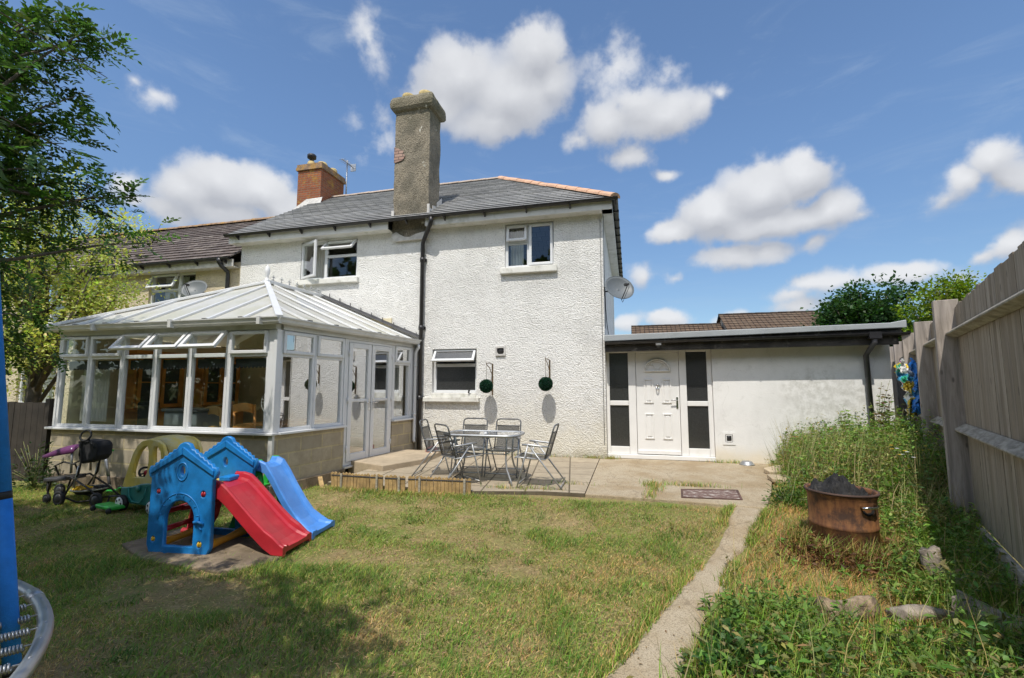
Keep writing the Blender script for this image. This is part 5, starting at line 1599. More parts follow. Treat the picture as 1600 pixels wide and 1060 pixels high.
def folding_chair():
    t = thing('garden_chair', 'chair', 'chair', (0, 0, 0), 0, 'folding mesh garden chairs round the patio table')
    B = lambda mb, n, m: mb.build(n, m, t, local=True)
    hw = 0.225
    mb = MB()
    V = []
    for i in range(7):
        q = i / 6; x = 0.29 - 0.40 * q; z = 0.415 - 0.02 * q - 0.018 * math.sin(math.pi * q)
        for k in range(2): V.append((x, (hw - 0.02) * (1 - 2 * k), z))
    mb.add(V, [(2 * i, 2 * i + 1, 2 * i + 3, 2 * i + 2) for i in range(6)], True); B(mb, 'seat', M['fabric_mesh'])
    mb = MB()
    for s in (-1, 1): mb.tube([(0.31, s * hw, 0.405), (0.28, s * hw, 0.415), (-0.13, s * hw, 0.395)], 0.011, 6)
    mb.tube([(0.31, -hw, 0.405), (0.31, hw, 0.405)], 0.011, 6); mb.tube([(-0.12, -hw, 0.395), (-0.12, hw, 0.395)], 0.010, 6)
    B(mb, 'seat_frame', M['silver_paint'])
    mb = MB()
    bk = lambda q: (-0.115 - 0.145 * q, 0.39 + 0.475 * q)
    V = []
    for i in range(7):
        q = 0.06 + 0.70 * i / 6; x, z = bk(q); x -= 0.012 * math.sin(math.pi * i / 6)
        for k in range(2): V.append((x, (hw - 0.035) * (1 - 2 * k), z))
    mb.add(V, [(2 * i, 2 * i + 1, 2 * i + 3, 2 * i + 2) for i in range(6)], True); B(mb, 'backrest', M['fabric_mesh'])
    mb = MB()
    P = []
    for q in (0.0, 0.4, 0.8, 0.90): x, z = bk(q); P.append((x, -(hw - 0.015), z))
    x, z = bk(0.97); P.append((x, -(hw - 0.03), z)); x, z = bk(1.0); P.append((x, -(hw - 0.075), z))
    mb.tube(P + [(p[0], -p[1], p[2]) for p in P[::-1]], 0.0115, 8)
    x, z = bk(0.775); mb.tube([(x, -(hw - 0.015), z), (x, hw - 0.015, z)], 0.009, 6)
    x, z = bk(0.05); mb.tube([(x, -(hw - 0.015), z), (x, hw - 0.015, z)], 0.009, 6)
    B(mb, 'back_frame', M['dark_metal_frame'])
    for s in (-1, 1):
        mb = MB(); mb.tube([(0.20, s * (hw + 0.025), 0.595), (0.10, s * (hw + 0.025), 0.592), (-0.06, s * (hw + 0.022), 0.578), (-0.175, s * (hw + 0.0), 0.57)], [0.014, 0.017, 0.014, 0.012], 7); B(mb, 'armrest', M['silver_paint'])
        mb = MB(); mb.tube([(0.10, s * (hw + 0.02), 0.585), (-0.13, s * (hw + 0.02), 0.29), (-0.36, s * (hw + 0.02), 0.0)], 0.0115, 7); B(mb, 'leg', M['silver_paint'])
        mb = MB(); mb.tube([(0.115, s * (hw + 0.035), 0.585), (0.20, s * (hw + 0.035), 0.27), (0.275, s * (hw + 0.035), 0.0)], 0.0115, 7); B(mb, 'leg', M['silver_paint'])
    mb = MB(); mb.tube([(-0.335, -hw - 0.02, 0.03), (-0.335, hw + 0.02, 0.03)], 0.009, 6); B(mb, 'stretcher', M['silver_paint'])
    mb = MB(); mb.tube([(0.262, -hw - 0.035, 0.05), (0.262, hw + 0.035, 0.05)], 0.009, 6); B(mb, 'stretcher', M['silver_paint'])
    return t


M['dark_metal_frame'] = pm('dark_metal_frame', (0.11, 0.115, 0.12), 0.4, 0.1, metal=0.4)
proto = folding_chair()
for i, (x, y, a, lab) in enumerate((
        (-1.30, -2.76, 180, 'mesh garden chair at the right end of the patio table, seen from its side'),
        (-2.50, -2.98, 50, 'mesh garden chair nearest the picket edging, its back turned to the lawn'),
        (-3.05, -2.36, 8, 'mesh garden chair at the left end of the table, beside the black downpipe'),
        (-2.58, -2.08, -88, 'mesh garden chair against the house wall, under the kitchen window side of the table'),
        (-2.00, -2.08, -90, 'mesh garden chair against the house wall, between the shadows of the two topiary balls'))):
    c = proto if i == 0 else copy_tree(proto)
    c.location = (x, y, 0.036); c.rotation_euler = (0, 0, R(a)); c['label'] = lab

# ================================================================ TOPIARY BALLS ON BRACKETS
def leaf_quads(C, D, N, L, W, cols, fold=0.25):
    """diamond leaves: base C, direction D, normal N, length L, width W -> verts (n*4), faces (n*2 tris), colours"""
    C = np.asarray(C); n = len(C)
    D = D / np.linalg.norm(D, axis=1, keepdims=True)
    S = np.cross(D, N); S = S / (np.linalg.norm(S, axis=1, keepdims=True) + 1e-9)
    N2 = np.cross(S, D)
    L = np.broadcast_to(np.asarray(L, float).reshape(-1, 1), (n, 1)); W = np.broadcast_to(np.asarray(W, float).reshape(-1, 1), (n, 1))
    V = np.empty((n, 4, 3))
    V[:, 0] = C; V[:, 2] = C + D * L
    midp = C + D * L * 0.45
    V[:, 1] = midp + S * W * 0.5 + N2 * W * fold; V[:, 3] = midp - S * W * 0.5 + N2 * W * fold
    k = np.arange(n)[:, None] * 4
    F = np.concatenate([k + np.array([[0, 1, 2]]), k + np.array([[0, 2, 3]])], 1).reshape(-1, 3)
    return V.reshape(-1, 3), F, np.repeat(np.asarray(cols), 4, 0)


def rand_dirs(n, rng=RNG):
    v = rng.normal(size=(n, 3)); return v / np.linalg.norm(v, axis=1, keepdims=True)


def jitter_cols(base, n, var=0.25, rng=RNG):
    base = np.asarray(base, float)
    if base.ndim == 1: base = np.repeat(base[None], n, 0)
    k = 1 + var * rng.normal(size=(n, 1))
    h = 1 + 0.10 * rng.normal(size=(n, 3))
    return np.clip(base * np.clip(k, 0.35, 1.9) * np.clip(h, 0.6, 1.4), 0.002, 1)


for (bx, bz, wx, wz0, wz1, lab, side) in ((-2.89, 1.455, -2.835, 1.27, 1.93, 'nearer the kitchen window', 'left'), (-1.64, 1.50, -1.60, 1.52, 2.00, 'nearer the front door', 'right')):
    br = thing('wall_bracket', 'rusty hanging-basket bracket on the white wall, the one ' + lab, 'bracket', (wx, 0, wz0), 0, 'brackets holding the topiary balls')
    mb = MB(); mb.box(wx - 0.012, wx + 0.012, -0.028, -0.012, wz0, wz1); mb.build('back_bar', M['brass'], br)
    mb = MB(); mb.tube([(wx, -0.02, wz1 - 0.01), ((wx + bx) / 2, -0.15, wz1 + 0.015), (bx, -0.28, wz1 - 0.005), (bx, -0.30, wz1 + 0.02), (bx - 0.005, -0.285, wz1 + 0.03)], 0.008, 6)
    mb.tube([(wx, -0.02, wz1 - 0.25), ((wx + bx) / 2, -0.14, wz1 - 0.09), (bx, -0.265, wz1 - 0.02)], 0.008, 6); mb.build('arm', M['brass'], br)
    tb = thing('topiary_ball', 'dark green artificial topiary ball hanging on the white wall, the one ' + lab, 'topiary ball', (bx, -0.28, bz), 0, 'topiary balls hanging on the house wall')
    n = 2600; dv = rand_dirs(n); C = np.array([bx, -0.28, bz]) + dv * RNG.uniform(0.105, 0.132, (n, 1))
    D = dv + 0.9 * rand_dirs(n)
    V, F, c = leaf_quads(C, D, rand_dirs(n) * 0.6 + dv, 0.026, 0.020, jitter_cols((0.014, 0.062, 0.038), n, 0.5))
    npmesh('foliage', V, F, M['leaf'], tb, col=c)
    mb = MB(); mb.lathe([(0.0, -0.115)] + [(0.115 * math.cos(R(a)), 0.115 * math.sin(R(a))) for a in range(-75, 90, 15)] + [(0.0, 0.115)], (bx, -0.28, bz), 16); mb.build('core', pm('topiary_core', (0.006, 0.02, 0.013), 0.9), tb)
    mb = MB(); mb.tube([(bx, -0.28, bz + 0.11), (bx, -0.28, wz1 - 0.012)], 0.004, 5); mb.build('chain', M['brass'], tb)

# ================================================================ PICKET EDGING IN FRONT OF THE PATIO
rs = random.Random(12)
for i, (a, b, lab) in enumerate((((-4.24, -3.44), (-3.40, -3.46), 'low picket edging panel nearest the conservatory, its end leaning'), ((-3.37, -3.46), (-3.06, -3.455), 'short low picket edging panel between the two longer ones'), ((-3.02, -3.45), (-2.12, -3.39), 'low picket edging panel in front of the patio chairs'))):
    a = Vector((a[0], a[1], 0)); b = Vector((b[0], b[1], 0)); u = (b - a).normalized(); n = Vector((u.y, -u.x, 0)); L = (b - a).length
    t = thing('picket_edging', lab, 'garden edging', tuple(a), 0, 'picket edging along the patio')
    mb = MB(); m_ = int(L / 0.052); st = L / m_
    for k in range(m_):
        h = 0.215 + rs.uniform(-0.008, 0.008); x0 = st * k + 0.003; x1 = st * (k + 1) - 0.003; tl = rs.uniform(-0.006, 0.006) + (-0.02 * (1 - k / 3.0) if i == 0 and k < 3 else 0)
        f = lambda x, z: a + u * (x + tl * z / 0.2) + Vector((0, 0, z))
        mb.prism([f(x0, -0.12), f(x1, -0.12), f(x1, h - 0.018), f((x0 + x1) / 2, h), f(x0, h - 0.018)], n * 0.018)
    mb.build('pickets', M['new_timber'], t)
    mb = MB(); mb.obox(a, u, n, ZA, 0.0, L, 0.0185, 0.024, 0.163, 0.178)
    for k in range(m_): mb.obox(a, u, n, ZA, st * (k + 0.5) - 0.004, st * (k + 0.5) + 0.004, 0.0242, 0.027, 0.166, 0.176)
    mb.build('wire', M['grey_pipe'], t)
    for x in (0.16, L - 0.10):
        if L < 0.5 and x < 0.2: continue
        mb = MB(); mb.obox(a, u, n, ZA, x, x + 0.03, 0.026, 0.044, -0.12, 0.20); mb.build('stake', M['fence_rail'], t)
t = tag(None or thing('timber_offcut', 'short timber offcut leaning on the ground at the corner of the picket edging', 'timber', (-4.42, -3.5, -0.02)))
mb = MB(); mb.obox((-4.52, -3.34, 0.10), Vector((0.62, -0.62, -0.45)).normalized(), Vector((0.7, 0.7, 0)).normalized(), Vector((0.62, -0.62, -0.45)).normalized().cross(Vector((0.7, 0.7, 0)).normalized()), 0, 0.33, -0.03, 0.03, -0.015, 0.015); mb.build('batten', M['new_timber'], t)

# ================================================================ BITS ON THE APRON
t = thing('dog_bowl', 'upturned shiny steel dog bowl by the foot of the extension wall', 'bowl', (2.03, -0.10, 0.032))
mb = MB(); mb.lathe([(0.125, 0.0), (0.13, 0.008), (0.12, 0.014), (0.092, 0.055), (0.08, 0.066), (0.0, 0.066)], (2.03, -0.10, 0.032), 24); mb.build('body', M['metal'], t)
t = thing('manhole_cover', 'rusty flat manhole cover set in the concrete at the lawn edge', 'manhole cover', (1.0, -2.75, 0.03))
c4 = [Vector((0.645, -2.55, 0.031)), Vector((1.40, -2.42, 0.031)), Vector((1.335, -3.0, 0.031)), Vector((0.60, -3.06, 0.031))]
cc_ = sum(c4, Vector()) / 4
mb = MB()
inn = [cc_ + (q - cc_) * 0.93 for q in c4]
for k in range(4):
    mb.prism([c4[k], c4[(k + 1) % 4], inn[(k + 1) % 4], inn[k]], (0, 0, 0.012))
mb.build('rim', pm('rusty_rim', (0.10, 0.055, 0.045), 0.85, 0.3), t)
mb = MB(); mb.prism([cc_ + (q - cc_) * 0.925 for q in c4], (0, 0, 0.006))
mb.build('lid', pm('mottled_lid', (0.15, 0.09, 0.075), 0.9, 0.2, 20, 0.4, 60, dirt=(0.52, 0.47, 0.42), ds=13, damt=0.95, dlo=0.47), t)
t = thing('toy_bucket', 'pink toy bucket lying at the foot of the house by the black downpipe', 'bucket', (-3.98, -0.55, 0.036))
mb = MB(); mb.lathe([(0.0, 0.0), (0.075, 0.0), (0.10, 0.16), (0.108, 0.165), (0.105, 0.15), (0.07, 0.02), (0, 0.02)], (-4.02, -0.60, 0.135), 16, axis=(0.9, -0.35, 0.15)); mb.build('body', M['pink'], t)
mb = MB(); mb.tube([(-3.92, -0.74, 0.16), (-3.83, -0.75, 0.10), (-3.78, -0.72, 0.045)], 0.008, 6); mb.build('handle', M['white_plastic'], t)
t = thing('waste_pipe', 'short white bent waste pipe beside the foot of the black downpipe', 'pipe', (-4.25, -0.1, 0.04))
mb = MB(); mb.tube([(-4.27, 0.0, 0.32), (-4.27, -0.10, 0.32), (-4.26, -0.14, 0.28), (-4.26, -0.14, 0.04)], 0.025, 8); mb.build('pipe', M['white_plastic'], t)


def rock(name, label, c, r, mat, seed, cat, sq=(1, 1, 1), rz=0.0):
    rs_ = np.random.default_rng(seed)
    n1, n2 = 18, 12
    V = []; k1 = rs_.normal(size=(7, 3)); ph = rs_.uniform(0, 6.28, 7)
    for i in range(n2 + 1):
        th = math.pi * i / n2
        for j in range(n1):
            p_ = 2 * math.pi * j / n1
            v = np.array([math.sin(th) * math.cos(p_), math.sin(th) * math.sin(p_), math.cos(th)])
            # superellipsoid for blocky stone
            v = np.sign(v) * np.abs(v) ** 0.62
            d_ = 1 + 0.06 * sum(math.sin(2.2 * float(k1[q] @ v) + ph[q]) for q in range(7)) / 1.5
            x, y, z = v * d_ * np.array(sq) * r
            V.append((c[0] + x * math.cos(rz) - y * math.sin(rz), c[1] + x * math.sin(rz) + y * math.cos(rz), c[2] + z))
    F = [(i * n1 + j, (i + 1) * n1 + j, (i + 1) * n1 + (j + 1) % n1, i * n1 + (j + 1) % n1) for i in range(n2) for j in range(n1)]
    mb = MB(); mb.add(V, F, True)
    ob = mb.build(name, mat)
    return tag(ob, label, cat)


def broken_slab(label, c, poly, th, tilt, mat):
    mb = MB(); mb.prism([(c[0] + x, c[1] + y, c[2] + tilt[0] * x + tilt[1] * y) for x, y in poly], (0, 0, th))
    return tag(mb.build('stone_slab', mat, bevel=0.012, seg=3), label, 'stone', 'stone slabs at the edge of the weeds')


broken_slab('pale broken stone slab at the edge of the weeds, the upper of two', (2.40, -0.95, 0.06), [(-0.26, -0.16), (0.08, -0.22), (0.30, -0.12), (0.34, 0.10), (0.10, 0.22), (-0.12, 0.16), (-0.30, 0.05)], 0.07, (0.08, 0.12), M['stone'])
broken_slab('pale broken stone slab at the edge of the weeds, the lower and smaller one', (2.22, -1.58, 0.03), [(-0.20, -0.12), (0.02, -0.16), (0.20, -0.10), (0.22, 0.09), (0.02, 0.16), (-0.22, 0.10)], 0.06, (-0.05, 0.10), M['stone'])


def logmesh(label, a, b, r, seed, taper=0.8, mat='log'):
    rs_ = np.random.default_rng(seed)
    a, b = Vector(a), Vector(b); d_ = (b - a); L = d_.length; d_.normalize()
    side = d_.cross(Vector(ZA)).normalized(); up = side.cross(d_)
    nl, ns = 12, 16; V = []
    gro = 1 + 0.10 * np.sin(np.arange(ns) * 1.3 + seed) + rs_.uniform(-0.07, 0.07, ns)
    for i in range(nl + 1):
        q = i / nl
        for k in range(ns):
            an = 2 * math.pi * k / ns
            rr = r * (1 + (taper - 1) * q) * gro[k] * (1 + 0.03 * rs_.normal()) 
            e = (rs_.uniform(-0.10, 0.06) * L * 0.5) if i in (0, nl) else 0
            V.append(a + d_ * (L * q + e * (1 if i else -1)) + (side * math.cos(an) + up * math.sin(an)) * rr + up * 0.02 * math.sin(5 * q + seed))
    F = [(i * ns + k, i * ns + (k + 1) % ns, (i + 1) * ns + (k + 1) % ns, (i + 1) * ns + k) for i in range(nl) for k in range(ns)]
    V.append(a + d_ * 0.05 * L); V.append(b - d_ * 0.08 * L)
    F2 = [(k, len(V) - 2, (k + 1) % ns) for k in range(ns)] + [(nl * ns + k, nl * ns + (k + 1) % ns, len(V) - 1) for k in range(ns)]
    mb = MB(); mb.add(V, F + F2, True)
    return tag(mb.build('log', M[mat]), label, 'log', 'rotting logs in the weeds')


logmesh('thick brown log with a dark hollow end among the weeds in front of the drum', (1.24, -5.76, -0.07), (1.62, -5.52, -0.12), 0.085, 3)
logmesh('upright bleached tree stump beside the fence shade, right of the drum', (2.48, -4.82, -0.20), (2.38, -4.73, 0.10), 0.095, 8, 0.75, 'pale_log')
logmesh('split grey log lying low between the stump and the brown log', (1.68, -5.66, -0.10), (2.14, -5.50, -0.11), 0.055, 12, 0.8, 'pale_log')
logmesh('grey log lying in the shade at the foot of the fence', (2.18, -5.42, -0.08), (2.46, -5.78, -0.09), 0.085, 21, 0.8, 'pale_log')

# ================================================================ RUSTY DRUM
t = thing('fire_drum', 'rusty cut-down steel drum standing in the weeds', 'drum', (2.0, -4.12, -0.16))
dc = (2.0, -4.12, 0.0)
mb = MB(); mb.lathe([(0.275, -0.15), (0.282, -0.13), (0.284, 0.10), (0.294, 0.115), (0.284, 0.13), (0.286, 0.38), (0.298, 0.40), (0.304, 0.425), (0.292, 0.438), (0.280, 0.425), (0.276, 0.38), (0.276, 0.10), (0.0, 0.08)], dc, 48); mb.build('body', M['rust'], t)
mb = MB(); mb.tube([(dc[0] + 0.302 * math.cos(2 * math.pi * k / 48), dc[1] + 0.302 * math.sin(2 * math.pi * k / 48), 0.428) for k in range(49)], 0.012, 6, cap=False); mb.build('rim', pm('dark_rust', (0.07, 0.04, 0.03), 0.8, 0.4), t)
ha = R(-64)
hp = lambda a, r, z: Vector((dc[0] + r * math.cos(a), dc[1] + r * math.sin(a), z))
mb = MB(); mb.tube([hp(ha - 0.26, 0.287, 0.33), hp(ha - 0.25, 0.322, 0.33), hp(ha - 0.1, 0.334, 0.335), hp(ha + 0.1, 0.334, 0.335), hp(ha + 0.25, 0.322, 0.34), hp(ha + 0.26, 0.287, 0.34)], 0.012, 8); mb.build('handle', M['chrome'], t)
mb = MB()
V = [hp(ha + 0.24 * math.cos(q), 0.290, 0.30 + 0.05 * math.sin(q)) for q in np.linspace(math.pi, 2 * math.pi, 12)]
mb.add(V, [tuple(range(12))]); mb.build('hand_hole', M['char'], t)
hv = grid('burnt_heap', -0.27, 0.27, -0.27, 0.27, 40, 40, lambda X, Y: 0.0, M['char']) if False else None
Xg, Yg = np.meshgrid(np.linspace(-1, 1, 46), np.linspace(-1, 1, 46))
rr_ = np.sqrt(Xg ** 2 + Yg ** 2)
ang_ = np.arctan2(Yg, Xg); kk = np.maximum(np.abs(Xg), np.abs(Yg)) / np.maximum(rr_, 1e-6)
Xd, Yd = Xg * kk * 0.274, Yg * kk * 0.274
rd = np.sqrt(Xd ** 2 + Yd ** 2)
Zd = 0.35 + 0.19 * np.exp(-(((Xd + 0.05) / 0.17) ** 2 + (Yd / 0.17) ** 2)) + 0.20 * (fbm(Xd + 3, Yd + 3, 16, 4) - 0.5) * (rd < 0.26) + 0.16 * np.abs(fbm(Xd + 9, Yd, 26, 7) - 0.5)
ii = np.arange(46 * 46).reshape(46, 46)
tag(npmesh('burnt_heap', np.stack([Xd + dc[0], Yd + dc[1], Zd], -1), np.stack([ii[:-1, :-1], ii[:-1, 1:], ii[1:, 1:], ii[1:, :-1]], -1).reshape(-1, 4), M['char'], smooth=True), 'heap of black burnt ash inside the rusty drum', 'ash heap')

# ================================================================ CRUMPLED PADDLING POOL
t = thing('paddling_pool', 'crumpled colourful paddling pool sheet stuffed between extension and fence', 'paddling pool', (4.45, -0.5, 0.7))


def sheet(name, mat, x0, x1, z0, z1, y0, seed, amp, parent, tw=0.0):
    n, m_ = 46, 60
    U_, W_ = np.meshgrid(np.linspace(0, 1, n), np.linspace(0, 1, m_))
    f1 = fbm(U_ * 3 + seed, W_ * 3, 2.0, seed) - 0.5; f2 = fbm(U_ * 3, W_ * 3 + seed, 5.0, seed + 3) - 0.5
    ed = 0.12 * (fbm(W_ * 4 + seed, W_ * 0, 1.7, seed + 9) - 0.5)
    X = x0 + (x1 - x0) * U_ + ed + tw * (1 - W_); Z = z0 + (z1 - z0) * W_ + 0.22 * (fbm(U_ * 3 + seed, U_ * 0, 1.6, seed + 5) - 0.5) * (1 + W_)
    Y = y0 + amp * (2.0 * np.abs(f1) + 1.1 * np.abs(f2)) - 0.10 * np.sin(W_ * 3.1)
    i = np.arange(n * m_).reshape(m_, n)
    ob = npmesh(name, np.stack([X, Y, Z], -1), np.stack([i[:-1, :-1], i[:-1, 1:], i[1:, 1:], i[1:, :-1]], -1).reshape(-1, 4), mat, parent, smooth=True)
    so = ob.modifiers.new('thick', 'SOLIDIFY'); so.thickness = 0.006
    return ob


def printed():
    m, g, out = newmat('printed_vinyl')
    oc = g.n('TexCoord').outputs['Object']
    q = g.v('ADD', oc, g.v('MULTIPLY', g.n('TexNoise', {'Vector': oc, 'Scale': 5.0}).outputs[1], (0.25, 0.25, 0.25)))
    vo = g.n('TexVoronoi', {'Vector': q, 'Scale': 7.0})
    sp = g.n('SeparateXYZ', [vo.outputs[1]])
    r1 = g.n('ValToRGB', [sp.outputs[0]])
    cr = r1.color_ramp; cr.interpolation = 'CONSTANT'
    cr.elements[0].position = 0.0; cr.elements[0].color = (0.72, 0.72, 0.70, 1)
    cr.elements[1].position = 0.50; cr.elements[1].color = (0.70, 0.50, 0.04, 1)
    for p_, c_ in ((0.62, (0.04, 0.38, 0.22, 1)), (0.72, (0.70, 0.72, 0.72, 1)), (0.86, (0.10, 0.42, 0.68, 1)), (0.95, (0.45, 0.16, 0.40, 1))):
        e = cr.elements.new(p_); e.color = c_
    b = g.n('BsdfPrincipled', {'Base Color': r1.outputs[0], 'Roughness': 0.35})
    g.nt.links.new(b.outputs[0], out.inputs[0])
    return m


sheet('printed_sheet', printed(), 4.26, 4.50, 0.78, 1.78, -0.62, 4, 0.28, t, 0.10)
sheet('blue_sheet', pm('blue_tarpaulin', (0.02, 0.19, 0.62), 0.45, 0.2, 8.0), 4.36, 4.62, 1.02, 1.78, -0.82, 9, 0.25, t)
sheet('lower_sheet', printed(), 4.46, 4.64, 0.70, 1.22, -0.66, 14, 0.22, t)

# ================================================================ CLIMBING TOY (two blue house fronts, yellow deck, red slide)
GO = Vector((-4.60, -5.81, -0.145)); GA = math.atan2(0.07, 0.65)
gym = thing('climbing_house', 'toddler climbing house of two blue gabled panels with a red slide', 'climbing toy', tuple(GO))
gu = Vector((math.cos(GA), math.sin(GA), 0)); gv = Vector((-gu.y, gu.x, 0))
G = lambda u, v, z: GO + gu * u + gv * v + Vector((0, 0, z))


def house_outline():
    L = [(0.0, 0.07), (0.03, 0.0), (0.64, 0.0), (0.67, 0.06), (0.66, 0.70), (0.685, 0.715), (0.70, 0.755), (0.685, 0.80), (0.65, 0.80)]
    x, z = 0.65, 0.80
    for k in range(5):
        L += [(x - 0.012, z + 0.033), (x - 0.042, z + 0.036)]; x -= 0.048; z += 0.033
    L += [(0.405, 0.985), (0.385, 1.02), (0.345, 1.035), (0.325, 1.035), (0.29, 1.02), (0.265, 0.985)]
    R_ = []
    x, z = 0.02, 0.80
    for k in range(5):
        R_ += [(x + 0.012, z + 0.033), (x + 0.042, z + 0.036)]; x += 0.048; z += 0.033
    L += R_[::-1] + [(0.02, 0.80), (-0.02, 0.80), (-0.035, 0.76), (-0.02, 0.715), (0.005, 0.70)]
    return L


def gable_panel(v, full):
    loops = [house_outline()]
    arch = [(0.16, 0.05), (0.50, 0.05)] + [(0.33 + 0.17 * math.cos(math.pi * k / 12), 0.31 + 0.19 * math.sin(math.pi * k / 12)) for k in range(13)]
    loops.append(arch)
    loops.append(circ(0.335, 0.77, 0.036, 0.06, 18))
    if full:
        for (a, b, r) in ((0.085, 0.57, 0.032), (0.575, 0.555, 0.036), (0.06, 0.12, 0.032), (0.565, 0.085, 0.036)):
            loops.append(circ(a, b, r, r * 1.15, 14))
    pl = plate('gable_panel', loops, 0.05, M['blue_plastic'], gym, G(0, v, 0), gu, (0, 0, 1), 0.012)
    # raised gable trim following the eaves, sits on the front face
    mb = MB()
    fy = v - 0.025
    for s in (-1, 1):
        a = (0.335, 0.93); b = (0.335 + s * 0.345, 0.735)
        d_ = Vector((b[0] - a[0], b[1] - a[1], 0)); 
        mb.prism([G(a[0], fy + 0.004, a[1]), G(b[0], fy + 0.004, b[1]), G(b[0], fy + 0.004, b[1] + 0.05), G(a[0], fy + 0.004, a[1] + 0.075)], gv * -0.022)
    mb.build('eave_trim', M['blue_plastic'], pl, bevel=0.007)
    if full:
        mb = MB()
        pts = [G(0.33 + 0.225 * math.cos(math.pi * k / 16), fy, 0.31 + 0.25 * math.sin(math.pi * k / 16)) for k in range(17)]
        mb.tube(pts, 0.006, 5)
        for k in range(1, 16, 2):
            a = math.pi * k / 16
            mb.tube([G(0.33 + 0.19 * math.cos(a), fy, 0.31 + 0.21 * math.sin(a)), G(0.33 + 0.225 * math.cos(a), fy, 0.31 + 0.25 * math.sin(a))], 0.005, 4)
        mb.tube([G(0.335 + 0.058 * math.cos(2 * math.pi * k / 16), fy, 0.765 + 0.085 * math.sin(2 * math.pi * k / 16)) for k in range(17)], 0.008, 5, cap=False)
        mb.tube([G(0.51, fy, 0.28), G(0.515, fy - 0.02, 0.30), G(0.56, fy - 0.02, 0.30), G(0.60, fy, 0.28)], 0.014, 6)
        mb.tube([G(0.56, fy - 0.004, 0.25), G(0.585, fy - 0.004, 0.22)], 0.008, 5)
        mb.build('relief', M['blue_plastic'], pl)
        for (a, b, r, mt) in ((0.085, 0.57, 0.026, 'red_plastic'), (0.575, 0.555, 0.030, 'red_plastic'), (0.06, 0.12, 0.026, 'yellow_plastic'), (0.565, 0.085, 0.030, 'yellow_plastic')):
            mb = MB(); c = G(a, v - 0.004, b)
            for o_ in (-0.5, 0.5): mb.lathe([(0.0, -0.011)] + [(r * math.cos(R(q)), 0.011 * math.sin(R(q))) for q in (-60, -30, 0, 30, 60)] + [(0.0, 0.011)], c + gu * (o_ * r * 0.85), 14, axis=gu)
            mb.tube([c + gu * -0.034, c + gu * 0.034], 0.006, 6); mb.build('roller', M[mt], pl)
    return pl


gable_panel(0.0, True); gable_panel(0.56, False)
mb = MB(); mb.obox(G(0, 0, 0), gu, gv, ZA, 0.05, 0.615, 0.035, 0.525, 0.50, 0.60); mb.build('deck', M['yellow_plastic'], gym, bevel=0.02)
for a in (0.07, 0.60):
    mb = MB()
    P = [G(a, 0.02, 0.06), G(a, 0.15, 0.055), G(a, 0.28, 0.05), G(a, 0.42, 0.055), G(a, 0.56, 0.06)]
    mb.tube(P, [0.055, 0.04, 0.034, 0.04, 0.055], 8); mb.build('base_beam', M['amber'], gym)


def slide(parent, path, v0, v1, mat, G, wall=0.06, skirt=0.09, th=0.018, name='slide', flare=0.0):
    """chute swept along (u,z) points; v across"""
    V = []; n = len(path)
    for i, (u, z) in enumerate(path):
        fl = flare * max(0.0, (i - (n - 4)) / 3.0)
        wl = wall * (1.0 if i < n - 2 else 0.45 if i == n - 2 else 0.25)
        a, b = v0 - fl, v1 + fl
        sec = [(a, z - skirt), (a, z + wl - 0.012), (a + 0.012, z + wl), (a + 0.035, z + wl), (a + 0.05, z + wl - 0.014), (a + 0.062, z + 0.02), (a + 0.085, z), ((a + b) / 2, z - 0.006),
               (b - 0.085, z), (b - 0.062, z + 0.02), (b - 0.05, z + wl - 0.014), (b - 0.035, z + wl), (b - 0.012, z + wl), (b, z + wl - 0.012), (b, z - skirt), (b - 0.03, z - skirt), (b - 0.04, z - th - 0.012), (a + 0.04, z - th - 0.012), (a + 0.03, z - skirt)]
        V += [G(u, v, max(zz, 0.0)) for v, zz in sec]
    k = len(sec)
    F = [(i * k + j, (i + 1) * k + j, (i + 1) * k + (j + 1) % k, i * k + (j + 1) % k) for i in range(n - 1) for j in range(k)]
    F += [tuple(range(k))[::-1], tuple(range((n - 1) * k, n * k))]
    mb = MB(); mb.add(V, F)
    ob = mb.build(name, mat, parent, bevel=0.006)
    return ob


slide(gym, [(0.53, 0.615), (0.62, 0.615), (0.70, 0.595), (0.78, 0.53), (0.92, 0.40), (1.06, 0.27), (1.19, 0.16), (1.28, 0.105), (1.36, 0.075), (1.405, 0.065)], 0.03, 0.50, M['red_plastic'], G, 0.07, 0.10)
mb = MB(); mb.obox(G(0, 0, 0), gu, gv, ZA, 0.46, 0.585, 0.30, 0.48, 0.612, 0.66); mb.build('step_block', M['blue_plastic'], gym, bevel=0.012)
for v in (0.08, 0.46):
    mb = MB(); mb.tube([G(-0.06, v, 0.05), G(0.03, v, 0.05), G(0.06, v, 0.26), G(0.08, v, 0.48)], [0.035, 0.04, 0.04, 0.035], 8); mb.build('ladder_side', M['red_plastic'], gym)
for z in (0.17, 0.34):
    mb = MB(); mb.tube([G(0.05, 0.08, z), G(0.05, 0.46, z)], 0.028, 8); mb.build('rung', M['red_plastic'], gym)
mb = MB(); mb.tube([G(0.05, 0.30, 0.33), G(0.30, 0.44, 0.36), G(0.40, 0.50, 0.38)], 0.03, 8); mb.tube([G(0.05, 0.46, 0.05), G(0.20, 0.48, 0.05), G(0.30, 0.48, 0.22), G(0.34, 0.49, 0.40)], 0.032, 8); mb.build('brace', M['red_plastic'], gym)

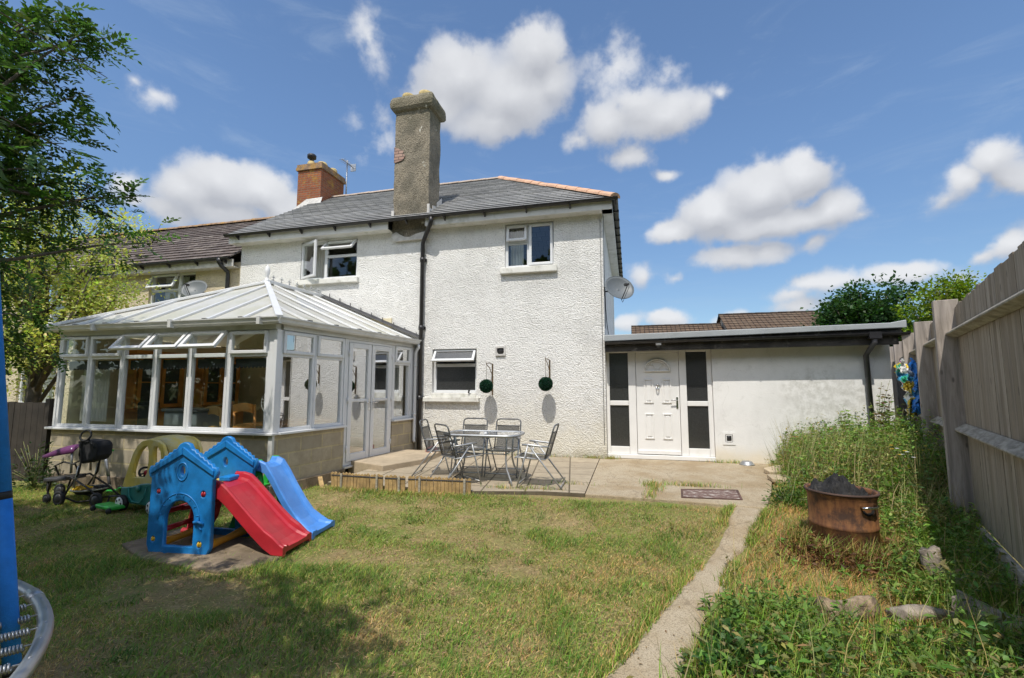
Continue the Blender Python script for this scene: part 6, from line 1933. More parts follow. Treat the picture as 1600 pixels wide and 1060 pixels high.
# second, blue slide behind it
SO = Vector((-4.05, -5.14, -0.16)); SA = R(7)
su = Vector((math.cos(SA), math.sin(SA), 0)); sv_ = Vector((-su.y, su.x, 0))
G2 = lambda u, v, z: SO + su * u + sv_ * v + Vector((0, 0, z))
sl = thing('garden_slide', 'faded blue plastic slide with green ladder standing behind the climbing house', 'slide', tuple(SO))
slide(sl, [(0.0, 0.74), (0.07, 0.74), (0.14, 0.71), (0.22, 0.60), (0.32, 0.44), (0.43, 0.28), (0.53, 0.16), (0.62, 0.09), (0.70, 0.065), (0.76, 0.06)], 0.0, 0.36, M['pale_blue'], G2, 0.055, 0.06, flare=0.05, name='chute')
for v in (0.03, 0.33):
    mb = MB(); mb.prism([G2(0.07, v, 0.80), G2(-0.02, v, 0.80), G2(-0.09, v, 0.62), G2(-0.30, v, 0.0), G2(-0.20, v, 0.0), G2(-0.02, v, 0.58), G2(0.07, v, 0.66)], sv_ * 0.035); mb.build('ladder_side', M['green_plastic'], sl, bevel=0.01)
for k in range(3):
    mb = MB(); q = (k + 1) / 4.0; mb.obox(G2(-0.27 + 0.22 * q, 0.065, 0.64 * q - 0.02), su, sv_, ZA, -0.02, 0.10, 0.001, 0.264, 0.0, 0.03); mb.build('step', M['green_plastic'], sl, bevel=0.008)
mb = MB(); mb.tube([G2(0.05, 0.05, 0.66), G2(0.10, 0.05, 0.40), G2(0.16, 0.05, 0.0)], 0.025, 7); mb.tube([G2(0.05, 0.32, 0.66), G2(0.10, 0.32, 0.40), G2(0.16, 0.32, 0.0)], 0.025, 7); mb.build('prop', M['green_plastic'], sl)

# ================================================================ TOY CAR
CO = Vector((-6.52, -4.66, -0.16)); CAa = R(-8)
cu_ = Vector((math.cos(CAa), math.sin(CAa), 0)); cv_ = Vector((-cu_.y, cu_.x, 0))
car = thing('toy_car', 'ride-on toy car with yellow roof and teal body behind the climbing house', 'toy car', tuple(CO))
K = lambda u, v, z: CO + cu_ * u + cv_ * v + Vector((0, 0, z))
def car_side(v, nm):
    out_ = [(0.0, 0.30), (0.04, 0.40), (0.10, 0.55), (0.17, 0.72), (0.24, 0.82), (0.34, 0.89), (0.48, 0.92), (0.62, 0.91), (0.74, 0.86), (0.80, 0.76), (0.82, 0.55), (0.82, 0.30)]
    w1_ = [(0.19, 0.42), (0.17, 0.50), (0.22, 0.66), (0.29, 0.78), (0.37, 0.84), (0.45, 0.855), (0.49, 0.80), (0.505, 0.65), (0.49, 0.50), (0.44, 0.43)]
    w2_ = [(0.59, 0.48), (0.585, 0.65), (0.57, 0.80), (0.585, 0.855), (0.66, 0.85), (0.73, 0.79), (0.755, 0.68), (0.75, 0.50)]
    return plate(nm, [out_, w1_, w2_], 0.05, M['faded_yellow'], car, K(0, v, 0), cu_, (0, 0, 1), 0.014)
car_side(0.0, 'roof_side'); car_side(0.44, 'roof_side')
mb = MB(); top_ = [(0.17, 0.72), (0.24, 0.82), (0.34, 0.89), (0.48, 0.92), (0.62, 0.91), (0.74, 0.86), (0.80, 0.76)]
V = []
for u_, z_ in top_:
    for v_ in (0.03, 0.12, 0.22, 0.32, 0.41): V.append(K(u_, v_, z_ + 0.012 - 0.03 * abs((v_ - 0.22) / 0.2) ** 3))
n_ = len(top_)
mb.add(V, [(i * 5 + j, i * 5 + j + 1, (i + 1) * 5 + j + 1, (i + 1) * 5 + j) for i in range(2, n_ - 1) for j in range(4)], True)
rf = mb.build('roof', M['faded_yellow'], car); so = rf.modifiers.new('thick', 'SOLIDIFY'); so.thickness = 0.03
mb = MB()
mb.prism([K(-0.03, -0.03, 0.30), K(-0.04, -0.03, 0.20), K(0.0, -0.03, 0.13), K(0.20, -0.03, 0.09), K(0.62, -0.03, 0.09), K(0.84, -0.03, 0.16), K(0.85, -0.03, 0.36), K(0.55, -0.03, 0.40), K(0.40, -0.03, 0.38), K(0.20, -0.03, 0.33)], cv_ * 0.50)
mb.build('body', M['teal_plastic'], car, bevel=0.03)
mb = MB(); mb.tube([K(0.16, -0.04, 0.30), K(0.18, -0.045, 0.20), K(0.26, -0.045, 0.13), K(0.42, -0.045, 0.13), K(0.50, -0.045, 0.20), K(0.52, -0.04, 0.34)], 0.008, 5); dd = mb.build('door', M['teal_plastic'], car)
mb = MB(); mb.lathe([(0.0, 0.0), (0.04, 0.004), (0.045, 0.012), (0.0, 0.012)], K(0.36, -0.034, 0.30), 14, axis=-cv_); mb.build('cap', M['teal_plastic'], car)
for u_, v_ in ((0.06, -0.045), (0.70, -0.045), (0.06, 0.485), (0.70, 0.485)):
    mb = MB(); c = K(u_, v_, 0.10); sg = -1 if v_ < 0.2 else 1
    mb.lathe([(0.0, -0.035), (0.085, -0.035), (0.10, -0.02), (0.10, 0.02), (0.085, 0.035), (0.05, 0.03), (0.0, 0.03)], c, 22, axis=cv_ * sg); wh = mb.build('wheel', M['rubber'], car)
    mb = MB(); mb.lathe([(0.078, 0.036), (0.075, 0.042), (0.03, 0.046), (0.0, 0.044)], c, 22, axis=cv_ * sg); mb.build('hub', M['white_plastic'], wh)
    mb = MB()
    for k in range(5):
        a = 2 * math.pi * k / 5; p_ = c + cu_ * (0.048 * math.cos(a)) + Vector((0, 0, 0.048 * math.sin(a))) + cv_ * sg * 0.043
        mb.lathe([(0.0, 0.003), (0.015, 0.003), (0.015, 0.0)], p_, 10, axis=cv_ * sg)
    mb.build('hub_hole', M['rubber'], wh)
mb = MB(); c = K(0.24, 0.12, 0.46); ax = Vector((-cu_.x * 0.8, -cu_.y * 0.8, -0.6)); q = ax.to_track_quat('Z', 'Y').to_matrix()
mb.tube([c + q @ Vector((0.09 * math.cos(2 * math.pi * k / 20), 0.09 * math.sin(2 * math.pi * k / 20), 0)) for k in range(21)], 0.014, 7, cap=False)
for k in range(3): mb.tube([c, c + q @ Vector((0.09 * math.cos(2.1 * k), 0.09 * math.sin(2.1 * k), 0))], 0.011, 6)
mb.tube([c, c + q @ Vector((0, 0, 0.14))], 0.016, 6); swh = mb.build('steering_wheel', M['rubber'], car)
mb = MB(); mb.lathe([(0.0, -0.03), (0.04, -0.02), (0.045, 0.0), (0.0, 0.012)], c, 12, axis=ax); mb.build('horn', M['red_plastic'], swh)
mb = MB(); mb.obox(K(0, 0, 0), cu_, cv_, ZA, 0.44, 0.80, 0.04, 0.40, 0.36, 0.46); mb.build('seat', M['faded_yellow'], car, bevel=0.02)

# ================================================================ PUSHCHAIR, SCOOTER, TRAY
PYY = -4.62
pp = lambda px, py, y=PYY: at(px, py, Y=y)
gzp = -0.16
pr = thing('pushchair', 'black folding pushchair with purple hood and foot tray in the shade of the block wall', 'pushchair', (-7.45, PYY, gzp))
def wheel(px, y, r, nm='wheel', parent=pr):
    c = pp(px, 780, y); c.z = gzp + r
    mb = MB(); mb.lathe([(0.0, -0.02), (r * 0.78, -0.022), (r, -0.016), (r, 0.016), (r * 0.78, 0.022), (r * 0.6, 0.012), (0.0, 0.014)], c, 22, axis=(0, -1, 0)); wh = mb.build(nm, M['rubber'], parent)
    mb = MB(); mb.lathe([(r * 0.62, 0.013), (r * 0.58, 0.022), (r * 0.15, 0.026), (0.0, 0.026)], c, 18, axis=(0, -1, 0)); mb.build('rim', M['dark_grey'], wh)
    return c
c1 = wheel(92, PYY - 0.10, 0.095); c2 = wheel(92, PYY + 0.24, 0.095); c3 = wheel(150, PYY - 0.06, 0.095); c4_ = wheel(150, PYY + 0.28, 0.095); c5 = wheel(73, PYY - 0.05, 0.06, 'caster')
mb = MB()
for dy in (0.0, 0.24):
    o_ = Vector((0, dy, 0))
    mb.tube([c1 + o_ + Vector((0, 0.05, 0)), pp(106, 765) + o_, pp(122, 742) + o_, pp(128, 715) + o_, pp(124, 690) + o_], 0.013, 7)
    mb.tube([c3 + o_ + Vector((0, 0.05, 0)), pp(140, 765) + o_, pp(110, 745) + o_, pp(80, 752) + o_, pp(74, 772) + o_], 0.013, 7)
    mb.tube([c1 + o_ + Vector((0, 0.05, 0)), pp(120, 785) + o_, c3 + o_ + Vector((0, 0.05, 0))], 0.012, 7)
    mb.tube([pp(76, 748) + o_, pp(104, 746) + o_], 0.014, 7)
    mb.tube([pp(92, 742) + o_, pp(86, 728) + o_, pp(100, 722) + o_, pp(118, 726) + o_], 0.012, 7)
mb.tube([c5 + Vector((0, 0.03, 0.0)), pp(74, 765), pp(76, 748)], 0.013, 7)
mb.build('chassis', M['black_metal'], pr)
for dy in (0.0, 0.24):
    o_ = Vector((0, dy, 0))
    for q0, q1 in (((111, 740), (113, 700)), ((115, 762), (124, 728))):
        mb = MB(); mb.tube([pp(*q0) + o_, pp(*q1) + o_], 0.015, 7); mb.build('strut', M['metal'], pr)
mb = MB(); P = [pp(71, 747), pp(104, 745), pp(104, 751), pp(71, 753)]; mb.prism([q + Vector((0, -0.03, 0)) for q in P], (0, 0.28, 0)); mb.build('foot_tray', M['grey_pipe'], pr, bevel=0.015)
mb = MB(); P = [pp(122, 692), pp(126, 687), pp(150, 690), pp(154, 697), pp(152, 712), pp(146, 720), pp(124, 726), pp(121, 715)]; mb.prism(P, (0, 0.20, 0)); mb.build('seat', M['black_cloth'], pr, bevel=0.03)
mb = MB()
V = []; n = 10
for k in range(n + 1):
    q = k / n; a = pp(67 + 56 * q, 713 - 14 * q - 4 * math.sin(math.pi * q)); b = pp(88 + 28 * q, 714 - 4 * q)
    for j in range(7):
        w_ = j / 6; V.append(a + Vector((0, 0.24 * w_, 0.03 * math.sin(math.pi * w_)))) 
for k in range(n + 1):
    q = k / n; b = pp(70 + 46 * q, 716 - 8 * q)
    for j in range(7): V.append(b + Vector((0, -0.02 + 0.28 * j / 6, 0)))
F = [(k * 7 + j, k * 7 + j + 1, (k + 1) * 7 + j + 1, (k + 1) * 7 + j) for k in range(n) for j in range(6)]
o2_ = (n + 1) * 7
F += [(k * 7, (k + 1) * 7, o2_ + (k + 1) * 7, o2_ + k * 7) for k in range(n)]
mb.add(V, F, True); hd = mb.build('hood', M['purple'], pr); so = hd.modifiers.new('thick', 'SOLIDIFY'); so.thickness = 0.008
mb = MB(); c = pp(134, 681); mb.tube([c + Vector((0.095 * math.cos(2 * math.pi * k / 20), 0.02 * math.sin(2 * math.pi * k / 20), 0.07 * math.sin(2 * math.pi * k / 20))) for k in range(21)], 0.012, 7, cap=False)
mb.tube([c + Vector((-0.06, 0, -0.05)), pp(126, 700), pp(124, 712)], 0.012, 7); mb.tube([c + Vector((0.06, 0, -0.05)), pp(148, 700)], 0.012, 7); mb.build('handle', M['rubber'], pr)
mb = MB(); c = pp(123, 768); mb.lathe([(0.0, -0.05), (0.15, -0.05), (0.20, 0.0), (0.21, 0.012), (0.19, 0.01), (0.14, -0.035), (0.0, -0.035)], c + Vector((0, 0.15, 0)), 22); mb.build('basket', M['black_cloth'], pr)
mb = MB(); mb.tube([c + Vector((0.21 * math.cos(2 * math.pi * k / 24), 0.15 + 0.21 * math.sin(2 * math.pi * k / 24), 0.012)) for k in range(25)], 0.011, 6, cap=False); mb.build('basket_rim', pm('pale_rim', (0.35, 0.34, 0.26), 0.5), pr)
t = thing('squashed_toy', 'yellow crumpled toy lying in the round basket of the pushchair', 'toy', tuple(c))
mb = MB(); rs = random.Random(4); V = [c + Vector((-0.13 + 0.02 * k, 0.0 + 0.03 * (k % 2), 0.02 + (0.035 + 0.05 * rs.random()) * (k % 2))) for k in range(9)] + [c + Vector((0.03 - 0.02 * k, 0.16, 0.03)) for k in range(9)]
mb.add(V, [(k, k + 1, 16 - k, 17 - k) for k in range(8)]); tt = mb.build('body', M['yellow_plastic'], t); so = tt.modifiers.new('thick', 'SOLIDIFY'); so.thickness = 0.02

sc = thing('scooter', 'child scooter with green deck and grips leaning against the block wall', 'scooter', tuple(at(172, 770, Z=-0.16)))
sy = -3.98
q_ = lambda px, py: at(px, py, Y=sy)
mb = MB(); P = [q_(162, 768), q_(166, 766), q_(178, 768), q_(184, 762), q_(186, 763), q_(180, 771), q_(166, 771)]; mb.prism(P, (0, 0.10, 0)); mb.build('deck', M['green_plastic'], sc, bevel=0.01)
mb = MB(); mb.tube([q_(166, 766) + Vector((0, 0.05, 0)), q_(164, 745) + Vector((0, 0.05, 0))], 0.02, 8); mb.build('stem', M['rubber'], sc)
mb = MB(); mb.tube([q_(164, 745) + Vector((0, 0.05, 0)), q_(160, 728) + Vector((0, 0.06, 0)), q_(156, 704) + Vector((0, 0.08, 0))], 0.024, 8); mb.build('post', M['metal'], sc)
mb = MB(); mb.tube([q_(145, 705) + Vector((0, 0.08, 0)), q_(168, 705) + Vector((0, 0.08, 0))], 0.016, 8); mb.build('grip', M['green_plastic'], sc)
for px in (163, 182):
    c = q_(px, 773); c.z = gzp + 0.05
    mb = MB(); mb.lathe([(0.0, -0.014), (0.05, -0.014), (0.055, 0.0), (0.05, 0.014), (0.0, 0.014)], c + Vector((0, 0.05, 0)), 16, axis=(0, -1, 0)); mb.build('wheel', M['rubber'], sc)

t = thing('toy_mower', 'bright green flat toy mower on the grass beside the toy car wheel', 'toy', tuple(at(159, 797, Z=-0.16)))
a = at(147, 794, Z=-0.12); b = at(171, 799, Z=-0.12)
mb = MB(); mb.prism([a, b, b + Vector((0.05, 0.16, 0)), a + Vector((0.05, 0.16, 0))], (0, 0, 0.05)); mb.build('deck', M['green_plastic'], t, bevel=0.015)
mb = MB(); mb.tube([a + Vector((0.05, 0.12, 0.04)), a + Vector((-0.03, 0.2, 0.10)), b + Vector((0.0, 0.25, 0.14)), b + Vector((0.05, 0.14, 0.05))], 0.012, 6); mb.build('handle', M['rubber'], t)
for q in (a, b):
    mb = MB(); mb.lathe([(0.0, -0.012), (0.035, -0.012), (0.035, 0.012), (0.0, 0.012)], q + Vector((0.0, -0.012, 0.0)), 14, axis=(0, -1, 0)); mb.build('wheel', M['rubber'], t)

# ================================================================ TRAMPOLINE
tr = thing('trampoline', 'round trampoline with galvanised rim, coil springs and blue foam enclosure pole', 'trampoline', (-3.05, -9.55, -0.16))
TC = Vector((-3.05, -9.55, 0.55)); TR = 1.665
mb = MB(); mb.tube([TC + Vector((TR * math.cos(2 * math.pi * k / 120), TR * math.sin(2 * math.pi * k / 120), 0)) for k in range(121)], 0.024, 10, cap=False)
for k in range(0, 8):
    a = R(45 * k + 26); c = TC + Vector((TR * math.cos(a), TR * math.sin(a), 0)); tn = Vector((-math.sin(a), math.cos(a), 0))
    mb.tube([c - tn * 0.05, c + tn * 0.05], 0.0265, 10)
mb.build('rim', M['metal'], tr)
mb = MB(); mb.lathe([(0.0, -0.015), (1.39, -0.005), (1.42, 0.0), (1.42, 0.006), (1.39, 0.0), (0.0, -0.008)], TC, 64); mb.build('mat', M['black_cloth'], tr)
NS = 72
for k in range(NS):
    a = 2 * math.pi * (k + 0.4) / NS; d_ = Vector((math.cos(a), math.sin(a), 0)); tn = Vector((-d_.y, d_.x, 0))
    if not (-1 < a - math.pi * 0 < 8): continue
    # only the arc that faces the lawn can be seen; the rest is behind the camera's left shoulder
    r0, r1 = 1.45, 1.625
    vis = math.cos(a - R(55)) > 0.45
    if not vis: continue
    mb = MB(); P = []; turns = 19
    for i in range(turns * 6 + 1):
        q = i / (turns * 6.0); w_ = 2 * math.pi * turns * q
        P.append(TC + d_ * (r0 + (r1 - r0) * q) + tn * 0.012 * math.cos(w_) + Vector((0, 0, 0.003 + 0.012 * math.sin(w_))))
    P = [TC + d_ * 1.40 + Vector((0, 0, 0.004))] + P + [TC + d_ * 1.65 + Vector((0, 0, 0.008)), TC + d_ * 1.668 + Vector((0, 0, 0.026))]
    mb.tube(P, 0.0034, 5); mb.build('spring', M['metal'], tr)
for k in range(4):
    a = R(90 * k + 26); c = TC + Vector((TR * math.cos(a), TR * math.sin(a), 0)); tn = Vector((-math.sin(a), math.cos(a), 0))
    mb = MB(); mb.tube([c + tn * 0.35, c + tn * 0.36 + Vector((0, 0, -0.5)), c + tn * 0.2 + Vector((0, 0, -0.69)), c - tn * 0.2 + Vector((0, 0, -0.69)), c - tn * 0.36 + Vector((0, 0, -0.5)), c - tn * 0.35], 0.02, 8); mb.build('leg', M['metal'], tr)
def atd(px, py, depth):
    return Vector(cam.location) + _cm @ Vector(((px - 800.0) / 723.0 * depth, -(py - 530.0) / 723.0 * depth, -depth))
pa, pb = atd(19, 1040, 1.75), atd(-11, 500, 1.90)
pd_ = (pb - pa).normalized()
mb = MB(); mb.tube([pa, pa + pd_ * 0.62], 0.0265, 16); mb.tube([pa + pd_ * 0.645, pb + pd_ * 0.9], 0.0265, 16); fo = mb.build('foam_pole', M['foam'], tr)
mb = MB(); mb.tube([pa + pd_ * 0.618, pa + pd_ * 0.647], 0.0272, 16); mb.tube([pa - pd_ * 0.03, pa + pd_ * 0.004], 0.028, 16); mb.build('band', M['rubber'], fo)
mb = MB(); mb.tube([pa - pd_ * 0.62, pa + pd_ * 0.1], 0.016, 8); mb.build('pole', M['metal'], tr)

# ================================================================ VEGETATION
def blades(P, H, W, lean, az_, cols, flat=0.5):
    """bent grass blades: bases P (n,3); heights H, widths W, tip lean (m), azimuth of the lean -> verts, tris, colours"""
    n = len(P); P = np.asarray(P, float)
    d_ = np.stack([np.cos(az_), np.sin(az_), np.zeros(n)], 1)
    s_ = np.stack([-np.sin(az_ + 0.6), np.cos(az_ + 0.6), np.zeros(n)], 1)
    H = H[:, None]; W = W[:, None]; lean = lean[:, None]
    up = np.array([[0, 0, 1.0]])
    m_ = P + up * H * 0.55 + d_ * lean * 0.32
    V = np.empty((n, 5, 3))
    V[:, 0] = P - s_ * W * 0.5; V[:, 1] = P + s_ * W * 0.5
    V[:, 2] = m_ + s_ * W * 0.38; V[:, 3] = m_ - s_ * W * 0.38
    V[:, 4] = P + up * H + d_ * lean
    k = np.arange(n)[:, None] * 5
    F = np.concatenate([k + np.array([[0, 1, 2]]), k + np.array([[0, 2, 3]]), k + np.array([[3, 2, 4]])], 1).reshape(-1, 3)
    return V.reshape(-1, 3), F, np.repeat(cols, 5, 0)


def in_poly(x, y, poly):
    c = np.zeros(len(x), bool); n = len(poly)
    for i in range(n):
        x0, y0 = poly[i]; x1, y1 = poly[(i + 1) % n]
        m_ = ((y0 > y) != (y1 > y)) & (x < (x1 - x0) * (y - y0) / (y1 - y0 + 1e-12) + x0)
        c ^= m_
    return c


def fence_dist(x, y):
    return (x - FB.x) * FN.x + (y - FB.y) * FN.y       # metres in front of the boards


rng = np.random.default_rng(21)
GREEN = np.array([0.205, 0.325, 0.048]); DGREEN = np.array([0.13, 0.25, 0.035]); STRAW = np.array([0.56, 0.385, 0.155]); YEL = np.array([0.38, 0.38, 0.08])
TOYSLAB = [(-5.05, -5.70), (-4.47, -5.96), (-3.50, -6.04), (-3.22, -5.72), (-3.42, -5.24), (-4.2, -5.27), (-4.93, -5.04)]


def lawn_grass(n):
    # more blades where the camera is near
    x = rng.uniform(-9.6, 1.4, n * 3); y = -3.30 - 5.4 * rng.uniform(0, 1, n * 3) ** 0.85
    keep = x < path_x(y, PL) - 0.02 + 0.06 * (fbm(x, y, 4, 2) - 0.5)
    keep &= ~((y > -3.36) & (x > -4.45)) & ~((y > -3.15))
    keep &= ~((x < -5.0) & (y > -3.78)) & ~((x < -4.35) & (x > -5.1) & (y > -3.42))
    keep &= ~in_poly(x + 0.22 * (fbm(x, y, 2.6, 13) - 0.5), y + 0.35 * (fbm(x, y, 2.2, 14) - 0.5), TOYSLAB) | (rng.uniform(size=len(x)) < 0.03)
    # edge of the apron
    keep &= ~((x > -2.1) & (y > np.interp(x, [-2.1, -1.16, 0.48, 1.2], [-3.40, -3.17, -3.22, -3.30])))
    bare = fbm(x, y, 0.75, 31, 4) * 0.65 + fbm(x, y, 3.2, 37, 3) * 0.35
    # the worn patches of the photograph
    worn = np.zeros(len(x))
    for cx, cy, rx, ry, w in ((-3.35, -6.45, 0.75, 0.30, 0.55), (-2.1, -4.6, 0.9, 0.30, 0.24), (-1.6, -4.15, 0.7, 0.25, 0.22), (-2.8, -5.55, 0.5, 0.25, 0.34), (-3.0, -4.0, 0.9, 0.22, 0.20), (-0.6, -4.2, 0.5, 0.2, 0.10), (-6.5, -5.5, 1.2, 0.6, 0.08), (-0.9, -5.4, 0.3, 0.15, 0.24), (-1.8, -5.9, 0.35, 0.15, 0.14)):
        worn = np.maximum(worn, w * np.exp(-(((x - cx) / rx) ** 2 + ((y - cy) / ry) ** 2)))
    cover = np.clip((bare - worn - 0.30) / 0.17, 0.05, 1)
    keep &= rng.uniform(size=len(x)) < cover
    x, y, cover = x[keep][:n], y[keep][:n], cover[keep][:n]
    n = len(x)
    dry = fbm(x + 40, y, 0.8, 51, 4) * 0.55 + fbm(x, y + 9, 2.4, 57, 4) * 0.45
    tuft = fbm(x + 11, y + 5, 2.3, 61, 3)
    r = rng.uniform(size=n)
    isdry = r < np.clip((dry - 0.50) * 5.0, 0.06, 0.92)
    cols = np.where(isdry[:, None], STRAW, np.where((tuft > 0.56)[:, None], DGREEN, GREEN))
    mixy = (rng.uniform(size=n) < 0.25) & ~isdry
    cols = np.where(mixy[:, None], YEL, cols)
    cols = jitter_cols(cols, n, 0.22, rng)
    H = np.where(isdry, rng.uniform(0.010, 0.030, n), rng.uniform(0.014, 0.042, n)) * np.clip(0.1 + 1.7 * tuft, 0.5, 1.6)
    H *= 0.6 + 0.5 * cover
    strong = (tuft > 0.63) & ~isdry
    H = np.where(strong, H * 1.35, H)
    W = rng.uniform(0.0025, 0.006, n)
    P = np.stack([x, y, gz(x, y) - 0.010], 1)
    return blades(P, H, W, H * rng.uniform(0.4, 1.9, n), rng.uniform(0, 6.283, n), cols)


V, F, c = lawn_grass(250000)
tag(npmesh('lawn_grass', V, F, M['grass'], col=c), kind='stuff')
# darker tufts, clover and plantain standing out of the turf
TP, TH, TC_ = [], [], []
for k in range(150):
    cx = rng.uniform(-7.5, 1.0); cy = rng.uniform(-7.4, -3.5)
    if cx > path_x(cy, PL) - 0.15 or (cx < -4.9 and cy > -3.9) or in_poly(np.array([cx]), np.array([cy]), TOYSLAB)[0]: continue
    r_ = rng.uniform(0.03, 0.13); n = int(900 * r_)
    TP.append(np.stack([rng.normal(cx, r_, n), rng.normal(cy, r_ * 0.8, n)], 1)); TH.append(rng.uniform(0.02, 0.055, n)); TC_.append(np.repeat(np.array([[0.13, 0.235, 0.035], [0.19, 0.30, 0.05], [0.12, 0.21, 0.04]])[k % 3][None], n, 0))
TP = np.concatenate(TP); TH = np.concatenate(TH); TC_ = np.concatenate(TC_); n = len(TP)
k = TP[:, 0] < path_x(TP[:, 1], PL) + 0.02
TP, TH, TC_ = TP[k], TH[k], TC_[k]; n = len(TP)
V, F, c = blades(np.concatenate([TP, (gz(TP[:, 0], TP[:, 1]) - 0.01)[:, None]], 1), TH, rng.uniform(0.004, 0.010, n), TH * rng.uniform(0.4, 1.6, n), rng.uniform(0, 6.28, n), jitter_cols(TC_, n, 0.25, rng))
tag(npmesh('turf_tufts', V, F, M['grass'], col=c), kind='stuff')
n = 60000                                                    # dead thatch lying flat on the soil between the blades
x = rng.uniform(-9.4, 1.3, n); y = rng.uniform(-7.8, -3.4, n); k = (x < path_x(y, PL) + 0.03) & ~((x < -4.3) & (y > -3.75)) & (~in_poly(x, y, TOYSLAB) | (rng.uniform(size=n) < 0.15)) & ~((x > -2.1) & (y > np.interp(x, [-2.1, -1.16, 0.48, 1.2], [-3.40, -3.17, -3.22, -3.30]))); x, y = x[k], y[k]; n = len(x)
C = np.stack([x, y, gz(x, y) + rng.uniform(-0.004, 0.010, n)], 1); D = rand_dirs(n, rng); D[:, 2] *= 0.25
V, F, c = leaf_quads(C, D, np.array([[0, 0, 1.0]]) + 0.3 * rand_dirs(n, rng), rng.uniform(0.02, 0.06, n), rng.uniform(0.003, 0.007, n), jitter_cols(np.where((rng.uniform(size=n) < 0.6)[:, None], np.array([[0.50, 0.36, 0.17]]), np.array([[0.24, 0.165, 0.085]])), n, 0.35, rng))
tag(npmesh('thatch', V, F, M['grass'], col=c), kind='stuff')
n = 700                                                      # fallen leaves and bits on the turf and the concrete
x = rng.uniform(-7, 1.6, n); y = rng.uniform(-7.4, -0.4, n); k = ~((x < -4.4) & (y > -3.8)) & (x < np.where(y < -3.2, path_x(y, PR), 2.0)); x, y = x[k], y[k]; n = len(x)
C = np.stack([x, y, np.where(y > -3.1, 0.034, gz(x, y) + 0.022)], 1); D = rand_dirs(n, rng); D[:, 2] *= 0.15
V, F, c = leaf_quads(C, D, np.array([[0, 0, 1.0]]) + 0.3 * rand_dirs(n, rng), rng.uniform(0.012, 0.035, n), rng.uniform(0.006, 0.016, n), jitter_cols(np.array([0.24, 0.16, 0.07]), n, 0.5, rng))
tag(npmesh('fallen_leaves', V, F, M['leaf'], col=c), kind='stuff')
# grass growing in the joints and along the edge of the concrete
P = []
for (cx, cy, sx, sy, n) in ((0.28, -2.35, 0.10, 0.10, 260), (0.30, -2.62, 0.06, 0.12, 200), (0.78, -2.28, 0.22, 0.03, 300), (0.2, -3.05, 0.05, 0.12, 120), (-0.75, -0.05, 0.12, 0.03, 160), (-0.4, 0.0, 0.07, 0.04, 200), (1.6, 0.02, 0.12, 0.02, 120), (1.85, 0.03, 0.1, 0.02, 120), (-1.25, -3.02, 0.2, 0.03, 120), (-1.7, -3.1, 0.2, 0.04, 150), (-0.9, -2.6, 0.2, 0.02, 80), (-1.75, -0.06, 0.5, 0.03, 200), (-4.0, -3.55, 0.3, 0.06, 500), (-3.1, -3.58, 0.4, 0.06, 600), (-2.3, -3.52, 0.3, 0.06, 500)):
    P.append(np.stack([rng.normal(cx, sx, n), rng.normal(cy, sy, n), np.full(n, 0.03 if cy > -3.2 else -0.03)], 1))
for sd, sg in ((PL, -1), (PR, 1)):                           # turf creeping over both edges of the path
    n = 4200; yy = rng.uniform(-8.2, -3.3, n); k = fbm(yy * 1.0, yy * 0 + sg, 2.2, 88, 3) > 0.40; yy = yy[k]; n = len(yy)
    xx = path_x(yy, sd) + sg * np.abs(rng.normal(0, 0.06, n)) - sg * 0.055 * fbm(yy, yy * 0, 3.5, 21 + sg, 3)
    P.append(np.stack([xx, yy, gz(xx, yy) + 0.004], 1))
P = np.concatenate(P); n = len(P); H = rng.uniform(0.025, 0.09, n)
V, F, c = blades(P, H, rng.uniform(0.003, 0.007, n), H * rng.uniform(0.3, 1.0, n), rng.uniform(0, 6.28, n), jitter_cols(np.where((rng.uniform(size=n) < 0.35)[:, None], STRAW, GREEN), n, 0.3, rng))
tag(npmesh('edge_grass', V, F, M['grass'], col=c), kind='stuff')


def bed_points(n, y0=-9.0, y1=0.1):
    y = y0 + (y1 - y0) * rng.uniform(size=n) ** 0.9
    x = rng.uniform(-0.5, 5.2, n)
    xr_ = np.where(y < -3.3, path_x(y, PR) + 0.02, np.interp(y, [-3.3, -2.3, -1.0, 0.1], [1.60, 1.95, 2.2, 2.45]))
    k = (x > xr_ + 0.05 * rng.normal(size=n)) & (fence_dist(x, y) > 0.03)
    k &= ((x - dc[0]) ** 2 + (y - dc[1]) ** 2 > 0.33 ** 2)
    return x[k], y[k], xr_[k]


LOGS = ((1.45, -5.62, 0.27), (2.42, -4.78, 0.20), (1.92, -5.58, 0.24), (2.32, -5.6, 0.22))


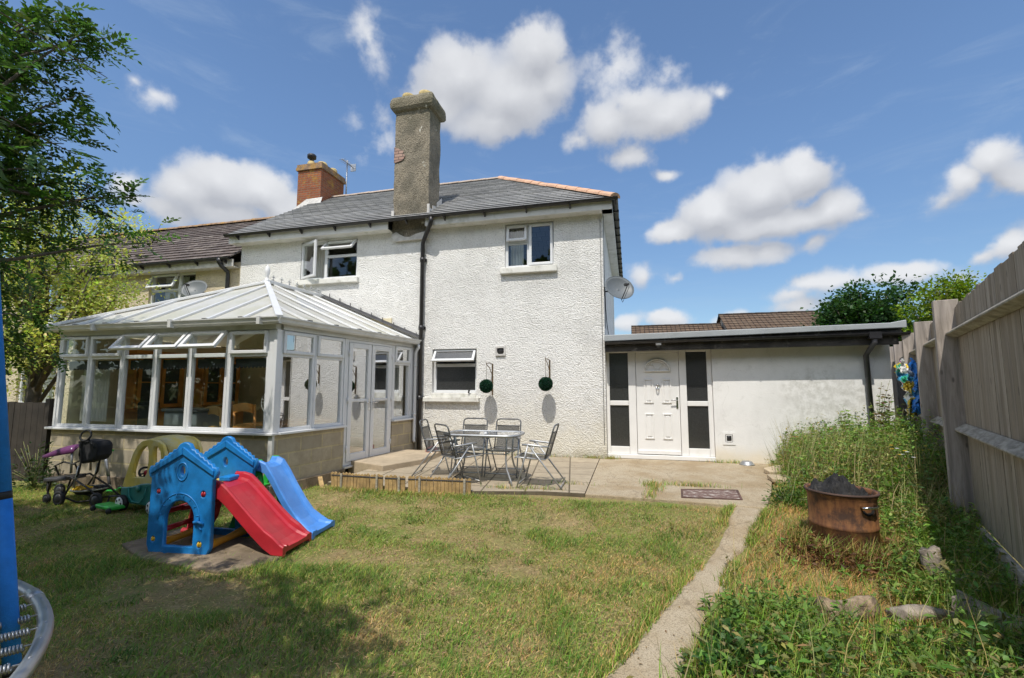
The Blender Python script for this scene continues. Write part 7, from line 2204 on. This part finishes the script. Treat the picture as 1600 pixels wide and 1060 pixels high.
def bed():
    x, y, xr_ = bed_points(330000)
    fd = fence_dist(x, y)
    rel = (x - xr_)
    back = S_((y + 3.6) / 1.6)                     # lush end by the extension
    side = S_((0.9 - fd) / 0.6)                    # lush strip along the fence
    near = S_((-5.2 - y) / 0.8)
    lush = np.clip(np.maximum(np.maximum(back * S_((rel + 0.1) / 0.5), side * 0.9), 0.55 * near) + 0.4 * (fbm(x, y, 1.6, 71) - 0.5), 0, 1)
    dens = 0.40 + 0.6 * fbm(x, y, 2.5, 77)
    k = rng.uniform(size=len(x)) < dens * (0.55 + 0.45 * lush)
    for (lx, ly, lr) in LOGS: k &= ((x - lx) ** 2 + ((y - ly + 0.12) / 1.3) ** 2 > lr ** 2) | (rng.uniform(size=len(x)) < 0.45)
    x, y, lush, rel = x[k][:120000], y[k][:120000], lush[k][:120000], rel[k][:120000]
    n = len(x)
    dry = rng.uniform(size=n) < np.clip(0.80 - 0.72 * lush, 0.12, 0.85)
    H = np.where(dry, rng.uniform(0.03, 0.13, n), rng.uniform(0.05, 0.22, n)) * (0.65 + 0.9 * lush)
    tall = rng.uniform(size=n) < np.where(y > -4.0, 0.10, 0.025) * lush
    H = np.where(tall, np.where(y > -3.2, rng.uniform(0.40, 1.0, n), rng.uniform(0.25, 0.6, n)), H)
    lie = np.where(dry, rng.uniform(0.6, 2.2, n), rng.uniform(0.15, 0.8, n))
    cols = np.where(dry[:, None], STRAW * np.array([0.92, 0.82, 0.72]), np.where((rng.uniform(size=n) < 0.45)[:, None], YEL * np.array([0.75, 0.95, 0.8]), GREEN * np.array([1.0, 1.15, 1.0])))
    cols = np.where(tall[:, None], np.array([0.38, 0.34, 0.15]), cols)
    P = np.stack([x, y, gz(x, y) - 0.01], 1)
    return blades(P, H, rng.uniform(0.003, 0.008, n), np.minimum(H * lie, 0.3), rng.uniform(0, 6.283, n), jitter_cols(cols, n, 0.25, rng))


V, F, c = bed()
tag(npmesh('bed_grass', V, F, M['grass'], col=c), kind='stuff')


def weeds():
    """low broad-leaved ground cover through the bed"""
    x, y, xr_ = bed_points(62000)
    fd = fence_dist(x, y); rel = x - xr_
    lush = np.maximum(np.maximum(S_((y + 3.5) / 1.4) * S_(rel / 0.4), S_((1.0 - fd) / 0.6)), 0.6 * S_((-5.3 - y) / 0.7)) + 0.5 * (fbm(x, y, 1.5, 91) - 0.5)
    k = rng.uniform(size=len(x)) < np.clip(lush - 0.12, 0.02, 1) * np.where(y > -3.6, 1.0, 0.62)
    for (lx, ly, lr) in LOGS: k &= ((x - lx) ** 2 + ((y - ly + 0.12) / 1.3) ** 2 > lr ** 2)
    x, y, lush = x[k], y[k], lush[k]
    n = len(x); m_ = 9
    top = rng.uniform(0.06, 0.26, n) * (0.55 + 0.8 * np.clip(lush, 0, 1)) * np.where(y > -3.0, 2.1 + 1.3 * S_((x - 2.5) / 1.2) * rng.uniform(0.3, 1.0, n), 1.0)
    q = rng.uniform(0.25, 1.0, (n, m_))
    base = np.stack([x, y, gz(x, y)], 1)
    drift = rng.normal(0, 0.05, (n, 1, 2)) * q[..., None]
    C = np.empty((n, m_, 3)); C[..., :2] = base[:, None, :2] + drift; C[..., 2] = base[:, None, 2] + top[:, None] * q
    C = C.reshape(-1, 3); N = n * m_
    D = rand_dirs(N, rng); D[:, 2] = D[:, 2] * 0.5 + 0.12
    pal = np.array([[0.27, 0.35, 0.08], [0.14, 0.25, 0.05], [0.19, 0.31, 0.06], [0.30, 0.27, 0.10], [0.11, 0.20, 0.06]])
    cols = pal[np.minimum(4, (fbm(x, y, 3.0, 95, 3) * 4.2 + rng.uniform(0, 2.2, n) - 0.6).astype(int).clip(0, 4))] * np.where(y < -4.5, 0.8, 1.0)[:, None]
    return leaf_quads(C, D, np.array([[0, 0, 1.0]]) + 0.5 * rand_dirs(N, rng), np.repeat(rng.uniform(0.02, 0.085, n), m_) * rng.uniform(0.7, 1.2, N), np.repeat(rng.uniform(0.008, 0.034, n), m_), jitter_cols(np.repeat(cols, m_, 0), N, 0.28, rng))


V, F, c = weeds()
tag(npmesh('weeds', V, F, M['leaf'], col=c), kind='stuff')
# coarse tussocks hiding the foot of the drum
n = 2600
a = rng.uniform(0, 6.283, n); r_ = 0.31 + np.abs(rng.normal(0, 0.13, n))
P = np.stack([dc[0] + r_ * np.cos(a), dc[1] + r_ * np.sin(a) - 0.04, np.full(n, -0.15)], 1); H = rng.uniform(0.08, 0.26, n)
isd = rng.uniform(size=n) < 0.55
V, F, c = blades(P, H, rng.uniform(0.003, 0.008, n), H * rng.uniform(0.3, 1.1, n), rng.uniform(0, 6.28, n), jitter_cols(np.where(isd[:, None], STRAW * 0.8, GREEN), n, 0.3, rng))
tag(npmesh('tussocks', V, F, M['grass'], col=c), kind='stuff')
# dead leaves and stems heaped round the drum and along the dry verge
n = 5200
a = rng.uniform(0, 6.283, n); r_ = 0.30 + np.abs(rng.normal(0, 0.16, n))
C = np.stack([dc[0] + r_ * np.cos(a) - 0.03, dc[1] + r_ * np.sin(a) - 0.10, -0.15 + np.abs(rng.normal(0, 0.07, n)) * np.exp(-(r_ - 0.3) * 2)], 1)
D = rand_dirs(n, rng); D[:, 2] *= 0.5
V, F, c = leaf_quads(C, D, rand_dirs(n, rng), rng.uniform(0.03, 0.09, n), rng.uniform(0.006, 0.03, n), jitter_cols(np.array([0.17, 0.085, 0.04]), n, 0.45, rng))
tag(npmesh('leaf_litter', V, F, M['leaf'], col=c), kind='stuff')


# ---------------------------------------------------------------- single weeds that stand out
def stem_weed(name, label, cat, base, h, lean, nl, ll, lw, col, seed, group=None, top=None, stem_col=None, spread=0.9, flowers=None, nstem=1, droop=0.15):
    rg = np.random.default_rng(seed)
    b = Vector(base)
    t = thing(name, label, cat, tuple(b), 0, group)
    mb = MB(); Cs = []; Ds = []; Ls = []; tips = []
    for sidx in range(nstem):
        hh = h * rg.uniform(0.75, 1.05) if sidx else h
        lx, ly = (lean[0] + rg.normal() * 0.10 * (sidx > 0), lean[1] + rg.normal() * 0.10 * (sidx > 0))
        P = [b + Vector((lx * q * q + 0.012 * math.sin(5 * q + sidx), ly * q * q, hh * q)) for q in np.linspace(0, 1, 9)]
        mb.tube(P, [0.006 * (1 - 0.6 * k / 8) for k in range(9)], 5)
        tips.append(P[-1])
        for i in range(nl):
            q = 0.12 + 0.86 * (i / nl); p = b + Vector((lx * q * q, ly * q * q, hh * q))
            q += rg.uniform(-0.03, 0.03); p = b + Vector((lx * q * q, ly * q * q, hh * q)); rot = (i % 2) * math.pi / 2 + rg.normal() * 0.7
            for s in (0, math.pi):
                a = rot + s
                sc_ = (1.0 - 0.55 * q) if top is None else 1.0 - 0.3 * q
                Cs.append(p); Ds.append((math.cos(a) * spread, math.sin(a) * spread, 0.35 - droop * 2 * rg.random() - 0.1)); Ls.append(ll * sc_ * rg.uniform(0.75, 1.15))
    mb.build('stem', stem_col or M['weed_stem'], t)
    N = len(Cs); L = np.array(Ls)
    V, F, c = leaf_quads(np.array(Cs), np.array(Ds), np.array([[0, 0, 0.6]]) + 0.9 * rand_dirs(N, rg), L, L * (lw / ll), jitter_cols(np.array(col), N, 0.22, rg), 0.12)
    npmesh('foliage', V, F, M['leaf'], t, col=c)
    if flowers is not None:
        fm, nf, fr = flowers
        fb = MB(); sb = MB()
        for tip in tips:
            for k in range(nf):
                d_ = Vector((rg.normal() * 0.06, rg.normal() * 0.06, rg.uniform(0.0, 0.12)))
                e = tip + d_; sb.tube([tip - Vector((0, 0, 0.08)), e], 0.002, 4)
                for j in range(8):
                    a = 2 * math.pi * j / 8; o_ = Vector((math.cos(a), math.sin(a), 0.35))
                    s_ = Vector((-math.sin(a), math.cos(a), 0)) * fr * 0.35
                    fb.add([e, e + o_ * fr * 0.6 + s_, e + o_ * fr, e + o_ * fr * 0.6 - s_], [(0, 1, 2, 3)])
        sb.build('flower_stalk', M['weed_stem'], t); fb.build('flower', fm, t)
    return t


M['weed_stem'] = pm('weed_stem', (0.16, 0.17, 0.06), 0.8, 0.2)
M['dry_stem'] = pm('dry_stem', (0.33, 0.25, 0.12), 0.85, 0.2)
M['white_petal'] = pm('white_petal', (0.80, 0.80, 0.76), 0.7)
M['yellow_petal'] = pm('yellow_petal', (0.70, 0.46, 0.03), 0.7)
M['red_petal'] = pm('red_petal', (0.62, 0.05, 0.03), 0.7)
NET = (0.21, 0.30, 0.08)
nx_ = [(3.70, -1.0, 1.52, (0.10, -0.1)), (3.95, -0.85, 1.30, (-0.05, 0.0)), (3.55, -0.7, 1.12, (-0.15, 0.0)), (4.15, -0.6, 1.10, (0.1, -0.1)), (3.35, -1.2, 1.00, (0.0, 0.05)), (3.9, -1.5, 1.00, (0.15, 0)), (3.62, -1.75, 0.82, (-0.1, 0.1)),
       (4.05, -1.9, 0.85, (0.05, 0.0)), (3.15, -0.55, 0.80, (0.1, 0)), (2.95, -1.0, 0.70, (-0.05, 0)), (4.3, -1.0, 0.95, (0.0, -0.1)), (3.45, -2.3, 0.72, (0.1, 0.1)), (4.4, -0.3, 0.9, (-0.1, 0)), (3.8, -2.6, 0.75, (0, -0.1)), (3.2, -1.6, 0.75, (0.05, 0)), (2.8, -0.5, 0.62, (0.05, 0))]
for i, (x, y, h, ln) in enumerate(nx_):
    lab = 'tallest purple-tipped nettle in the clump, in front of the grey downpipe' if i == 0 else 'leafy nettle in the tall clump between extension and fence'
    stem_weed('nettle', lab, 'nettle', (x, y, float(gz(x, y))), h, ln, int(11 + 9 * h), 0.17 if i else 0.13, 0.072, (0.19, 0.14, 0.07) if i == 0 else NET, 100 + i, 'nettles by the fence', nstem=5, droop=0.3)
for i, (x, y, h, ln, fl) in enumerate(((3.10, -3.25, 0.78, (-0.28, -0.30), (M['white_petal'], 2, 0.022)), (3.22, -3.05, 0.95, (0.10, -0.20), (M['yellow_petal'], 3, 0.018)), (3.00, -3.55, 0.80, (-0.15, 0.05), (M['yellow_petal'], 2, 0.022)))):
    stem_weed('sow_thistle', ('sow thistle leaning out from the fence with white seed heads', 'tall sow thistle against the big fence post with yellow flowers', 'sow thistle rising from the shade with small yellow buds')[i], 'weed', (x, y, -0.12), h, ln, 5, 0.14, 0.045, (0.10, 0.17, 0.05), 300 + i, 'sow thistles by the fence', flowers=fl, nstem=2)
stem_weed('poppy', 'single red poppy among the weeds at the foot of the extension wall', 'poppy', at(1245, 712, Y=-0.6).to_tuple()[:2] + (0.0,), 0.52, (0.02, 0), 4, 0.10, 0.03, (0.09, 0.15, 0.05), 321, flowers=(M['red_petal'], 1, 0.05))


def rosette(name, label, cat, c, n, ll, lw, col, seed, rise=0.5):
    rg = np.random.default_rng(seed)
    t = thing(name, label, cat, c)
    a = rg.uniform(0, 6.28, n); el_ = rg.uniform(0.15, 1.0, n) * rise + 0.1
    C = np.array(c) + np.stack([rg.normal(0, 0.05, n), rg.normal(0, 0.05, n), np.zeros(n)], 1)
    D = np.stack([np.cos(a) * np.cos(el_), np.sin(a) * np.cos(el_), np.sin(el_)], 1)
    L = ll * rg.uniform(0.6, 1.1, n)
    V, F, cc_2 = leaf_quads(C, D, np.array([[0, 0, 1.0]]) + 0.2 * rand_dirs(n, rg), L, L * lw / ll, jitter_cols(np.array(col), n, 0.2, rg), 0.15)
    npmesh('foliage', V, F, M['leaf'], t, col=cc_2)
    mb = MB(); mb.tube([Vector(c) + Vector((0, 0, -0.05)), Vector(c) + Vector((0, 0, 0.03))], 0.012, 6); mb.build('crown', M['weed_stem'], t)
    return t


rosette('dock_plant', 'broad-leaved pale green dock plant in the verge between the bramble and the brown log', 'dock', (0.98, -5.72, -0.15), 26, 0.24, 0.06, (0.20, 0.24, 0.07), 5)
rosette('dock_plant', 'smaller broad-leaved dock plant at the foot of the fence by the sow thistles', 'dock', (2.9, -3.7, -0.15), 18, 0.22, 0.08, (0.08, 0.17, 0.05), 6)


def bush(name, label, cat, c, rad, n, ll, lw, col, seed, group=None, stems=12):
    rg = np.random.default_rng(seed)
    t = thing(name, label, cat, c, 0, group)
    c = np.array(c)
    u_ = rand_dirs(n, rg); u_[:, 2] = np.abs(u_[:, 2])
    r = rg.uniform(0.25, 1.0, (n, 1)) ** 0.6
    lump = 0.75 + 0.35 * np.sin(3.1 * np.arctan2(u_[:, 1], u_[:, 0]) + seed)[:, None]
    C = c + u_ * r * lump * np.array(rad)
    D = u_ + 0.8 * rand_dirs(n, rg); D[:, 2] *= 0.5
    V, F, cc_2 = leaf_quads(C, D, np.array([[0, -0.2, 0.7]]) + 0.85 * rand_dirs(n, rg), ll * rg.uniform(0.5, 1.35, n), lw * rg.uniform(0.6, 1.2, n), jitter_cols(np.array(col), n, 0.28, rg), 0.12)
    npmesh('foliage', V, F, M['leaf'], t, col=cc_2)
    mb = MB()
    for k in range(stems):
        a = rg.uniform(0, 6.28); e = Vector(c) + Vector((math.cos(a) * rad[0] * 0.8, math.sin(a) * rad[1] * 0.8, rad[2] * rg.uniform(0.3, 0.9)))
        mb.tube([Vector(c), (Vector(c) + e) / 2 + Vector((0, 0, 0.04)), e], 0.004, 4)
    mb.build('stem', M['weed_stem'], t)
    return t


bush('bramble', 'dark green bramble clump spilling over the path edge at the bottom of the lawn', 'bramble', (0.52, -6.50, -0.16), (0.26, 0.34, 0.22), 900, 0.055, 0.036, (0.05, 0.125, 0.03), 3)
bush('bramble', 'bushy weed clump beside the path end just below the concrete apron', 'bramble', (1.85, -3.0, -0.02), (0.28, 0.45, 0.30), 900, 0.05, 0.024, (0.085, 0.15, 0.03), 4)
rg0 = np.random.default_rng(77)
for i, (x, y, r_, h) in enumerate(((4.25, -1.05, 0.26, 0.95), (4.05, -1.55, 0.28, 0.80), (3.75, -2.05, 0.28, 0.75), (3.45, -2.65, 0.26, 0.62), (3.60, -1.25, 0.30, 0.85), (3.15, -1.45, 0.30, 0.62), (2.75, -1.0, 0.30, 0.55), (3.25, -0.75, 0.30, 0.70), (3.85, -0.55, 0.30, 0.90), (4.30, -0.40, 0.22, 1.00), (2.95, -2.1, 0.28, 0.50), (2.55, -2.6, 0.28, 0.45), (2.45, -1.9, 0.24, 0.48), (3.1, -2.9, 0.24, 0.5))):
    bush('weed_bush', 'leafy pale green weed bush in the overgrown strip between extension and fence', 'weed', (x, y, float(gz(x, y))), (r_, r_, h), int(420 * h + 160), 0.085, 0.042, ((0.30, 0.42, 0.10), (0.22, 0.35, 0.07), (0.36, 0.43, 0.12))[i % 3], 500 + i, 'weed bushes by the fence')
bush('ragwort', 'seeding ragwort with brown heads at the lower right, against the fence', 'ragwort', (2.20, -6.20, -0.16), (0.10, 0.10, 0.42), 420, 0.03, 0.02, (0.26, 0.20, 0.05), 6, stems=8)
stem_weed('thistle', 'bright green leggy thistle in front of the shaded log by the fence', 'weed', (1.78, -6.25, -0.16), 0.40, (0.05, -0.05), 5, 0.11, 0.06, (0.10, 0.22, 0.06), 340, nstem=2)


# ---------------------------------------------------------------- trees
def crown_leaves(clumps, per, ll, lw, col, rg, spread, up=0.25, light=None):
    cl = np.repeat(np.asarray(clumps), per, 0); n = len(cl)
    off = rg.normal(size=(n, 3)) * spread * np.array([1, 1, 0.7])
    C = cl + off
    D = off / (np.linalg.norm(off, axis=1, keepdims=True) + 1e-6) + 0.8 * rand_dirs(n, rg)
    D[:, 2] -= 0.15
    k = np.repeat(rg.uniform(0.75, 1.3, (len(clumps), 1)), per, 0)
    cols = np.asarray(col)[None] * k
    return leaf_quads(C, D, np.array([[0, 0, 1.0]]) + 0.7 * rand_dirs(n, rg), ll * rg.uniform(0.6, 1.25, n), lw * rg.uniform(0.7, 1.25, n), jitter_cols(cols, n, 0.2, rg), 0.15)


def tree(label, base, h, rad, nlimb, per, ll, lw, col, seed, group=None, sub=5, spread=0.22, r0=0.12, name='tree', zc=None, cat='tree', hole=0.0, lean=(0, 0)):
    rg = np.random.default_rng(seed)
    t = thing(name, label, cat, base, 0, group)
    b = Vector(base); zc = h * 0.62 if zc is None else zc
    cen = b + Vector((lean[0], lean[1], zc))
    mb = MB(); clumps = []
    trunk = [b + Vector((0, 0, -0.3)), b + Vector((lean[0] * 0.2, lean[1] * 0.2, zc * 0.25)), b + Vector((lean[0] * 0.5 + 0.08, lean[1] * 0.5, zc * 0.55)), cen]
    mb.tube(trunk, [r0 * 1.25, r0, r0 * 0.8, r0 * 0.45], 9)
    for i in range(nlimb):
        d_ = rand_dirs(1, rg)[0]; d_[2] = d_[2] * 0.9 + 0.12
        d_ /= np.linalg.norm(d_)
        rr = rg.uniform(0.72, 1.08)
        e = cen + Vector((d_[0] * rad[0] * rr, d_[1] * rad[1] * rr, d_[2] * rad[2] * rr))
        st = trunk[2].lerp(cen, rg.uniform(0, 0.9)) if rg.random() < 0.7 else trunk[1].lerp(trunk[2], rg.random())
        mid = st.lerp(e, 0.5) + Vector(rg.normal(size=3) * 0.10 * rad[0])
        mb.tube([st, mid, e], [r0 * 0.34, r0 * 0.2, r0 * 0.06], 6)
        for k in range(sub):
            q = 0.45 + 0.58 * (k + rg.random()) / sub
            p_ = st.lerp(mid, q * 2) if q < 0.5 else mid.lerp(e, q * 2 - 1)
            p_ = p_ + Vector(rg.normal(size=3)) * spread * 1.1
            if rg.random() < hole: continue
            clumps.append(tuple(p_))
            mb.tube([st.lerp(e, max(0, q - 0.12)), p_], [r0 * 0.08, r0 * 0.03], 4)
    mb.build('trunk', M['bark'], t)
    V, F, c = crown_leaves(clumps, per, ll, lw, col, rg, spread)
    npmesh('crown', V, F, M['leaf'], t, col=c)
    return t


tree('dark green sycamore behind the extension, left of the yellow-green tree', (11.9, 18.5, -0.25), 7.2, (1.9, 1.9, 2.1), 34, 120, 0.20, 0.17, (0.035, 0.085, 0.022), 5, 'trees beyond the extension', 6, 0.34, 0.16, 'sycamore_tree', 4.9)
tree('dark low tree between the sycamore and the yellow-green tree beyond the fence', (13.6, 19.0, -0.25), 5.6, (1.2, 1.2, 1.4), 18, 110, 0.18, 0.15, (0.030, 0.075, 0.020), 6, 'trees beyond the extension', 5, 0.32, 0.14, 'sycamore_tree', 4.1)
tree('yellow-green tree rising above the garden fence, beside the dark sycamore', (12.6, 12.5, -0.25), 6.2, (1.5, 1.5, 1.75), 30, 100, 0.15, 0.10, (0.17, 0.24, 0.02), 8, 'trees beyond the extension', 5, 0.26, 0.13, 'robinia_tree', 4.2, hole=0.15)

# elder on the left, in front of the neighbour
tree('sunlit yellow-green elder tree at the left, in front of the cream house', (-12.0, -2.6, -0.2), 6.6, (1.7, 1.4, 2.7), 42, 84, 0.085, 0.05, (0.50, 0.54, 0.15), 14, None, 7, 0.20, 0.13, 'elder_tree', 4.0, hole=0.36, lean=(-0.1, 0.1))
bush('shrub', 'straggly dark shrub in the shade at the foot of the dark fence', 'shrub', (-9.2, -4.05, -0.16), (0.5, 0.25, 0.8), 500, 0.06, 0.035, (0.04, 0.07, 0.025), 9, stems=14)


# ---------------------------------------------------------------- rowan overhanging from the left, its trunk just out of frame
def pinnate(C, D, N, L, rg, pairs=6, lw=0.30, cols=None):
    """compound leaves: a rachis with opposite leaflets -> leaflet arrays"""
    n = len(C); D = D / np.linalg.norm(D, axis=1, keepdims=True)
    S = np.cross(D, N); S /= (np.linalg.norm(S, axis=1, keepdims=True) + 1e-9)
    Nn = np.cross(S, D)
    Cs, Ds, Ns, Ls, Cc = [], [], [], [], []
    for k in range(pairs):
        q = 0.18 + 0.78 * k / pairs
        droop = Nn * (-0.35 * q * q) * L[:, None]
        base = C + D * (L * q)[:, None] + droop
        for s in (-1, 1):
            Cs.append(base); Ds.append(D * 0.55 + S * s + Nn * (0.05 - 0.35 * q) + 0.38 * rand_dirs(n, rg)); Ns.append(Nn); Ls.append(L * (0.34 - 0.10 * abs(q - 0.5))); Cc.append(cols)
    base = C + D * L[:, None] + Nn * (-0.35) * L[:, None]
    Cs.append(base); Ds.append(D - Nn * 0.5); Ns.append(Nn); Ls.append(L * 0.27); Cc.append(cols)
    Cs = np.concatenate(Cs); Ds = np.concatenate(Ds); Ns = np.concatenate(Ns); Ls = np.concatenate(Ls); Cc = np.concatenate(Cc)
    return leaf_quads(Cs, Ds, Ns, Ls, Ls * lw, Cc, 0.10)


def rowan():
    rg = np.random.default_rng(33)
    base = Vector((-6.6, -7.6, -0.16))
    t = thing('rowan_tree', 'dark green rowan tree overhanging the lawn from the left edge with feathery leaves', 'tree', tuple(base))
    mb = MB()
    fork = base + Vector((0.1, 0.2, 2.4))
    mb.tube([base + Vector((0, 0, -0.3)), base + Vector((0.05, 0.05, 1.2)), fork], [0.13, 0.11, 0.09], 10)
    ends = []
    # limbs that reach into the picture
    for (px, py, Y) in ((178, 58, -6.05), (150, 40, -6.2), (110, 30, -6.3), (140, 90, -6.1), (158, 198, -6.0), (120, 150, -6.2), (60, 110, -6.4), (100, 225, -6.1), (208, 308, -5.75), (150, 290, -5.9), (246, 380, -5.55), (185, 345, -5.8), (120, 330, -6.0), (60, 290, -6.1), (25, 200, -6.3), (30, 50, -6.5), (45, 350, -6.0), (90, 375, -5.9), (10, 120, -6.5), (60, 215, -6.3), (90, 270, -6.2), (40, 250, -6.3), (20, 310, -6.2), (75, 15, -6.5), (28, 470, -5.6), (62, 500, -5.4), (20, 560, -5.5), (45, 440, -5.7), (70, 560, -5.3), (-40, 40, -6.6), (-40, 240, -6.4)):
        ends.append((at(px, py, Y=Y), 1))
    # the rest of the crown, outside the frame; it shades the lawn, the toys and the end of the conservatory
    tries = 0
    while len(ends) < 31 + 115 and tries < 6000:
        tries += 1
        r = rg.random()
        if r < 0.55: tg = (rg.uniform(-9.4, -3.9), rg.uniform(-7.2, -4.8), -0.16)
        elif r < 0.78: tg = (rg.uniform(-5.5, -1.3), rg.uniform(-7.7, -6.5), -0.16)
        else: tg = (rg.uniform(-9.7, -7.3), rg.uniform(-3.9, -2.9), 2.4)
        if fbm(tg[0], tg[1], 1.3, 5, 3) < 0.47: continue
        h = rg.uniform(2.7, 5.6) if r < 0.78 else rg.uniform(4.6, 6.6)
        k = (h - tg[2]) / sv.z
        e = Vector((tg[0] + sv.x * k, tg[1] + sv.y * k, h))
        ang = math.degrees(math.atan2(e.x, e.y + 9.5))
        if -65.5 < ang < 75 and e.y > -9.2: continue
        if (e - Vector(cam.location)).length < 1.6: continue
        if (e - fork).length > 5.8: continue
        ends.append((e, 0))
    Cs, Ds = [], []
    for e, v in ends:
        st = fork + Vector((rg.normal() * 0.1, rg.normal() * 0.1, rg.uniform(-0.3, 1.2)))
        mid = st.lerp(e, 0.55) + Vector((0, 0, 0.22 + 0.1 * rg.normal()))
        P = [st, st.lerp(mid, 0.5) + Vector((0, 0, 0.06)), mid, mid.lerp(e, 0.6) + Vector((0, 0, 0.05)), e]
        mb.tube(P, [0.035, 0.026, 0.018, 0.010, 0.004], 6)
        n = 50 if v else 100
        for k in range(n):
            q = (0.34 if v else 0.62) + (0.66 if v else 0.38) * (k + rg.random()) / n
            i_ = min(3, int(q * 4)); p_ = P[i_].lerp(P[i_ + 1], q * 4 - i_)
            d_ = (P[i_ + 1] - P[i_]).normalized()
            jd = Vector(rg.normal(size=3)) * 0.75
            off = Vector(rg.normal(size=3)) * (0.22 if v else 0.26) * (1.15 - 0.8 * q)
            if not v: off = Vector(rg.normal(size=3)) * 0.24
            if rg.random() < 0.15: mb.tube([p_, p_ + off], [0.005, 0.002], 4)
            Cs.append(p_ + off); Ds.append(d_ * 1.1 + jd + Vector((0, 0, -0.25)))
    mb.build('trunk', M['bark'], t)
    C = np.array([tuple(q) for q in Cs]); D = np.array([tuple(q) for q in Ds])
    # keep clear air in front of the lens
    rel = C - np.array(cam.location); ang = np.degrees(np.arctan2(rel[:, 0], rel[:, 1]))
    ok = ~((ang > -52) & (ang < 70)) & (np.linalg.norm(rel, axis=1) > np.where((ang > -67) & (ang < 70), 3.6, 1.3))
    C, D = C[ok], D[ok]; n = len(C)
    L = rg.uniform(0.15, 0.25, n)
    N = np.array([[0, 0, 1.0]]) + 0.45 * rand_dirs(n, rg)
    V, F, c = pinnate(C, D, N, L, rg, 5, 0.50, jitter_cols(np.array([0.070, 0.145, 0.035]), n, 0.35, rg))
    npmesh('crown', V, F, M['leaf'], t, col=c)
    return n


rowan()


# ================================================================ the far end of the gardens behind the photographer, mirrored in the window panes
n = 24000
bx_ = RNG.uniform(-42, 36, n); hgt = 9.0 + 8.0 * fbm(bx_, bx_ * 0, 0.16, 41, 3) + 1.5 * (fbm(bx_, bx_ * 0 + 4, 0.7, 43, 2) - 0.5)
C = np.stack([bx_, RNG.uniform(-28, -24, n), -0.3 + hgt * RNG.uniform(0.0, 1.0, n) ** 0.8], 1)
V, F, c = leaf_quads(C, rand_dirs(n), rand_dirs(n), RNG.uniform(0.5, 1.0, n), RNG.uniform(0.4, 0.8, n), jitter_cols(np.array([0.07, 0.12, 0.03]), n, 0.4))
tag(npmesh('treeline', V, F, M['leaf'], col=c), kind='stuff')
